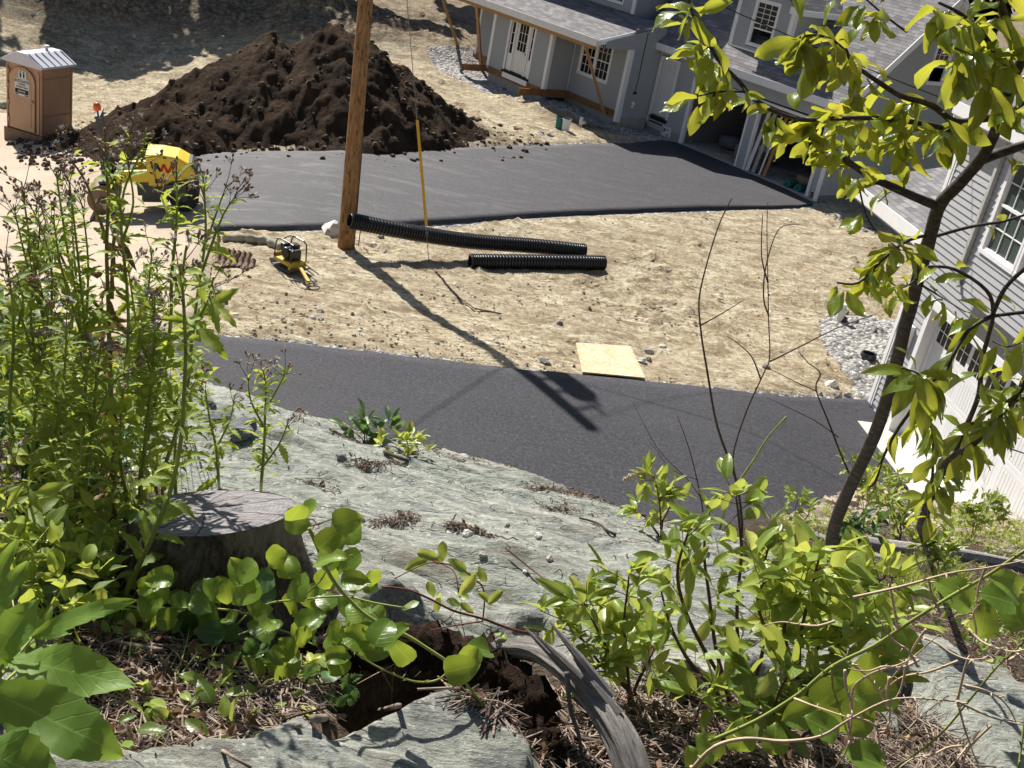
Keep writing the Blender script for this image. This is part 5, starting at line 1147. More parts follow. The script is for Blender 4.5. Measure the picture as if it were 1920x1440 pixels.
def rv(r, s=1.0): return Vector((r.uniform(-s, s), r.uniform(-s, s), r.uniform(-s, s)))
# ------------------------------------------------------------------ the sapling on the right
rs = random.Random(21)
tb = FG(1552, 1112)
SAP = thing('sapling_tree', tb, 'tall sapling with dark trunk and big yellow green leaves in front of the right house', 'tree')
YB = tb.y
trunk = [tb-Vector((0, 0, .1))]+[P3(x, y, Y) for x, y, Y in ((1556, 1040, YB-.05), (1568, 975, YB-.1), (1600, 900, YB-.2), (1640, 815, YB-.35), (1672, 715, YB-.5), (1695, 620, YB-.65), (1722, 520, YB-.8), (1742, 450, YB-.9), (1762, 385, YB-1.0), (1798, 345, YB-1.05), (1838, 298, YB-1.1), (1862, 255, YB-1.15), (1880, 205, YB-1.2), (1898, 150, YB-1.25), (1925, 90, YB-1.3), (1950, 0, YB-1.35))]
tr_p = smooth(trunk, 5); q = MB(); q.tube(tr_p, taper(len(tr_p), .030, .012), 12, wob=.12); q.build('trunk', M['bark'], SAP, smooth=True)
T1 = YB-1.0
BR = [  # (points, depth a, depth b, radius a, radius b, leaves per metre, leaf scale)
 ([(1760, 388), (1700, 362), (1640, 335), (1590, 303), (1552, 272), (1516, 258)], T1, T1-.25, .015, .006, 38, 1.0),
 ([(1878, 217), (1835, 224), (1790, 228), (1745, 196), (1690, 180), (1645, 152), (1600, 120), (1585, 90)], T1-.15, T1-.5, .012, .004, 26, 1.1),
 ([(1585, 95), (1560, 75), (1530, 66), (1500, 70)], T1-.5, T1-.6, .004, .003, 60, 1.25),
 ([(1855, 262), (1800, 248), (1730, 232), (1650, 222), (1570, 222), (1500, 224), (1440, 204)], T1-.1, T1-.6, .009, .005, 34, .95),
 ([(1500, 224), (1420, 190), (1385, 152), (1345, 110), (1325, 70), (1300, 30), (1290, -10)], T1-.5, T1-.8, .0065, .003, 36, .95),
 ([(1400, 172), (1350, 172), (1310, 180)], T1-.6, T1-.7, .003, .002, 50, .8),
 ([(1790, 240), (1740, 246), (1690, 258)], T1-.1, T1-.3, .004, .002, 46, 1.0),
 ([(1835, 300), (1880, 285), (1930, 268)], T1-.1, T1-.1, .016, .013, 14, 1.0),
 ([(1880, 205), (1900, 205), (1925, 190)], T1-.2, T1-.3, .007, .005, 50, 1.0),
 ([(1898, 150), (1872, 110), (1840, 60), (1800, 25), (1760, 5)], T1-.25, T1-.5, .009, .003, 34, 1.2),
 ([(1920, 110), (1895, 60), (1880, 20), (1870, -20)], T1-.3, T1-.4, .013, .009, 36, 1.2),
 ([(1880, 205), (1850, 150), (1830, 110), (1790, 90)], T1-.2, T1-.5, .004, .002, 44, 1.3),
 ([(1745, 440), (1700, 452), (1650, 490), (1610, 530), (1570, 530)], T1+.1, T1-.2, .006, .003, 34, 1.0),
 ([(1745, 445), (1820, 425), (1880, 415), (1930, 400)], T1+.1, T1, .006, .004, 7, .6),
 ([(1610, 345), (1620, 390), (1640, 430), (1690, 470)], T1-.1, T1-.2, .003, .002, 22, 1.0),
 ([(1700, 60), (1660, 30), (1620, -5)], T1-.4, T1-.5, .003, .002, 40, 1.1),
 ([(1590, 303), (1600, 260), (1620, 220)], T1-.2, T1-.3, .003, .002, 50, 1.1),
 ([(1722, 520), (1690, 540), (1660, 520)], T1+.2, T1, .003, .002, 40, .9),
 ([(1720, 530), (1770, 560), (1810, 585)], T1+.2, T1, .004, .002, 20, .8),
]
LF = LB(5)
for k, (pts, ya, yb, ra_, rb_, dens, sc) in enumerate(BR):
    P = smooth(path(pts, ya, yb), 4); q = MB(); q.tube(P, taper(len(P), ra_, rb_), 7, wob=.15); q.build('branch', M['bark'], SAP, smooth=True)
    Ls = sum((P[i+1]-P[i]).length for i in range(len(P)-1)); nl = int(Ls*dens*1.7)
    for i in range(nl):
        f = .12+.88*(rs.random()**.75); x = f*(len(P)-1); j = min(int(x), len(P)-2); p = P[j].lerp(P[j+1], x-j); tg = (P[j+1]-P[j]).normalized()
        sdv = Vector(CR.tolist())*rs.uniform(-1, 1)+Vector(CU.tolist())*rs.uniform(-.9, .7)+tg*.6
        a = (sdv.normalized()+rv(rs, .45)-UP*rs.uniform(.1, .8)).normalized(); L = sc*rs.uniform(.055, .108); b = p+a*rs.uniform(.008, .03)
        LF.leaf(b, a, UP*.8+rv(rs, 1.2), L, L*rs.uniform(.38, .54), 'oblong', rs.uniform(-.3, 1.6), rs.uniform(.1, .75), wave=.11, side=rs.uniform(-.2, .2))
LF.build('foliage', M['leaf_tree'], SAP)
# ------------------------------------------------------------------ second slender tree with long leaves at lower right
tb2 = FG(1735, 1010)
S2T = thing('sapling_tree', tb2, 'forked slender sapling with long drooping leaves before the garage door', 'tree')
Y2 = min(tb2.y, 3.6)
B2 = [([(1722, 1000), (1745, 930), (1775, 870), (1820, 835), (1855, 800), (1880, 770), (1925, 715)], Y2, Y2-.5, .017, .011, 10, 1.1),
 ([(1755, 905), (1790, 850), (1812, 800), (1835, 740), (1840, 680), (1850, 640), (1862, 590), (1850, 545), (1790, 505), (1740, 500)], Y2, Y2-.6, .011, .004, 14, 1.1),
 ([(1862, 588), (1885, 540), (1925, 500)], Y2-.5, Y2-.6, .007, .006, 4, .7), ([(1862, 592), (1820, 615), (1790, 660), (1770, 700), (1738, 720)], Y2-.5, Y2-.7, .007, .004, 30, 1.35),
 ([(1925, 585), (1880, 590), (1860, 594)], Y2-.5, Y2-.5, .006, .005, 6, .7), ([(1738, 722), (1715, 760), (1680, 810), (1655, 860), (1640, 905), (1620, 915)], Y2-.7, Y2-.6, .006, .003, 12, 1.2),
 ([(1738, 722), (1745, 790), (1750, 850), (1745, 930), (1735, 1010)], Y2-.6, Y2-.2, .004, .005, 22, 1.1), ([(1815, 800), (1860, 770), (1925, 745)], Y2-.3, Y2-.5, .006, .004, 12, .9),
 ([(1855, 800), (1870, 830), (1920, 850)], Y2-.3, Y2-.4, .003, .002, 6, .6), ([(1738, 722), (1720, 700), (1690, 690)], Y2-.7, Y2-.8, .003, .002, 70, 1.3), ([(1862, 640), (1890, 650), (1920, 640)], Y2-.5, Y2-.6, .003, .002, 50, 1.1)]
LF = LB(6)
for k, (pts, ya, yb, ra_, rb_, dens, sc) in enumerate(B2):
    P = smooth(path(pts, ya, yb), 4)
    if k == 0: P = [tb2-Vector((0, 0, .05))]+P[1:]
    q = MB(); q.tube(P, taper(len(P), ra_, rb_), 7, wob=.15); q.build('branch' if k else 'trunk', M['bark'], S2T, smooth=True)
    Ls = sum((P[i+1]-P[i]).length for i in range(len(P)-1)); nl = int(Ls*dens)
    for i in range(nl):
        f = .1+.9*rs.random(); x = f*(len(P)-1); j = min(int(x), len(P)-2); p = P[j].lerp(P[j+1], x-j); tg = (P[j+1]-P[j]).normalized()
        sdv = Vector(CR.tolist())*rs.uniform(-1, 1)+Vector(CU.tolist())*rs.uniform(-.8, .5)+tg*.5
        a = (sdv.normalized()-UP*.3+rv(rs, .3)).normalized(); L = sc*rs.uniform(.075, .12)
        LF.leaf(p+a*.01, a, UP+rv(rs, .5), L, L*rs.uniform(.32, .42), 'lance', rs.uniform(.3, 1.2), rs.uniform(.1, .4), lv=rs.uniform(.1, .9), wave=.05)
LF.build('foliage', M['leaf_tree'], S2T)
# ------------------------------------------------------------------ bare twigs
def bare(label, polys, Y, r0=.0045, mat='twig_dark', base=None, name='bare_twig', cat='twig', thorns=0, taperto=.35):
    b0 = Vector(base) if base is not None else P3(*polys[0][0], Y)
    t = thing(name, b0, label, cat); rr = random.Random(len(label))
    for k, pts in enumerate(polys):
        P = smooth(path(pts, Y+.05*math.sin(k*2), Y-.08*math.cos(k)), 4)
        if k == 0 and base is not None: P = [b0]+P
        a = r0*(1 if k == 0 else .6); q = MB(); q.tube(P, taper(len(P), a, a*taperto), 6, wob=.2)
        for i in range(int(thorns*len(P))):
            j = rr.randrange(len(P)-1); p = P[j].lerp(P[j+1], rr.random()); d = rv(rr).normalized(); q.tube([p, p+d*.007, p+d*.012], [.0018, .0011, .0002], 4)
        q.build('stem' if k == 0 else 'branch', M[mat], t, smooth=True)
    return t
yt = FG(1392, 990).y*.86
bare('tall bare forked dark twig standing before the lower driveway', [[(1392, 985), (1380, 900), (1345, 800), (1325, 690), (1313, 610), (1313, 545), (1345, 430), (1372, 372)], [(1378, 890), (1375, 850), (1400, 770), (1432, 700), (1443, 670), (1441, 600), (1440, 530), (1438, 430), (1440, 380)], [(1443, 678), (1500, 650), (1570, 615), (1645, 588)], [(1313, 610), (1350, 590), (1395, 562)], [(1426, 710), (1410, 670), (1385, 645), (1363, 630)], [(1440, 530), (1428, 480), (1430, 400)], [(1441, 590), (1432, 560), (1436, 500), (1460, 430), (1500, 420)]], yt, .0080, base=FG(1395, 1100))
bare('bare crooked twig with small side shoots near the driveway end', [[(1600, 905), (1580, 860), (1555, 795), (1530, 730), (1538, 700), (1515, 680), (1497, 658)], [(1530, 733), (1500, 720), (1460, 700), (1440, 690)], [(1572, 820), (1530, 790), (1480, 765), (1437, 745)]], yt+.1, .0062)
bare('thin bare twig rising from the rock right of the stick pile', [[(1325, 1010), (1315, 940), (1300, 870), (1285, 820), (1270, 780)], [(1318, 940), (1290, 900), (1240, 850), (1210, 800), (1187, 755)], [(1310, 900), (1260, 880), (1220, 830)]], yt-.1, .0048, base=FG(1330, 1040))
bare('green thorny shoot slanting in front of the lower driveway', [[(1360, 950), (1385, 905), (1415, 860), (1440, 820), (1474, 782)]], yt-.2, .007, 'stem_green', thorns=.9, base=FG(1345, 1010), name='thorny_shoot', cat='shoot', taperto=.7)
# tan canes of the thorn bush at bottom right
canes = [[(1300, 1440), (1340, 1400), (1400, 1385), (1470, 1390), (1540, 1380), (1600, 1345), (1680, 1310), (1790, 1315)], [(1490, 1310), (1530, 1325), (1590, 1345)], [(1590, 1345), (1590, 1400), (1565, 1440)], [(1590, 1342), (1640, 1360), (1650, 1400), (1665, 1440)], [(1795, 1315), (1810, 1250), (1830, 1190), (1825, 1150), (1840, 1130)], [(1795, 1315), (1860, 1345), (1920, 1360)],
 [(1600, 1120), (1690, 1100), (1780, 1075), (1850, 1065), (1925, 1050)], [(1597, 1345), (1600, 1290), (1640, 1260), (1700, 1240), (1760, 1190)], [(1795, 1315), (1810, 1370), (1835, 1440)], [(1795, 1240), (1740, 1260), (1690, 1270), (1650, 1300)], [(1850, 1060), (1835, 1100), (1830, 1150)], [(1700, 1240), (1690, 1290), (1675, 1315)]]
rr = random.Random(66)
for _ in range(16):
    x, y = rr.uniform(1560, 1900), rr.uniform(1130, 1420); a_ = rr.uniform(0, 6.28); pl_ = [(x, y)]
    for k in range(4): a_ += rr.uniform(-.5, .5); x += 34*math.cos(a_); y += 34*math.sin(a_); pl_.append((x, y))
    canes.append(pl_)
bare('tangle of tan thorny canes crossing at the bottom right', canes, 1.5, .0042, 'stem_tan', thorns=.35, name='cane_tangle', cat='thorn bush', base=FG(1290, 1436)*.5+P3(1300, 1440, 1.7)*.5)
gc = [[(1330, 1390), (1420, 1350), (1500, 1300), (1560, 1250), (1640, 1210), (1700, 1170), (1780, 1120), (1850, 1080), (1925, 1030)], [(1680, 1440), (1760, 1380), (1820, 1310), (1870, 1250), (1925, 1200)], [(1560, 1250), (1562, 1290), (1575, 1330)], [(1910, 1440), (1918, 1370), (1925, 1300)], [(1780, 1120), (1810, 1148), (1920, 1150)]]
tg_ = bare('green thorny vine arching across the bottom right corner', gc, 1.65, .0040, 'stem_green', thorns=.8, name='greenbrier_vine', cat='vine', taperto=.7)
LF = LB(9)
for x, y, L in ((1790, 1110, .075), (1870, 1120, .07), (1900, 1140, .08), (1850, 1160, .07), (1600, 1330, .1), (1560, 1300, .085), (1625, 1260, .08), (1540, 1360, .07), (1390, 1380, .07), (1455, 1385, .065), (1330, 1400, .065), (1620, 1420, .09), (1700, 1200, .06), (1500, 1340, .07), (1890, 1095, .07), (1300, 1420, .05), (1640, 1300, .08)):
    p = P3(x, y, 1.7+rs.uniform(-.1, .1)); a = (Vector(CU.tolist())*rs.uniform(-.2, 1)+Vector(CR.tolist())*rs.uniform(-.7, .7)+rv(rs, .2)).normalized()
    LF.leaf(p-a*L*.5, a, UP*.7-Vector(CF.tolist())+rv(rs, .4), L, L*.85, 'round', rs.uniform(.1, .7), rs.uniform(.05, .35), lv=rs.uniform(.2, .75))
LF.build('foliage', M['leaf_vine'], tg_)
# ------------------------------------------------------------------ greenbrier over the stump and the hollow
def vine(label, polys, Y, spots, Ls, mat='leaf_vine', stem='stem_green', r0=.0035, prof='round', wr=.88, seed=3, name='greenbrier_vine', cat='vine', thorns=.4, lvr=(.15, .8), facing=.75, base=None):
    t = bare(label, polys, Y, r0, stem, thorns=thorns, name=name, cat=cat, taperto=.6, base=base); LF = LB(seed); rr = random.Random(seed)
    for s_ in spots:
        x, y = s_[:2]; n_ = s_[2] if len(s_) > 2 else 1
        for i in range(n_):
            sp = 0 if n_ == 1 else 26; p = P3(x+rr.uniform(-sp, sp), y+rr.uniform(-sp, sp), Y+rr.uniform(-.14, .12)); L = rr.uniform(*Ls)
            a = (Vector(CU.tolist())*rr.uniform(-.9, .8)+Vector(CR.tolist())*rr.uniform(-1, 1)+rv(rr, .35)).normalized()
            LF.leaf(p-a*L*.4, a, UP*.8-Vector(CF.tolist())*facing+rv(rr, .55), L, L*wr*rr.uniform(.85, 1.1), prof, rr.uniform(.1, .9), rr.uniform(.05, .5), lv=rr.uniform(*lvr))
    LF.build('foliage', M[mat], t); return t
vine('greenbrier vine with round bright leaves trailing past the stump', [[(232, 1135), (290, 1142), (370, 1140), (440, 1145), (465, 1150), (510, 1130), (560, 1125), (640, 1118), (700, 1130), (760, 1140)], [(465, 1150), (430, 1185), (380, 1230), (320, 1280), (240, 1320)], [(560, 1125), (600, 1090), (620, 1060), (660, 1040)], [(395, 1138), (395, 1110), (390, 1085)]], 2.05,
     [(520, 1045), (505, 1085), (560, 1105), (585, 1120), (612, 1125), (625, 1060), (655, 1050), (600, 1060, 2), (665, 1090), (700, 1125, 3), (545, 1135), (590, 1170, 2), (620, 1190, 2), (300, 1085, 2), (330, 1105, 2), (400, 1080, 2), (395, 1120), (340, 1145, 3), (400, 1165, 2), (690, 1170, 2), (270, 1215, 2), (430, 1160, 1), (720, 1200, 2), (650, 1150, 2), (560, 1200, 2), (610, 1230, 2), (540, 1240, 2), (575, 1290, 1), (640, 1010, 2), (300, 1150, 3), (360, 1110, 2), (420, 1120, 3), (470, 1090, 2), (480, 1150, 3), (440, 1060, 2), (600, 1010, 2), (560, 1050, 2), (660, 1200, 2), (520, 1190, 3), (280, 1120, 2), (700, 1080, 2)], (.045, .075), seed=31, base=FG(225, 1180))
vine('thorny greenbrier stem crossing the dark hollow with a few round leaves', [[(580, 990), (620, 1080), (660, 1130), (700, 1162), (760, 1190), (800, 1215), (850, 1250), (880, 1290), (910, 1325), (940, 1360), (965, 1400), (980, 1445)], [(850, 1250), (820, 1275), (780, 1278), (740, 1265), (690, 1240), (640, 1205)], [(940, 1360), (910, 1320), (870, 1300), (830, 1278)]], 1.85,
     [(740, 1195), (755, 1225), (715, 1185), (880, 1235), (905, 1215), (860, 1255), (600, 1020, 3), (575, 975, 3), (625, 985, 2), (660, 1090)], (.05, .075), seed=32, r0=.0042)
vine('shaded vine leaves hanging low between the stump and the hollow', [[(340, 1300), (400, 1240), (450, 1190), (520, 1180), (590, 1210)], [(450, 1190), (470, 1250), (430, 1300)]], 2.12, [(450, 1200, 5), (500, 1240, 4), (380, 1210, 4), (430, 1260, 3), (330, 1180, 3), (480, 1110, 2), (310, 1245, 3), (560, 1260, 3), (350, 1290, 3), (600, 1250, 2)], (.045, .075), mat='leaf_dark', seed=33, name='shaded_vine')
vine('bramble seedling with toothed leaflets above the dead branch', [[(600, 1400), (585, 1350), (560, 1330), (540, 1325)], [(580, 1345), (610, 1330), (630, 1310)], [(585, 1350), (575, 1385)]], 1.95, [(520, 1335), (540, 1350), (560, 1330), (600, 1340), (575, 1390), (590, 1375), (625, 1310, 3), (640, 1280, 3), (660, 1300, 2)], (.035, .055), mat='leaf_dark', prof='tooth', wr=.7, seed=34, name='bramble_seedling', cat='plant')
vine('red stemmed seedling spreading oval leaves over the rock face', [[(1010, 1190), (960, 1180), (905, 1160), (850, 1145), (800, 1120), (760, 1105), (715, 1100)], [(905, 1165), (908, 1110), (890, 1085), (860, 1065), (820, 1055), (790, 1060), (740, 1085)], [(905, 1165), (840, 1175), (780, 1190)], [(860, 1110), (850, 1070), (810, 1050)]], 2.15,
     [(800, 1040), (830, 1030), (785, 1055), (840, 1055, 2), (870, 1090, 2), (820, 1120, 2), (855, 1135, 2), (790, 1110, 2), (880, 1120, 2), (910, 1120), (905, 1080), (930, 1118), (940, 1190)], (.04, .062), mat='leaf_shrub', stem='stem_red', prof='oval', wr=.48, seed=35, name='seedling', cat='plant', thorns=0, r0=.0035, lvr=(.3, 1))
# ------------------------------------------------------------------ leafy shrubs
def shrub(label, stems, Y, sc, n, mat='leaf_shrub', stem='stem_brown', seed=4, Ls=(.05, .08), wr=.42, prof='oval', r0=.005, name='leafy_shrub', spread=40, tip=3, lvr=(.1, 1.0), base=None, dY=.16):
    rr = random.Random(seed); b = Vector(base) if base is not None else P3(*stems[0][0], Y); t = thing(name, b, label, 'shrub'); LF = LB(seed)
    for k, pts in enumerate(stems):
        yy = Y+rr.uniform(-dY, dY); P = smooth(path(pts, Y, yy), 4)
        if base is not None: P = [b-UP*.03]+P[1:]
        q = MB(); q.tube(P, taper(len(P), r0, r0*.4), 6, wob=.15); q.build('stem', M[stem], t, smooth=True)
        Ls_ = sum((P[i+1]-P[i]).length for i in range(len(P)-1)); tw = MB(); nt_ = 0
        for i in range(max(2, int(Ls_*n))):
            f = .22+.78*rr.random()**.8; x = f*(len(P)-1); j = min(int(x), len(P)-2); p = P[j].lerp(P[j+1], x-j); tg = (P[j+1]-P[j]).normalized()
            d = (Vector(CR.tolist())*rr.uniform(-1, 1)+UP*rr.uniform(-.1, .8)+rv(rr, .5)).normalized(); tl = rr.uniform(.02, .10)*sc; e = p+d*tl
            tw.tube([p, e], [.0014, .0009], 4); nt_ += 1
            for m_ in range(rr.randint(2, 3)):
                a = (d*.7+rv(rr, .8)+UP*rr.uniform(-.1, .5)).normalized(); L = rr.uniform(*Ls)*sc
                LF.leaf(p.lerp(e, .5+.5*m_/3), a, UP+rv(rr, .5), L, L*wr*rr.uniform(.85, 1.15), prof, rr.uniform(0, .8), rr.uniform(.1, .5), lv=rr.uniform(*lvr), wave=.04)
        p = P[-1]; tg = (P[-1]-P[-3]).normalized()
        for m_ in range(tip):
            a = (tg*.8+rv(rr, .75)).normalized(); L = rr.uniform(*Ls)*sc; LF.leaf(p, a, UP+rv(rr, .4), L, L*wr, prof, rr.uniform(0, .6), .3, lv=rr.uniform(*lvr), wave=.04)
        tw.build('twig', M[stem], t)['kind'] = 'stuff'
    LF.build('foliage', M[mat], t); return t
shrub('small shrub with glossy oval leaves beside the splintered grey log', [[(1180, 1300), (1175, 1230), (1170, 1170), (1176, 1110), (1180, 1075)], [(1180, 1300), (1140, 1220), (1110, 1160), (1095, 1130)], [(1185, 1300), (1130, 1250), (1085, 1190), (1050, 1160)], [(1190, 1290), (1220, 1230), (1230, 1200)], [(1160, 1230), (1120, 1250), (1100, 1270)]], 2.3, 1.1, 26, seed=41, base=FG(1190, 1290))
shrub('dense bright green shrub left of the sapling trunk at the ledge end', [[(1390, 1340), (1385, 1240), (1382, 1140), (1390, 1040), (1385, 970), (1380, 930)], [(1380, 1340), (1345, 1230), (1330, 1120), (1320, 1030), (1330, 960)], [(1385, 1340), (1300, 1250), (1260, 1180), (1240, 1110)], [(1370, 1300), (1300, 1180), (1270, 1080), (1290, 1000)], [(1395, 1330), (1430, 1220), (1420, 1120), (1440, 1030)], [(1370, 1340), (1310, 1290), (1270, 1270)]], 2.55, 1.15, 20, seed=42, mat='leaf_shrub', lvr=(.05, .75), r0=.007, base=FG(1385, 1335))
shrub('yellow green shrub with long upright leaves below the sapling trunk', [[(1500, 1300), (1500, 1200), (1520, 1110), (1540, 1030)], [(1500, 1300), (1450, 1210), (1420, 1130), (1440, 1080)], [(1510, 1300), (1570, 1210), (1620, 1120), (1660, 1080)], [(1515, 1290), (1590, 1230), (1650, 1180), (1680, 1150)], [(1500, 1290), (1540, 1200), (1580, 1130), (1600, 1060)], [(1500, 1290), (1470, 1180), (1500, 1110), (1510, 1090)]], 2.25, 1.3, 15, seed=43, lvr=(.5, 1.0), r0=.006, wr=.38, base=FG(1505, 1290))
shrub('leafy shrub low between the canes and the bright shrub', [[(1450, 1400), (1430, 1330), (1400, 1270)], [(1460, 1400), (1500, 1330), (1530, 1290)], [(1455, 1400), (1450, 1330), (1480, 1260)], [(1440, 1400), (1350, 1330), (1290, 1300)], [(1470, 1400), (1580, 1330), (1640, 1260)]], 2.1, 1.25, 17, seed=44, lvr=(.0, .6), base=FG(1455, 1395))
shrub('reddish stemmed plant with pale seed spike at the ledge rim', [[(1240, 1010), (1238, 960), (1233, 920), (1225, 892)], [(1238, 985), (1260, 940), (1255, 920)], [(1240, 1010), (1210, 970), (1195, 960)]], FG(1240, 1012).y*.96, 1.2, 26, stem='stem_red', seed=45, name='pokeweed', lvr=(.3, .9), r0=.006, base=FG(1240, 1012))
q = MB(); pq = smooth(path([(1222, 893), (1205, 888), (1185, 892), (1172, 900)], FG(1240, 1012).y*.95), 5); rr = random.Random(3)
for p in pq:
    for i in range(5): d = rv(rr).normalized(); q.tube([p, p+d*.012, p+d*.017], [.003, .006, .001], 5)
sp_ = q.build('seed_spike', M['stem_tan'], None, loc=pq[0]); tag(sp_, 'pale pink seed spike leaning over the driveway edge', 'seed spike')
shrub('seedling with dark leaves on the rock edge above the driveway', [[(684, 830), (683, 805), (682, 795)], [(684, 828), (665, 810), (650, 800)], [(690, 830), (715, 808), (730, 800)]], FG(684, 832).y, 1.5, 34, seed=46, name='seedling', stem='stem_red', mat='leaf_dark', lvr=(.4, 1), base=FG(684, 832))
shrub('low yellowish seedling on the rock edge right of the dark one', [[(760, 850), (740, 838), (715, 835)], [(765, 850), (765, 835), (762, 825)], [(770, 852), (785, 845), (775, 832)]], FG(765, 852).y, 1.1, 40, seed=47, name='seedling', lvr=(.6, 1), base=FG(765, 852))
for i, (bx, by, h_, lb) in enumerate(((1500, 985, 60, 'small leafy sapling sprout at the lower driveway edge'), (1460, 960, 50, 'upright green sprout left of the sapling trunk foot'), (1620, 960, 90, 'ferny green shrub directly behind the sapling trunk'), (1690, 1010, 80, 'green shrub right of the sapling trunk on the bank'), (1600, 1070, 90, 'dark leafed shrub in front of the grey log'), (1820, 1010, 70, 'pale leafed bush near the garage end of the bank'), (1760, 1080, 70, 'bush beside the thin forked trunk over the log'), (1880, 990, 60, 'yellowish bush at the right edge of the bank'), (1480, 1080, 70, 'leafy bush at the right rim of the bare rock'), (1680, 940, 50, 'low sprout at the rubble edge beside the driveway'))):
    b = FG(bx, by); rr = random.Random(80+i); st_ = [[(bx, by), (bx+rr.uniform(-20, 20), by-h_*.5), (bx+rr.uniform(-45, 45), by-h_*rr.uniform(.8, 1.1))] for _ in range(4 if i > 1 else 2)]
    shrub(lb, st_, b.y*.98, 1.35, 22, seed=80+i, lvr=((0, .5) if i in (4,) else (.1, .9)), mat='leaf_dark' if i == 4 else 'leaf_shrub', base=b, Ls=(.045, .07), wr=.45, r0=.004, dY=.12)
# ------------------------------------------------------------------ tall weeds on the left
def weed(label, stems, Y, seed, dens=55, umb=True, L=(.035, .10), name='tall_weed', base=None, mat='leaf_weed', stem='stem_green', r0=.006, prof='tooth', lowdry=0, fl=.13):
    rr = random.Random(seed); b = Vector(base) if base is not None else P3(*stems[0][0], Y); t = thing(name, b, label, 'weed'); LF = LB(seed); DR = LB(seed+1); SH = MB(); FL = MB(); ST = MB()
    for k, pts in enumerate(stems):
        P = smooth(path(pts, Y, Y+rr.uniform(-.15, .15)), 5)
        if k == 0 and base is not None: P = [b-UP*.03]+P[1:]
        a = r0*(1 if k == 0 else .7); q = MB(); q.tube(P, taper(len(P), a, a*.35), 7); q.build('stem', M[stem if not lowdry else 'stem_dry'], t, smooth=True)
        Ls_ = sum((P[i+1]-P[i]).length for i in range(len(P)-1)); nn = int(Ls_*dens)
        for i in range(nn):
            f = .05+.90*(i+rr.random())/nn; x = f*(len(P)-1); j = min(int(x), len(P)-2); p = P[j].lerp(P[j+1], x-j); tg = (P[j+1]-P[j]).normalized()
            sd = tg.cross(rv(rr)).normalized(); av = (sd*.9+tg*rr.uniform(.2, .9)).normalized(); l = rr.uniform(*L)*(1.1-.55*f)
            if f < lowdry and rr.random() < .75: av = (sd*.5-UP*.8).normalized(); DR.leaf(p, av, rv(rr), l*1.2, l*.3, 'lance', rr.uniform(.5, 2), .7, wave=.25)
            else: LF.leaf(p, av, tg+rv(rr, .3), l, l*rr.uniform(.22, .36), prof, rr.uniform(.2, 1.3), rr.uniform(.1, .5), wave=.08)
        if umb:
            for b_ in range(rr.randint(4, 7)):
                f = rr.uniform(.78, 1); x = f*(len(P)-1); j = min(int(x), len(P)-2); p = P[j].lerp(P[j+1], x-j); d = ((P[j+1]-P[j]).normalized()*1.0+rv(rr, .75)).normalized(); l = rr.uniform(.03, .075); e = p+d*l
                ST.tube([p, p.lerp(e, .5)+rv(rr, .004), e], [.0014, .001, .0008], 4)
                for m_ in range(rr.randint(2, 5)):
                    d2 = (d+rv(rr, .7)).normalized(); h_ = e+d2*rr.uniform(.006, .022); ST.tube([e, h_], [.0007, .0006], 4)
                    if rr.random() < fl:
                        for s_ in range(26): d3 = rv(rr).normalized(); FL.tube([h_, h_+d3*rr.uniform(.006, .012)], [.0009, .0002], 3, cap=False)
                    else: SH.tube([h_, h_+d2*.004, h_+d2*.010], [.0022, .0034, .0018], 6)
    LF.build('foliage', M[mat], t)
    if DR.v: DR.build('withered_leaf', M['leaf_dry'], t)
    if SH.v: SH.build('seed_head', M['seedhead'], t)['kind'] = 'stuff'
    if FL.v: FL.build('seed_fluff', M['fluff'], t)['kind'] = 'stuff'
    if ST.v: ST.build('flower_stalk', M['stem_brown'], t)['kind'] = 'stuff'
    return t
wb = FG(215, 960); YW = min(wb.y, 3.0)*.93
weed('big branching weed with withered brown lower leaves behind the stump', [[(215, 940), (212, 850), (208, 740), (205, 640), (203, 560), (200, 470), (203, 380), (200, 320), (196, 240)], [(210, 560), (212, 470), (222, 380), (232, 310), (250, 250)], [(208, 600), (170, 560), (135, 520), (110, 470), (90, 420)], [(205, 470), (190, 420), (160, 340), (125, 290)]], YW, 51, 34, base=wb, r0=.0085, lowdry=.55, L=(.05, .14))
weed('weed stalk with brown seed heads in front of the yellow roller', [[(225, 880), (228, 760), (240, 640), (238, 540), (228, 440), (232, 360), (262, 290), (275, 240)], [(232, 420), (215, 350), (190, 300)], [(230, 450), (250, 380), (238, 300)]], YW-.1, 52, 42, base=FG(240, 930))
weed('weed stalk rising in front of the road roller drum', [[(260, 900), (290, 760), (318, 620), (322, 520), (330, 430), (332, 370), (330, 310)], [(325, 430), (310, 390), (300, 360)]], YW-.2, 53, 42, base=FG(262, 930))
weed('weed with spreading brown heads against the driveway corner', [[(300, 900), (345, 760), (360, 640), (372, 540), (385, 450), (384, 380), (380, 320)], [(375, 520), (400, 450), (420, 400), (440, 370)], [(380, 470), (395, 430), (425, 345)]], YW-.15, 54, 45, base=FG(305, 935))
weed('straight green weed on a thick stem crossing the stump', [[(232, 1120), (270, 1040), (305, 960), (325, 900), (340, 820), (345, 740), (348, 660), (345, 580), (342, 520), (350, 460)], [(345, 640), (370, 600), (392, 560), (400, 520)]], 2.15, 55, 46, base=FG(228, 1150), r0=.007, L=(.04, .13))
weed('short weed with fluffy heads on the rock right of the stump', [[(490, 905), (495, 840), (497, 780), (498, 720), (492, 690)], [(495, 800), (470, 750), (465, 700)], [(497, 770), (525, 720), (535, 700)], [(490, 880), (525, 830), (540, 790)]], 3.2, 56, 55, base=FG(490, 915), fl=.3)
weed('small weed beside the torn rock edge left of the driveway', [[(410, 900), (405, 840), (392, 780), (385, 730)], [(400, 850), (430, 790), (440, 740)]], 3.3, 57, 50, base=FG(412, 905))
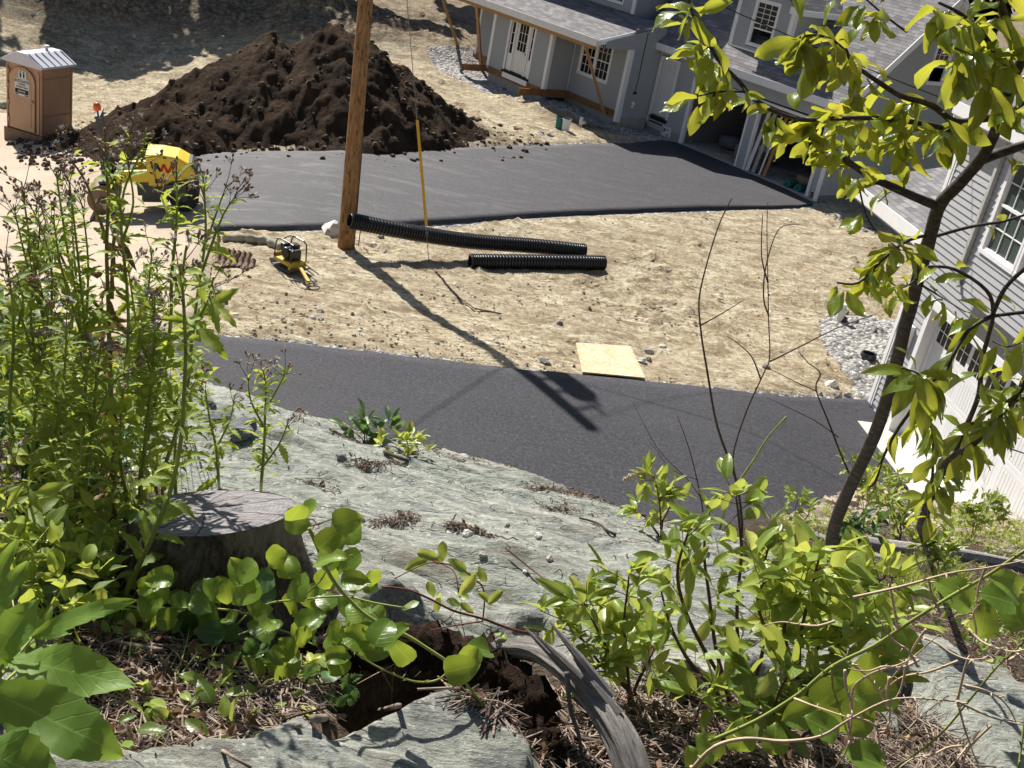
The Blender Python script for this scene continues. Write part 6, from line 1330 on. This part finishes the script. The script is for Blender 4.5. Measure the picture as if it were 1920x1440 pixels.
for i, (x0, y0, x1, y1, x2, y2, yy, lb) in enumerate(((110, 930, 95, 640, 40, 340, 2.7, 'weed stalk leaning left with a broad leaf tuft at its top'), (130, 900, 150, 600, 105, 320, 2.75, 'weed stalk with a crowded brown flower head at upper left'), (150, 900, 160, 650, 130, 340, 2.6, 'bushy weed with dense yellow green leaves left of the big one'), (20, 900, 25, 650, 10, 480, 2.5, 'weed cut by the left edge of the view at mid height'),
    (60, 900, 70, 700, 60, 520, 2.45, 'medium weed among the dark leaves at the left'), (90, 930, 110, 780, 125, 610, 2.3, 'weed with white fluff heads low at the left'), (160, 950, 175, 800, 190, 640, 2.4, 'leafy weed just left of the withered stems'), (265, 900, 285, 700, 290, 560, 2.55, 'leafy weed just right of the withered stems'), (330, 930, 330, 800, 310, 700, 2.9, 'half height weed above the stump'), (20, 1120, 40, 1000, 10, 860, 1.9, 'weed stalk rising at the left edge beside the stump'), (130, 1060, 125, 940, 118, 800, 2.1, 'pale green young weed left of the stump'), (275, 780, 260, 640, 285, 470, 2.9, 'weed between the withered stems and the driveway corner'), (40, 760, 45, 560, 75, 420, 2.8, 'thin weed in the far left group'))):
    rr = random.Random(200+i); st_ = [[(x0, y0), ((x0+x1)/2+rr.uniform(-6, 6), (y0+y1)/2), (x1, y1), ((x1+x2)/2+rr.uniform(-8, 8), (y1+y2)/2), (x2, y2)], [(x1, y1), ((x1+x2)/2+rr.uniform(10, 35), (y1+y2)/2), (x2+rr.uniform(15, 60), y2+rr.uniform(10, 60))], [(x1, y1), ((x1+x2)/2-rr.uniform(10, 30), (y1+y2)/2+10), (x2-rr.uniform(15, 50), y2+rr.uniform(20, 70))]]
    weed(lb, st_, yy, 300+i*3, 62, umb=i not in (10,), base=FG(x0, min(y0+20, 1180)) if i not in (3, 12) else None, L=(.04, .11), prof='tooth' if i % 3 else 'lance')
# leafy undergrowth at the left
for i, (x, y, w_, h_, yy, n_, lb, mt) in enumerate(((60, 820, 90, 120, 2.9, 330, 'dark leafy bush at the left behind the weeds', 'leaf_dark'), (180, 820, 80, 110, 3.1, 230, 'shaded leafy bush behind the withered weed', 'leaf_dark'), (40, 640, 70, 110, 3.3, 220, 'blue green bush at the far left edge', 'leaf_dark'), (330, 700, 50, 80, 3.5, 70, 'small bush at the top of the rock edge', 'leaf_weed'), (90, 1000, 80, 70, 2.3, 130, 'soft leaved ground plant left of the stump', 'leaf_weed'), (60, 1180, 70, 60, 1.7, 60, 'low green plant at the lower left', 'leaf_weed'), (170, 1040, 70, 60, 2.2, 110, 'leafy plant against the left side of the stump', 'leaf_weed'), (230, 1200, 60, 40, 2.0, 60, 'leafy plant at the left foot of the stump', 'leaf_shrub'), (330, 1270, 60, 40, 1.95, 45, 'low plant in the litter below the stump', 'leaf_dark'), (20, 1080, 60, 50, 1.8, 70, 'pale green plant at the left edge above the broad leaves', 'leaf_weed'), (90, 700, 90, 90, 2.9, 200, 'sunlit leafy bush among the weed stalks', 'leaf_weed'), (220, 760, 70, 100, 2.8, 120, 'weedy bush wrapped around the big stalk', 'leaf_weed'))):
    rr = random.Random(400+i); c = P3(x, y, yy); gq = FG(x, min(y+h_, 1300)); t = thing('leafy_bush', gq, lb, 'bush'); LF = LB(400+i); q = MB(); k = yy*1.15/FPX
    for j in range(n_):
        th = rr.uniform(0, 6.283); rad = rr.random()**.5; p = c+Vector(CR.tolist())*(math.cos(th)*rad*w_*k*1.1)+UP*(math.sin(th)*rad*h_*k*1.1)+Vector((0, rr.uniform(-.15, .2), 0))
        a = (rv(rr)+UP*.15).normalized(); l = rr.uniform(.035, .07); LF.leaf(p, a, UP+rv(rr, .7), l, l*rr.uniform(.38, .6), 'oval' if j % 2 else 'lance', rr.uniform(0, 1.1), rr.uniform(.1, .5))
        if j % 7 == 0: q.tube([gq+rv(rr, .03), gq.lerp(p, .6)+rv(rr, .03), p], [.003, .002, .001], 4)
    LF.build('foliage', M[mt], t); q.build('stem', M['stem_green'], t)
# big toothed leaves in the corner
BG = thing('broad_leaved_plant', P3(-40, 1330, 1.3), 'large toothed green leaves in the bottom left corner', 'plant'); LF = LB(77); q = MB()
for (bx, by, tx, ty, Yb, Yt, W, cu, up_) in ((15, 1235, 240, 1300, 1.42, 1.38, .085, .25, .9), (60, 1195, 238, 1140, 1.5, 1.5, .04, .5, .6), (-30, 1290, 215, 1425, 1.25, 1.22, .10, .2, .9), (-60, 1400, 110, 1470, 1.15, 1.15, .09, .1, 1), (-40, 1200, 40, 1060, 1.45, 1.5, .05, .3, .5), (-20, 1260, 60, 1130, 1.4, 1.45, .07, .4, .6), (40, 1250, 170, 1360, 1.5, 1.5, .045, .4, .8), (0, 1180, 130, 1195, 1.55, 1.6, .04, .4, .8), (-40, 1180, 20, 1020, 1.5, 1.55, .045, .2, .3)):
    a = P3(bx, by, Yb); b = P3(tx, ty, Yt); d = b-a; LF.leaf(a, d+UP*cu*.5*d.length, UP*up_-Vector(CF.tolist())*.6+rv(rs, .15), d.length*1.04, W, 'dock', cu, .16, lv=rs.uniform(.15, .85), wave=.11)
    q.tube([P3(-60, 1340, 1.3), a], [.005, .003], 6)
LF.build('leaf_blade', M['leaf_big'], BG); q.build('stem', M['stem_green'], BG)
# ================================================================== stump, log, roots, litter
c0 = P3(400, 958, 2.42); TOPR = .198
SB = FG(360, 1200)
STU = thing('tree_stump', Vector((c0.x, c0.y, SB.z)), 'wide cut tree stump with grey ringed top and dark bark', 'stump')
tilt = R_(13); tn = Vector((-.17, math.sin(tilt), math.cos(tilt))).normalized(); tx = Vector((1, 0, 0)); tx = (tx-tn*tx.dot(tn)).normalized(); ty = tn.cross(tx)
n_ = 96; HB = max(.35, c0.z-SB.z+.12); q = MB(); vs = []; lev = 22
for L in range(lev+1):
    t_ = L/lev; z = t_
    for k in range(n_):
        th = 2*math.pi*k/n_; flare = 1+.45*t_**2+.28*t_**1.5*max(0, math.sin(th*3+1.0))+.10*t_*math.sin(th*5)
        r = TOPR*(1+.05*math.sin(th*2+.6)+.03*math.sin(th*3))*flare; barkm = 1 if (math.cos(th-math.pi*1.02) > -.15 or t_ > .5+.2*math.sin(th*4)) else 0
        r += (abs(mnoise.noise(Vector((th*5.5, z*1.6, 1)))*.045)+mnoise.noise(Vector((th*16, z*5, 4)))*.012)*(.35+.65*barkm)*min(1, t_*8)
        top = c0+tx*(math.cos(th)*r)+ty*(math.sin(th)*r); p = top-Vector((0, 0, HB*t_+t_*.10*math.sin(th)*0)); vs.append(p)
q.add(vs, [(L*n_+k, (L+1)*n_+k, (L+1)*n_+(k+1) % n_, L*n_+(k+1) % n_) for L in range(lev) for k in range(n_)])
t = NT('stump_bark', .92, .12); gv = t.grainvec(2.0, 1.0); a_ = t.noise(3.5, 6, .75, vec=gv, dist=.5); b_ = t.noise(16, 5, .8, vec=gv)
c = t.ramp(a_, [(.36, (.05, .036, .027)), (.5, (.17, .125, .095)), (.64, (.38, .31, .25))]); c = t.mix(.4, c, t.ramp(b_, [(.38, (.03, .02, .015)), (.64, (.45, .38, .31))]))
sx = t.n('ShaderNodeSeparateXYZ'); t.l(t.co.outputs['Object'], sx.inputs[0])
mm = t.math('ADD', t.math('MULTIPLY', sx.outputs[0], 2.2), t.math('ADD', t.math('MULTIPLY', t.math('SUBTRACT', sx.outputs[2], HB-.16), 3.0), t.math('MULTIPLY', t.math('SUBTRACT', a_, .5), 1.0)))
c = t.mix(t.ramp(mm, [(.05, (0,)*3), (.22, (1,)*3)]), c, t.ramp(t.noise(5, 6, .75, vec=t.grainvec(1.2, 1.0), dist=.4), [(.3, (.30, .235, .16)), (.5, (.48, .40, .29)), (.7, (.60, .52, .41))])); t.color(c); t.bump(t.math('ADD', a_, b_), 1.0, .03)
grain(q.build('bark', t.mat, STU, smooth=True), n_)
q = MB(); vs = [c0+tn*.004]; rings = 10; fs = []
for L in range(1, rings+1):
    for k in range(n_):
        th = 2*math.pi*k/n_; r = TOPR*(1+.05*math.sin(th*2+.6)+.03*math.sin(th*3))*L/rings*1.005; vs.append(c0+tx*(math.cos(th)*r)+ty*(math.sin(th)*r)+tn*(.004+.003*mnoise.noise(Vector((math.cos(th)*L*.4, math.sin(th)*L*.4, 0)))-(.006 if L == rings else 0)))
for k in range(n_): fs.append((0, 1+k, 1+(k+1) % n_))
for L in range(rings-1):
    for k in range(n_): fs.append((1+L*n_+k, 1+(L+1)*n_+k, 1+(L+1)*n_+(k+1) % n_, 1+L*n_+(k+1) % n_))
q.add(vs, fs)
t = NT('cut_wood', .85, .15); v = t.n('ShaderNodeVectorMath', operation='SUBTRACT'); t.l(t.co.outputs['Object'], v.inputs[0]); cc = c0-ORG[STU.name]; v.inputs[1].default_value = (cc.x-.03, cc.y+.02, cc.z)
w_ = t.n('ShaderNodeTexWave'); w_.wave_type = 'RINGS'; w_.rings_direction = 'Z'; w_.inputs['Scale'].default_value = 26; w_.inputs['Distortion'].default_value = 2.2; w_.inputs['Detail'].default_value = 4; w_.inputs['Detail Scale'].default_value = 1.2; t.l(v.outputs[0], w_.inputs['Vector'])
c = t.ramp(w_.outputs['Fac'], [(.2, (.24, .225, .23)), (1, (.265, .25, .255))]); g_ = t.noise(55, 4, .8, vec=t.map((.35, 2.2, 1), (0, 0, R_(12)))); c = t.mix(.6, c, t.ramp(g_, [(.38, (.11, .10, .105)), (.62, (.40, .38, .38))]))
sp2 = t.n('ShaderNodeSeparateXYZ'); t.l(v.outputs[0], sp2.inputs[0]); at2 = t.math('ARCTAN2', sp2.outputs[1], sp2.outputs[0]); rad = t.math('SINE', t.math('ADD', t.math('MULTIPLY', at2, 11.0), t.math('MULTIPLY', t.noise(7, 3, .6), 7.0)))
c = t.mix(t.ramp(rad, [(.955, (0,)*3), (.995, (.85,)*3)]), c, (.05, .045, .045)); t.color(c); t.bump(t.math('ADD', t.math('MULTIPLY', g_, 1.3), t.math('MULTIPLY', w_.outputs['Fac'], .25)), .8, .006)
q.build('cut_top', t.mat, STU, smooth=True)
# grey dead log with splintered end
t = NT('weathered_wood', .8, .2); gv = t.grainvec(3.0, 1.0); f = t.noise(2.6, 6, .75, vec=gv); k = t.noise(6.5, 6, .8, vec=gv, dist=.6); c = t.ramp(f, [(.3, (.16, .14, .125)), (.5, (.36, .335, .31)), (.68, (.52, .49, .46))]); c = t.mix(t.ramp(k, [(.52, (0,)*3), (.64, (.75,)*3)]), c, (.055, .045, .038)); t.color(c); t.bump(t.math('ADD', f, k), .9, .01); M['drift'] = t.mat
YL = 2.0
lp = smooth([P3(x, y, Y) for x, y, Y in ((845, 1218, 2.2), (900, 1214, 2.15), (955, 1214, 2.1), (1010, 1222, 2.06), (1055, 1248, 2.0), (1100, 1292, 1.93), (1140, 1345, 1.86), (1170, 1400, 1.80), (1195, 1470, 1.74))], 6)
DL = thing('dead_log', lp[0], 'weathered grey dead log with a splintered end beside the hollow', 'log')
q = MB(); q.tube(lp, [.018+.018*(i/len(lp))**1.1 for i in range(len(lp))], 40, wob=0, seed=3, ridge=.30); grain(q.build('trunk', M['drift'], DL, smooth=True), 40)
for i, (a, b, ya, yb, r) in enumerate((((985, 1178), (1135, 1320), 2.0, 1.88, .016), ((1000, 1185), (1110, 1290), 1.98, 1.9, .010), ((1030, 1165), (1145, 1310), 1.97, 1.88, .012), ((1075, 1235), (1160, 1340), 1.93, 1.85, .012))):
    A = P3(*a, ya); B = P3(*b, yb); q = MB(); q.tube([A, A.lerp(B, .15), A.lerp(B, .5), B], [.001, r*.35, r*.8, r], 6, wob=.35, seed=i); grain(q.build('splinter', M['drift'], DL), 6)
q = MB(); q.tube(smooth([P3(x, y, 1.9) for x, y in ((1062, 1260), (1070, 1330), (1085, 1380), (1095, 1440))], 4), taper(13, .006, .004), 7, wob=.2); o = grain(q.build('stick', M['drift'], None, loc=P3(1062, 1260, 1.9), smooth=True), 7); tag(o, 'pale crooked stick hanging down from the dead log', 'stick')
# fibrous root mass over the hollow
rr = random.Random(12)
rp = smooth([P3(x, y, Y) for x, y, Y in ((560, 1235, 2.25), (620, 1222, 2.22), (700, 1212, 2.2), (780, 1208, 2.18), (860, 1225, 2.14), (930, 1250, 2.08), (985, 1300, 2.0), (1005, 1360, 1.93), (1015, 1420, 1.87), (1020, 1490, 1.8))], 6)
RM = thing('root_mass', rp[0], 'dark brown fibrous root mass overhanging the hollow', 'roots')
t = NT('root_fibre', .95, .08); f = t.noise(18, 6, .8); t.color(t.ramp(f, [(.3, (.012, .008, .006)), (.55, (.038, .024, .017)), (.75, (.10, .07, .05))])); t.bump(f, 1.0, .03); M['rootm'] = t.mat
q = MB(); q.tube(rp, [.046+.014*math.sin(i*.7)*.5+.01*math.sin(i*2.3) for i in range(len(rp))], 26, wob=.5, seed=7); q.build('root_mat', M['rootm'], RM, smooth=True)
q = MB()
for i in range(900):
    j = rr.randrange(len(rp)-1); p = rp[j].lerp(rp[j+1], rr.random())+rv(rr, .035); l = rr.uniform(.02, .13); d = (rv(rr, .7)-UP*rr.uniform(.1, 1)).normalized(); m_ = p+d*l*.5+rv(rr, .012); e = m_+(d+rv(rr, .6)).normalized()*l*.5; w_ = rr.uniform(.0005, .0015)
    q.tube([p, m_, e], [w_, w_*.8, w_*.4], 4, cap=False)
o = q.build('rootlets', M['rootm'], RM); o['kind'] = 'stuff'
q = MB()
for i in range(60):
    j = rr.randrange(len(rp)-1); p = rp[j]+rv(rr, .03); d = (rv(rr, .6)-UP*.7).normalized(); l = rr.uniform(.05, .15); q.tube([p, p+d*l*.5+rv(rr, .01), p+d*l], [.0011, .0008, .0004], 4, cap=False)
o = q.build('pale_rootlets', M['stem_tan'], RM); o['kind'] = 'stuff'
# sticks and logs
def stick(pts, r, mat, label, name='stick', cat='stick', lift=.012, n=10, wob=.2):
    P = []
    for x, y in pts: p = FG(x, y); p.z += lift; P.append(p)
    P = smooth(P, 4); q = MB(); q.tube(P, taper(len(P), r, r*.65), n, wob=wob, seed=len(label)); o = q.build(name, M[mat], None, loc=P[0], smooth=True); tag(o, label, cat)
M['stick_p'] = simple('pale_peeled_stick', (.30, .235, .185), .75, .35, 18, bump=.3); M['stick_d'] = simple('dark_stick', (.10, .07, .055), .85, .3, 18, bump=.3)
stick([(262, 1396), (300, 1388), (360, 1385), (430, 1382), (505, 1376), (560, 1370)], .0075, 'stick_p', 'long pale branch lying on the litter at bottom left')
stick([(585, 1372), (640, 1360), (700, 1350), (745, 1344)], .0085, 'stick_p', 'thick peeled stick ending over the dark hollow', lift=.03)
stick([(215, 1215), (260, 1222), (305, 1228)], .010, 'stick_p', 'short pale stick at the foot of the stump')
stick([(310, 1345), (360, 1380), (420, 1420), (470, 1450)], .004, 'stick_p', 'thin stick slanting across the bottom litter')
stick([(240, 1250), (310, 1300), (350, 1340), (370, 1350)], .0045, 'stick_p', 'thin stick below the stump roots')
stick([(1020, 1385), (1080, 1392), (1150, 1405)], .009, 'stick_d', 'dark stick lying behind the grey log end')
stick([(540, 880), (568, 782), (600, 798)], .004, 'stick_p', 'curled pale root on the rock edge near the fluffy weed', n=6)
stick([(560, 1000), (620, 980), (700, 960)], .0025, 'stick_d', 'thin dark twig on the upper rock', n=6)
stick([(945, 1040), (1000, 1085), (1045, 1120)], .0035, 'twig_dark', 'black curved twig lying over the middle of the rock', lift=.03, n=6)
stick([(720, 850), (760, 866), (800, 868)], .012, 'stick_d', 'short dark piece of bark on the rock rim')
stick([(1180, 1000), (1150, 1005), (1120, 985), (1085, 975)], .007, 'stick_d', 'brown stick end on the right part of the rock')
for (pts, r, lb) in (([(1560, 1016), (1640, 1030), (1720, 1040), (1800, 1050), (1880, 1064), (1950, 1076)], .055, 'long grey fallen log lying across the right bank'), ([(1510, 1000), (1580, 1030), (1650, 1052), (1700, 1060)], .03, 'thinner dark log under the long grey one')):
    P = []
    for x, y in pts: p = FG(x, y); p.z += r*.6; P.append(p)
    P = smooth(P, 4); q = MB(); q.tube(P, r, 28, ridge=.25, seed=2); tag(grain(q.build('fallen_log', M['drift'], None, loc=P[0], smooth=True), 28), lb, 'log')
# loose stones on the rock
for i, (x, y, r, lb) in enumerate(((877, 1003, .022, 'white chip of stone on the middle of the rock'), (1008, 1006, .022, 'pale flat chip on the right of the rock'), (1135, 1122, .022, 'grey pebble low on the rock near the shrub'), (950, 985, .016, 'small pebble high on the rock'), (675, 975, .018, 'dark brown chip at the upper left of the rock'), (640, 860, .03, 'dark chip of slate on the rock rim'), (985, 1072, .014, 'tiny white chip in the middle of the rock'), (1030, 1050, .018, 'flat grey chip right of the stick litter'), (850, 1280, .012, 'tiny chip beside the grey log'), (905, 1042, .018, 'grey chip among the twig litter'), (420, 800, .10, 'dark broken rock block at the rock edge left of the driveway'), (455, 815, .09, 'second dark broken block at the left rock edge'), (385, 770, .08, 'small broken block highest at the left rock edge'))):
    p = FG(x, y); p.z += r*.3; tag(rock_mesh(p, r, r*.8, r*.6, 140+i*1.9, M['stone_w' if i in (0, 1, 6) else ('stone_d' if r > .06 or i in (4, 5) else 'stone')], sub=3 if r > .05 else 2), lb, 'stone')
# forest litter
def scatter(region, n, seed, fn):
    rr = random.Random(seed); xs_ = [p[0] for p in region]; ys_ = [p[1] for p in region]; k = 0; out = 0
    while out < n and k < n*8:
        k += 1; x = rr.uniform(min(xs_), max(xs_)); y = rr.uniform(min(ys_), max(ys_))
        if inpoly(x, y, region) and not inpoly(x, y, HOLEP): fn(rr, x, y); out += 1
def W(px): return [(p.x, p.y) for p in (plane_hit(*q) for q in px)]
def gz(x, y): return rockz(x, y)
LT = LB(91); TW = MB(); TW2 = MB()
def dl(rr, x, y):
    L = rr.uniform(.02, .05); a = Vector((rr.uniform(-1, 1), rr.uniform(-1, 1), rr.uniform(-.15, .25))).normalized()
    LT.leaf((x, y, gz(x, y)+rr.uniform(.004, .02)), a, UP+rv(rr, .6), L, L*rr.uniform(.35, .6), 'oval', rr.uniform(-1, 1.5), rr.uniform(.2, .9), wave=.2)
def tw(rr, x, y, rng=(.03, .16)):
    a = rr.uniform(0, 6.28); L = rr.uniform(*rng); z = gz(x, y)+rr.uniform(.003, .018); dx, dy = math.cos(a)*L/2, math.sin(a)*L/2; w_ = rr.uniform(.0009, .0028)
    za = gz(x-dx, y-dy); zb_ = gz(x+dx, y+dy); q = TW if rr.random() < .6 else TW2
    q.tube([(x-dx, y-dy, max(za+.004, z-.01)), (x+rr.uniform(-.008, .008), y, z+.006), (x+dx, y+dy, max(zb_+.004, z-.01))], [w_, w_, w_*.6], 5)
soilA = W([(180, 1180), (300, 1210), (500, 1190), (640, 1200), (660, 1330), (560, 1370), (420, 1440), (200, 1440), (150, 1300)])
soilB = W([(1000, 1290), (1130, 1290), (1250, 1310), (1400, 1330), (1640, 1350), (1800, 1500), (1300, 1480), (1100, 1480), (960, 1400)])
soilC = W([(1500, 1020), (1700, 990), (1940, 1010), (1980, 1250), (1820, 1240), (1660, 1150), (1560, 1100)])
soilG = W([(1760, 1130), (1990, 1130), (1990, 1400), (1860, 1300), (1790, 1230)])
soilD = W([(0, 1000), (200, 960), (230, 1100), (180, 1200), (0, 1120)])
soilE = W([(1640, 1300), (1700, 1310), (1850, 1480), (1760, 1500)])
soilF = W([(780, 1370), (900, 1380), (1000, 1400), (1020, 1460), (900, 1440)])
for rg, n1, n2, sd in ((soilA, 260, 1500, 1), (soilB, 260, 1900, 2), (soilC, 600, 2600, 3), (soilD, 120, 300, 4), (soilG, 200, 700, 7), (soilE, 30, 300, 5), (soilF, 60, 200, 6)): scatter(rg, n1, sd, dl); scatter(rg, n2, sd+50, tw)
# thin drifts of needles and twigs caught on the rock
for (pts, wd, n2) in (([(720, 850), (800, 870), (850, 890), (930, 885)], .05, 260), ([(660, 895), (700, 908), (775, 905)], .035, 150), ([(960, 935), (1040, 950), (1110, 965), (1190, 990)], .05, 330), ([(840, 1040), (880, 1050), (950, 1070)], .035, 260), ([(1000, 985), (1100, 1010), (1190, 1030)], .03, 160), ([(690, 1010), (760, 1015)], .03, 90), ([(530, 920), (570, 915), (600, 935)], .04, 90), ([(820, 865), (900, 878), (960, 905)], .04, 120), ([(1100, 960), (1180, 985), (1240, 1015)], .05, 160), ([(520, 1000), (560, 1030)], .05, 60), ([(630, 850), (700, 862)], .04, 50)):
    P = [plane_hit(*q_) for q_ in pts]; rr = random.Random(int(wd*1e4)+n2)
    for i in range(n2):
        j = rr.randrange(len(P)-1); p = P[j].lerp(P[j+1], rr.random()); tw(rr, p.x+rr.gauss(0, wd), p.y+rr.gauss(0, wd*.6), (.015, .07))
    for i in range(n2//14):
        j = rr.randrange(len(P)-1); p = P[j].lerp(P[j+1], rr.random()); dl(rr, p.x+rr.gauss(0, wd), p.y+rr.gauss(0, wd*.6))
rr = random.Random(99)
for i in range(500):
    x, y = rr.uniform(-2.2, 1.6), rr.uniform(1.8, 6)
    if y < yedge(x)-.05: tw(rr, x, y, (.01, .04))
for mb, mt, nm in ((TW, 'stick_p', 'twig_litter'), (TW2, 'stick_d', 'twig_litter')):
    o = mb.build(nm, M[mt]); tag(o, 'loose '+('pale' if mt == 'stick_p' else 'dark')+' twigs and needles littering rock and soil', 'litter'); o['kind'] = 'stuff'
o = LT.build('leaf_litter', M['leaf_dry']); tag(o, 'dead brown leaves littering the foreground soil', 'litter'); o['kind'] = 'stuff'
# grass and low herbs on the bank
GR = LB(92)
def gr(rr, x, y):
    for k in range(7):
        L = rr.uniform(.06, .16); a = (UP+rv(rr, .7)).normalized(); GR.leaf((x+rr.uniform(-.04, .04), y+rr.uniform(-.04, .04), gz(x, y)-.01), a, rv(rr), L, .006, 'lance', rr.uniform(.2, 1.3), .3, wave=0)
for rg, n1 in ((W([(1640, 1060), (1760, 1060), (1860, 1110), (1820, 1150), (1700, 1120)]), 120), (W([(1700, 960), (1940, 960), (1980, 1040), (1780, 1020)]), 420), (W([(1440, 965), (1600, 960), (1560, 1010), (1450, 1010)]), 60), (W([(1900, 1150), (2000, 1150), (2000, 1290), (1900, 1250)]), 60)): scatter(rg, n1, n1, gr)
o = GR.build('grass', M['leaf_weed']); tag(o, 'sparse green grass on the right bank', 'grass'); o['kind'] = 'stuff'
HB_ = LB(93)
def hb(rr, x, y):
    for k in range(5): L = rr.uniform(.03, .07); a = (UP*.5+rv(rr, 1)).normalized(); HB_.leaf((x+rr.uniform(-.05, .05), y+rr.uniform(-.05, .05), gz(x, y)+.02), a, UP+rv(rr, .5), L, L*.5, 'oval', rr.uniform(.1, .9), .3)
for rg, n1 in ((W([(1480, 1000), (1700, 950), (1940, 980), (1980, 1200), (1820, 1180), (1660, 1120)]), 260), (soilD, 120), (soilG, 40), (soilA, 26), (W([(-60, 700), (240, 640), (330, 800), (260, 980), (0, 1000)]), 520)): scatter(rg, n1, n1+3, hb)
o = HB_.build('ground_herbs', M['leaf_shrub']); tag(o, 'low green herbs covering the banks', 'herbs'); o['kind'] = 'stuff'
# rubble on the bank beside the garage
RB = MB(); rr = random.Random(8)
for i in range(1500):
    x = rr.uniform(3.2, 9); y = rr.uniform(8, 15.6)
    if y > yedge(x)+.9 or y < yedge(x)-3.2: continue
    r = rr.uniform(.012, .05)*(1 if rr.random() < .95 else 2); c = Vector((x, y, max(float(ffun(x, y)), 0)+r*.2)); R3 = Matrix.Rotation(rr.uniform(0, 6), 3, 'Z')
    vs = [c+R3@Vector((a*r*rr.uniform(.7, 1.3), b*r*rr.uniform(.7, 1.2), r*k)) for a, b, k in ((-1, -1, -.3), (1, -1, -.3), (1, 1, -.3), (-1, 1, -.3), (-.5, -.6, .7), (.6, -.5, .8), (.5, .6, .6), (-.6, .5, .7))]
    RB.add(vs, [(4, 5, 6, 7), (0, 1, 5, 4), (1, 2, 6, 5), (2, 3, 7, 6), (3, 0, 4, 7)])
o = RB.build('rubble', M['stone_r'] if 'stone_r' in M else simple('tan_rubble', (.44, .36, .28), .95, .35, 6)); tag(o, 'tan rubble stones on the bank beside the garage', 'rubble'); o['kind'] = 'stuff'
# ================================================================== trees behind the plot (they shade its far edge)
t = NT('far_foliage', .8, .1); f = t.noise(1.5, 3, .6); t.color(t.ramp(f, [(.3, (.012, .028, .010)), (.7, (.04, .075, .02))])); M['far'] = t.mat
def bigtree(x, y, h, rad, seed, label, n=1500, low=.2):
    h *= .84; z0 = float(gbase(x, y)); rr = random.Random(seed); b = Vector((x, y, z0)); T = thing('background_tree', b, label, 'tree', 'trees behind the building plot')
    q = MB(); q.tube([b-UP*.3, b+UP*h*.5+rv(rr, .2), b+UP*h*.92], [.28, .18, .05], 8); q.build('trunk', M['bark'], T)
    vs, fs = [], []
    for i in range(n):
        u = rr.random(); zz = low+(1-low)*u; R0 = rad*math.sin(math.pi*min(1, .18+.82*(1-u)**.75))*.9+.4; th = rr.uniform(0, 6.283); r = R0*rr.random()**.4*(.75+.4*mnoise.noise(Vector((math.cos(th)*2, math.sin(th)*2, zz*4+seed))))
        c = b+Vector((math.cos(th)*r, math.sin(th)*r, zz*h)); s_ = rr.uniform(.25, .55)
        for k in range(2):
            a = rv(rr).normalized(); d = a.cross(rv(rr)).normalized(); o_ = len(vs); vs += [c+a*s_, c+d*s_*.6, c-a*s_, c-d*s_*.6]; fs.append((o_, o_+1, o_+2, o_+3))
    q = MB(); q.add(vs, fs); q.build('crown', M['far'], T)
for i, (x, y, h, r, lb) in enumerate(((-40, 50, 13, 4.5, 'dark tree farthest left behind the plot'), (-33, 55, 14, 4.2, 'tall dark tree second from the left behind the plot'), (-26, 58, 13, 4.2, 'dark tree behind the road end'), (-20, 60, 14, 4.0, 'dark tree behind the far spoil bank'), (-14.5, 62, 13, 4.0, 'dark tree beyond the soil heap'), (-9, 66, 13, 3.6, 'dark tree beyond the utility pole'), (15.5, 54, 15, 5, 'dark tree behind the garage ridge'), (22, 46, 14, 5, 'dark tree behind the roof of the right house'), (19.5, 36, 15, 4.5, 'dark tree rising over the right house'), (28, 50, 15, 5.5, 'dark tree beyond the right house roof'), (27, 60, 16, 5, 'dark tree farthest right behind the houses'), (-2, 70, 13, 4, 'dark tree behind the grey house'), (6, 70, 14, 4.5, 'dark tree directly behind the grey house roof'))): bigtree(x, y, h, r, i+1, lb, 2600 if x > 12 else 1500, .02 if x > 12 else .2)
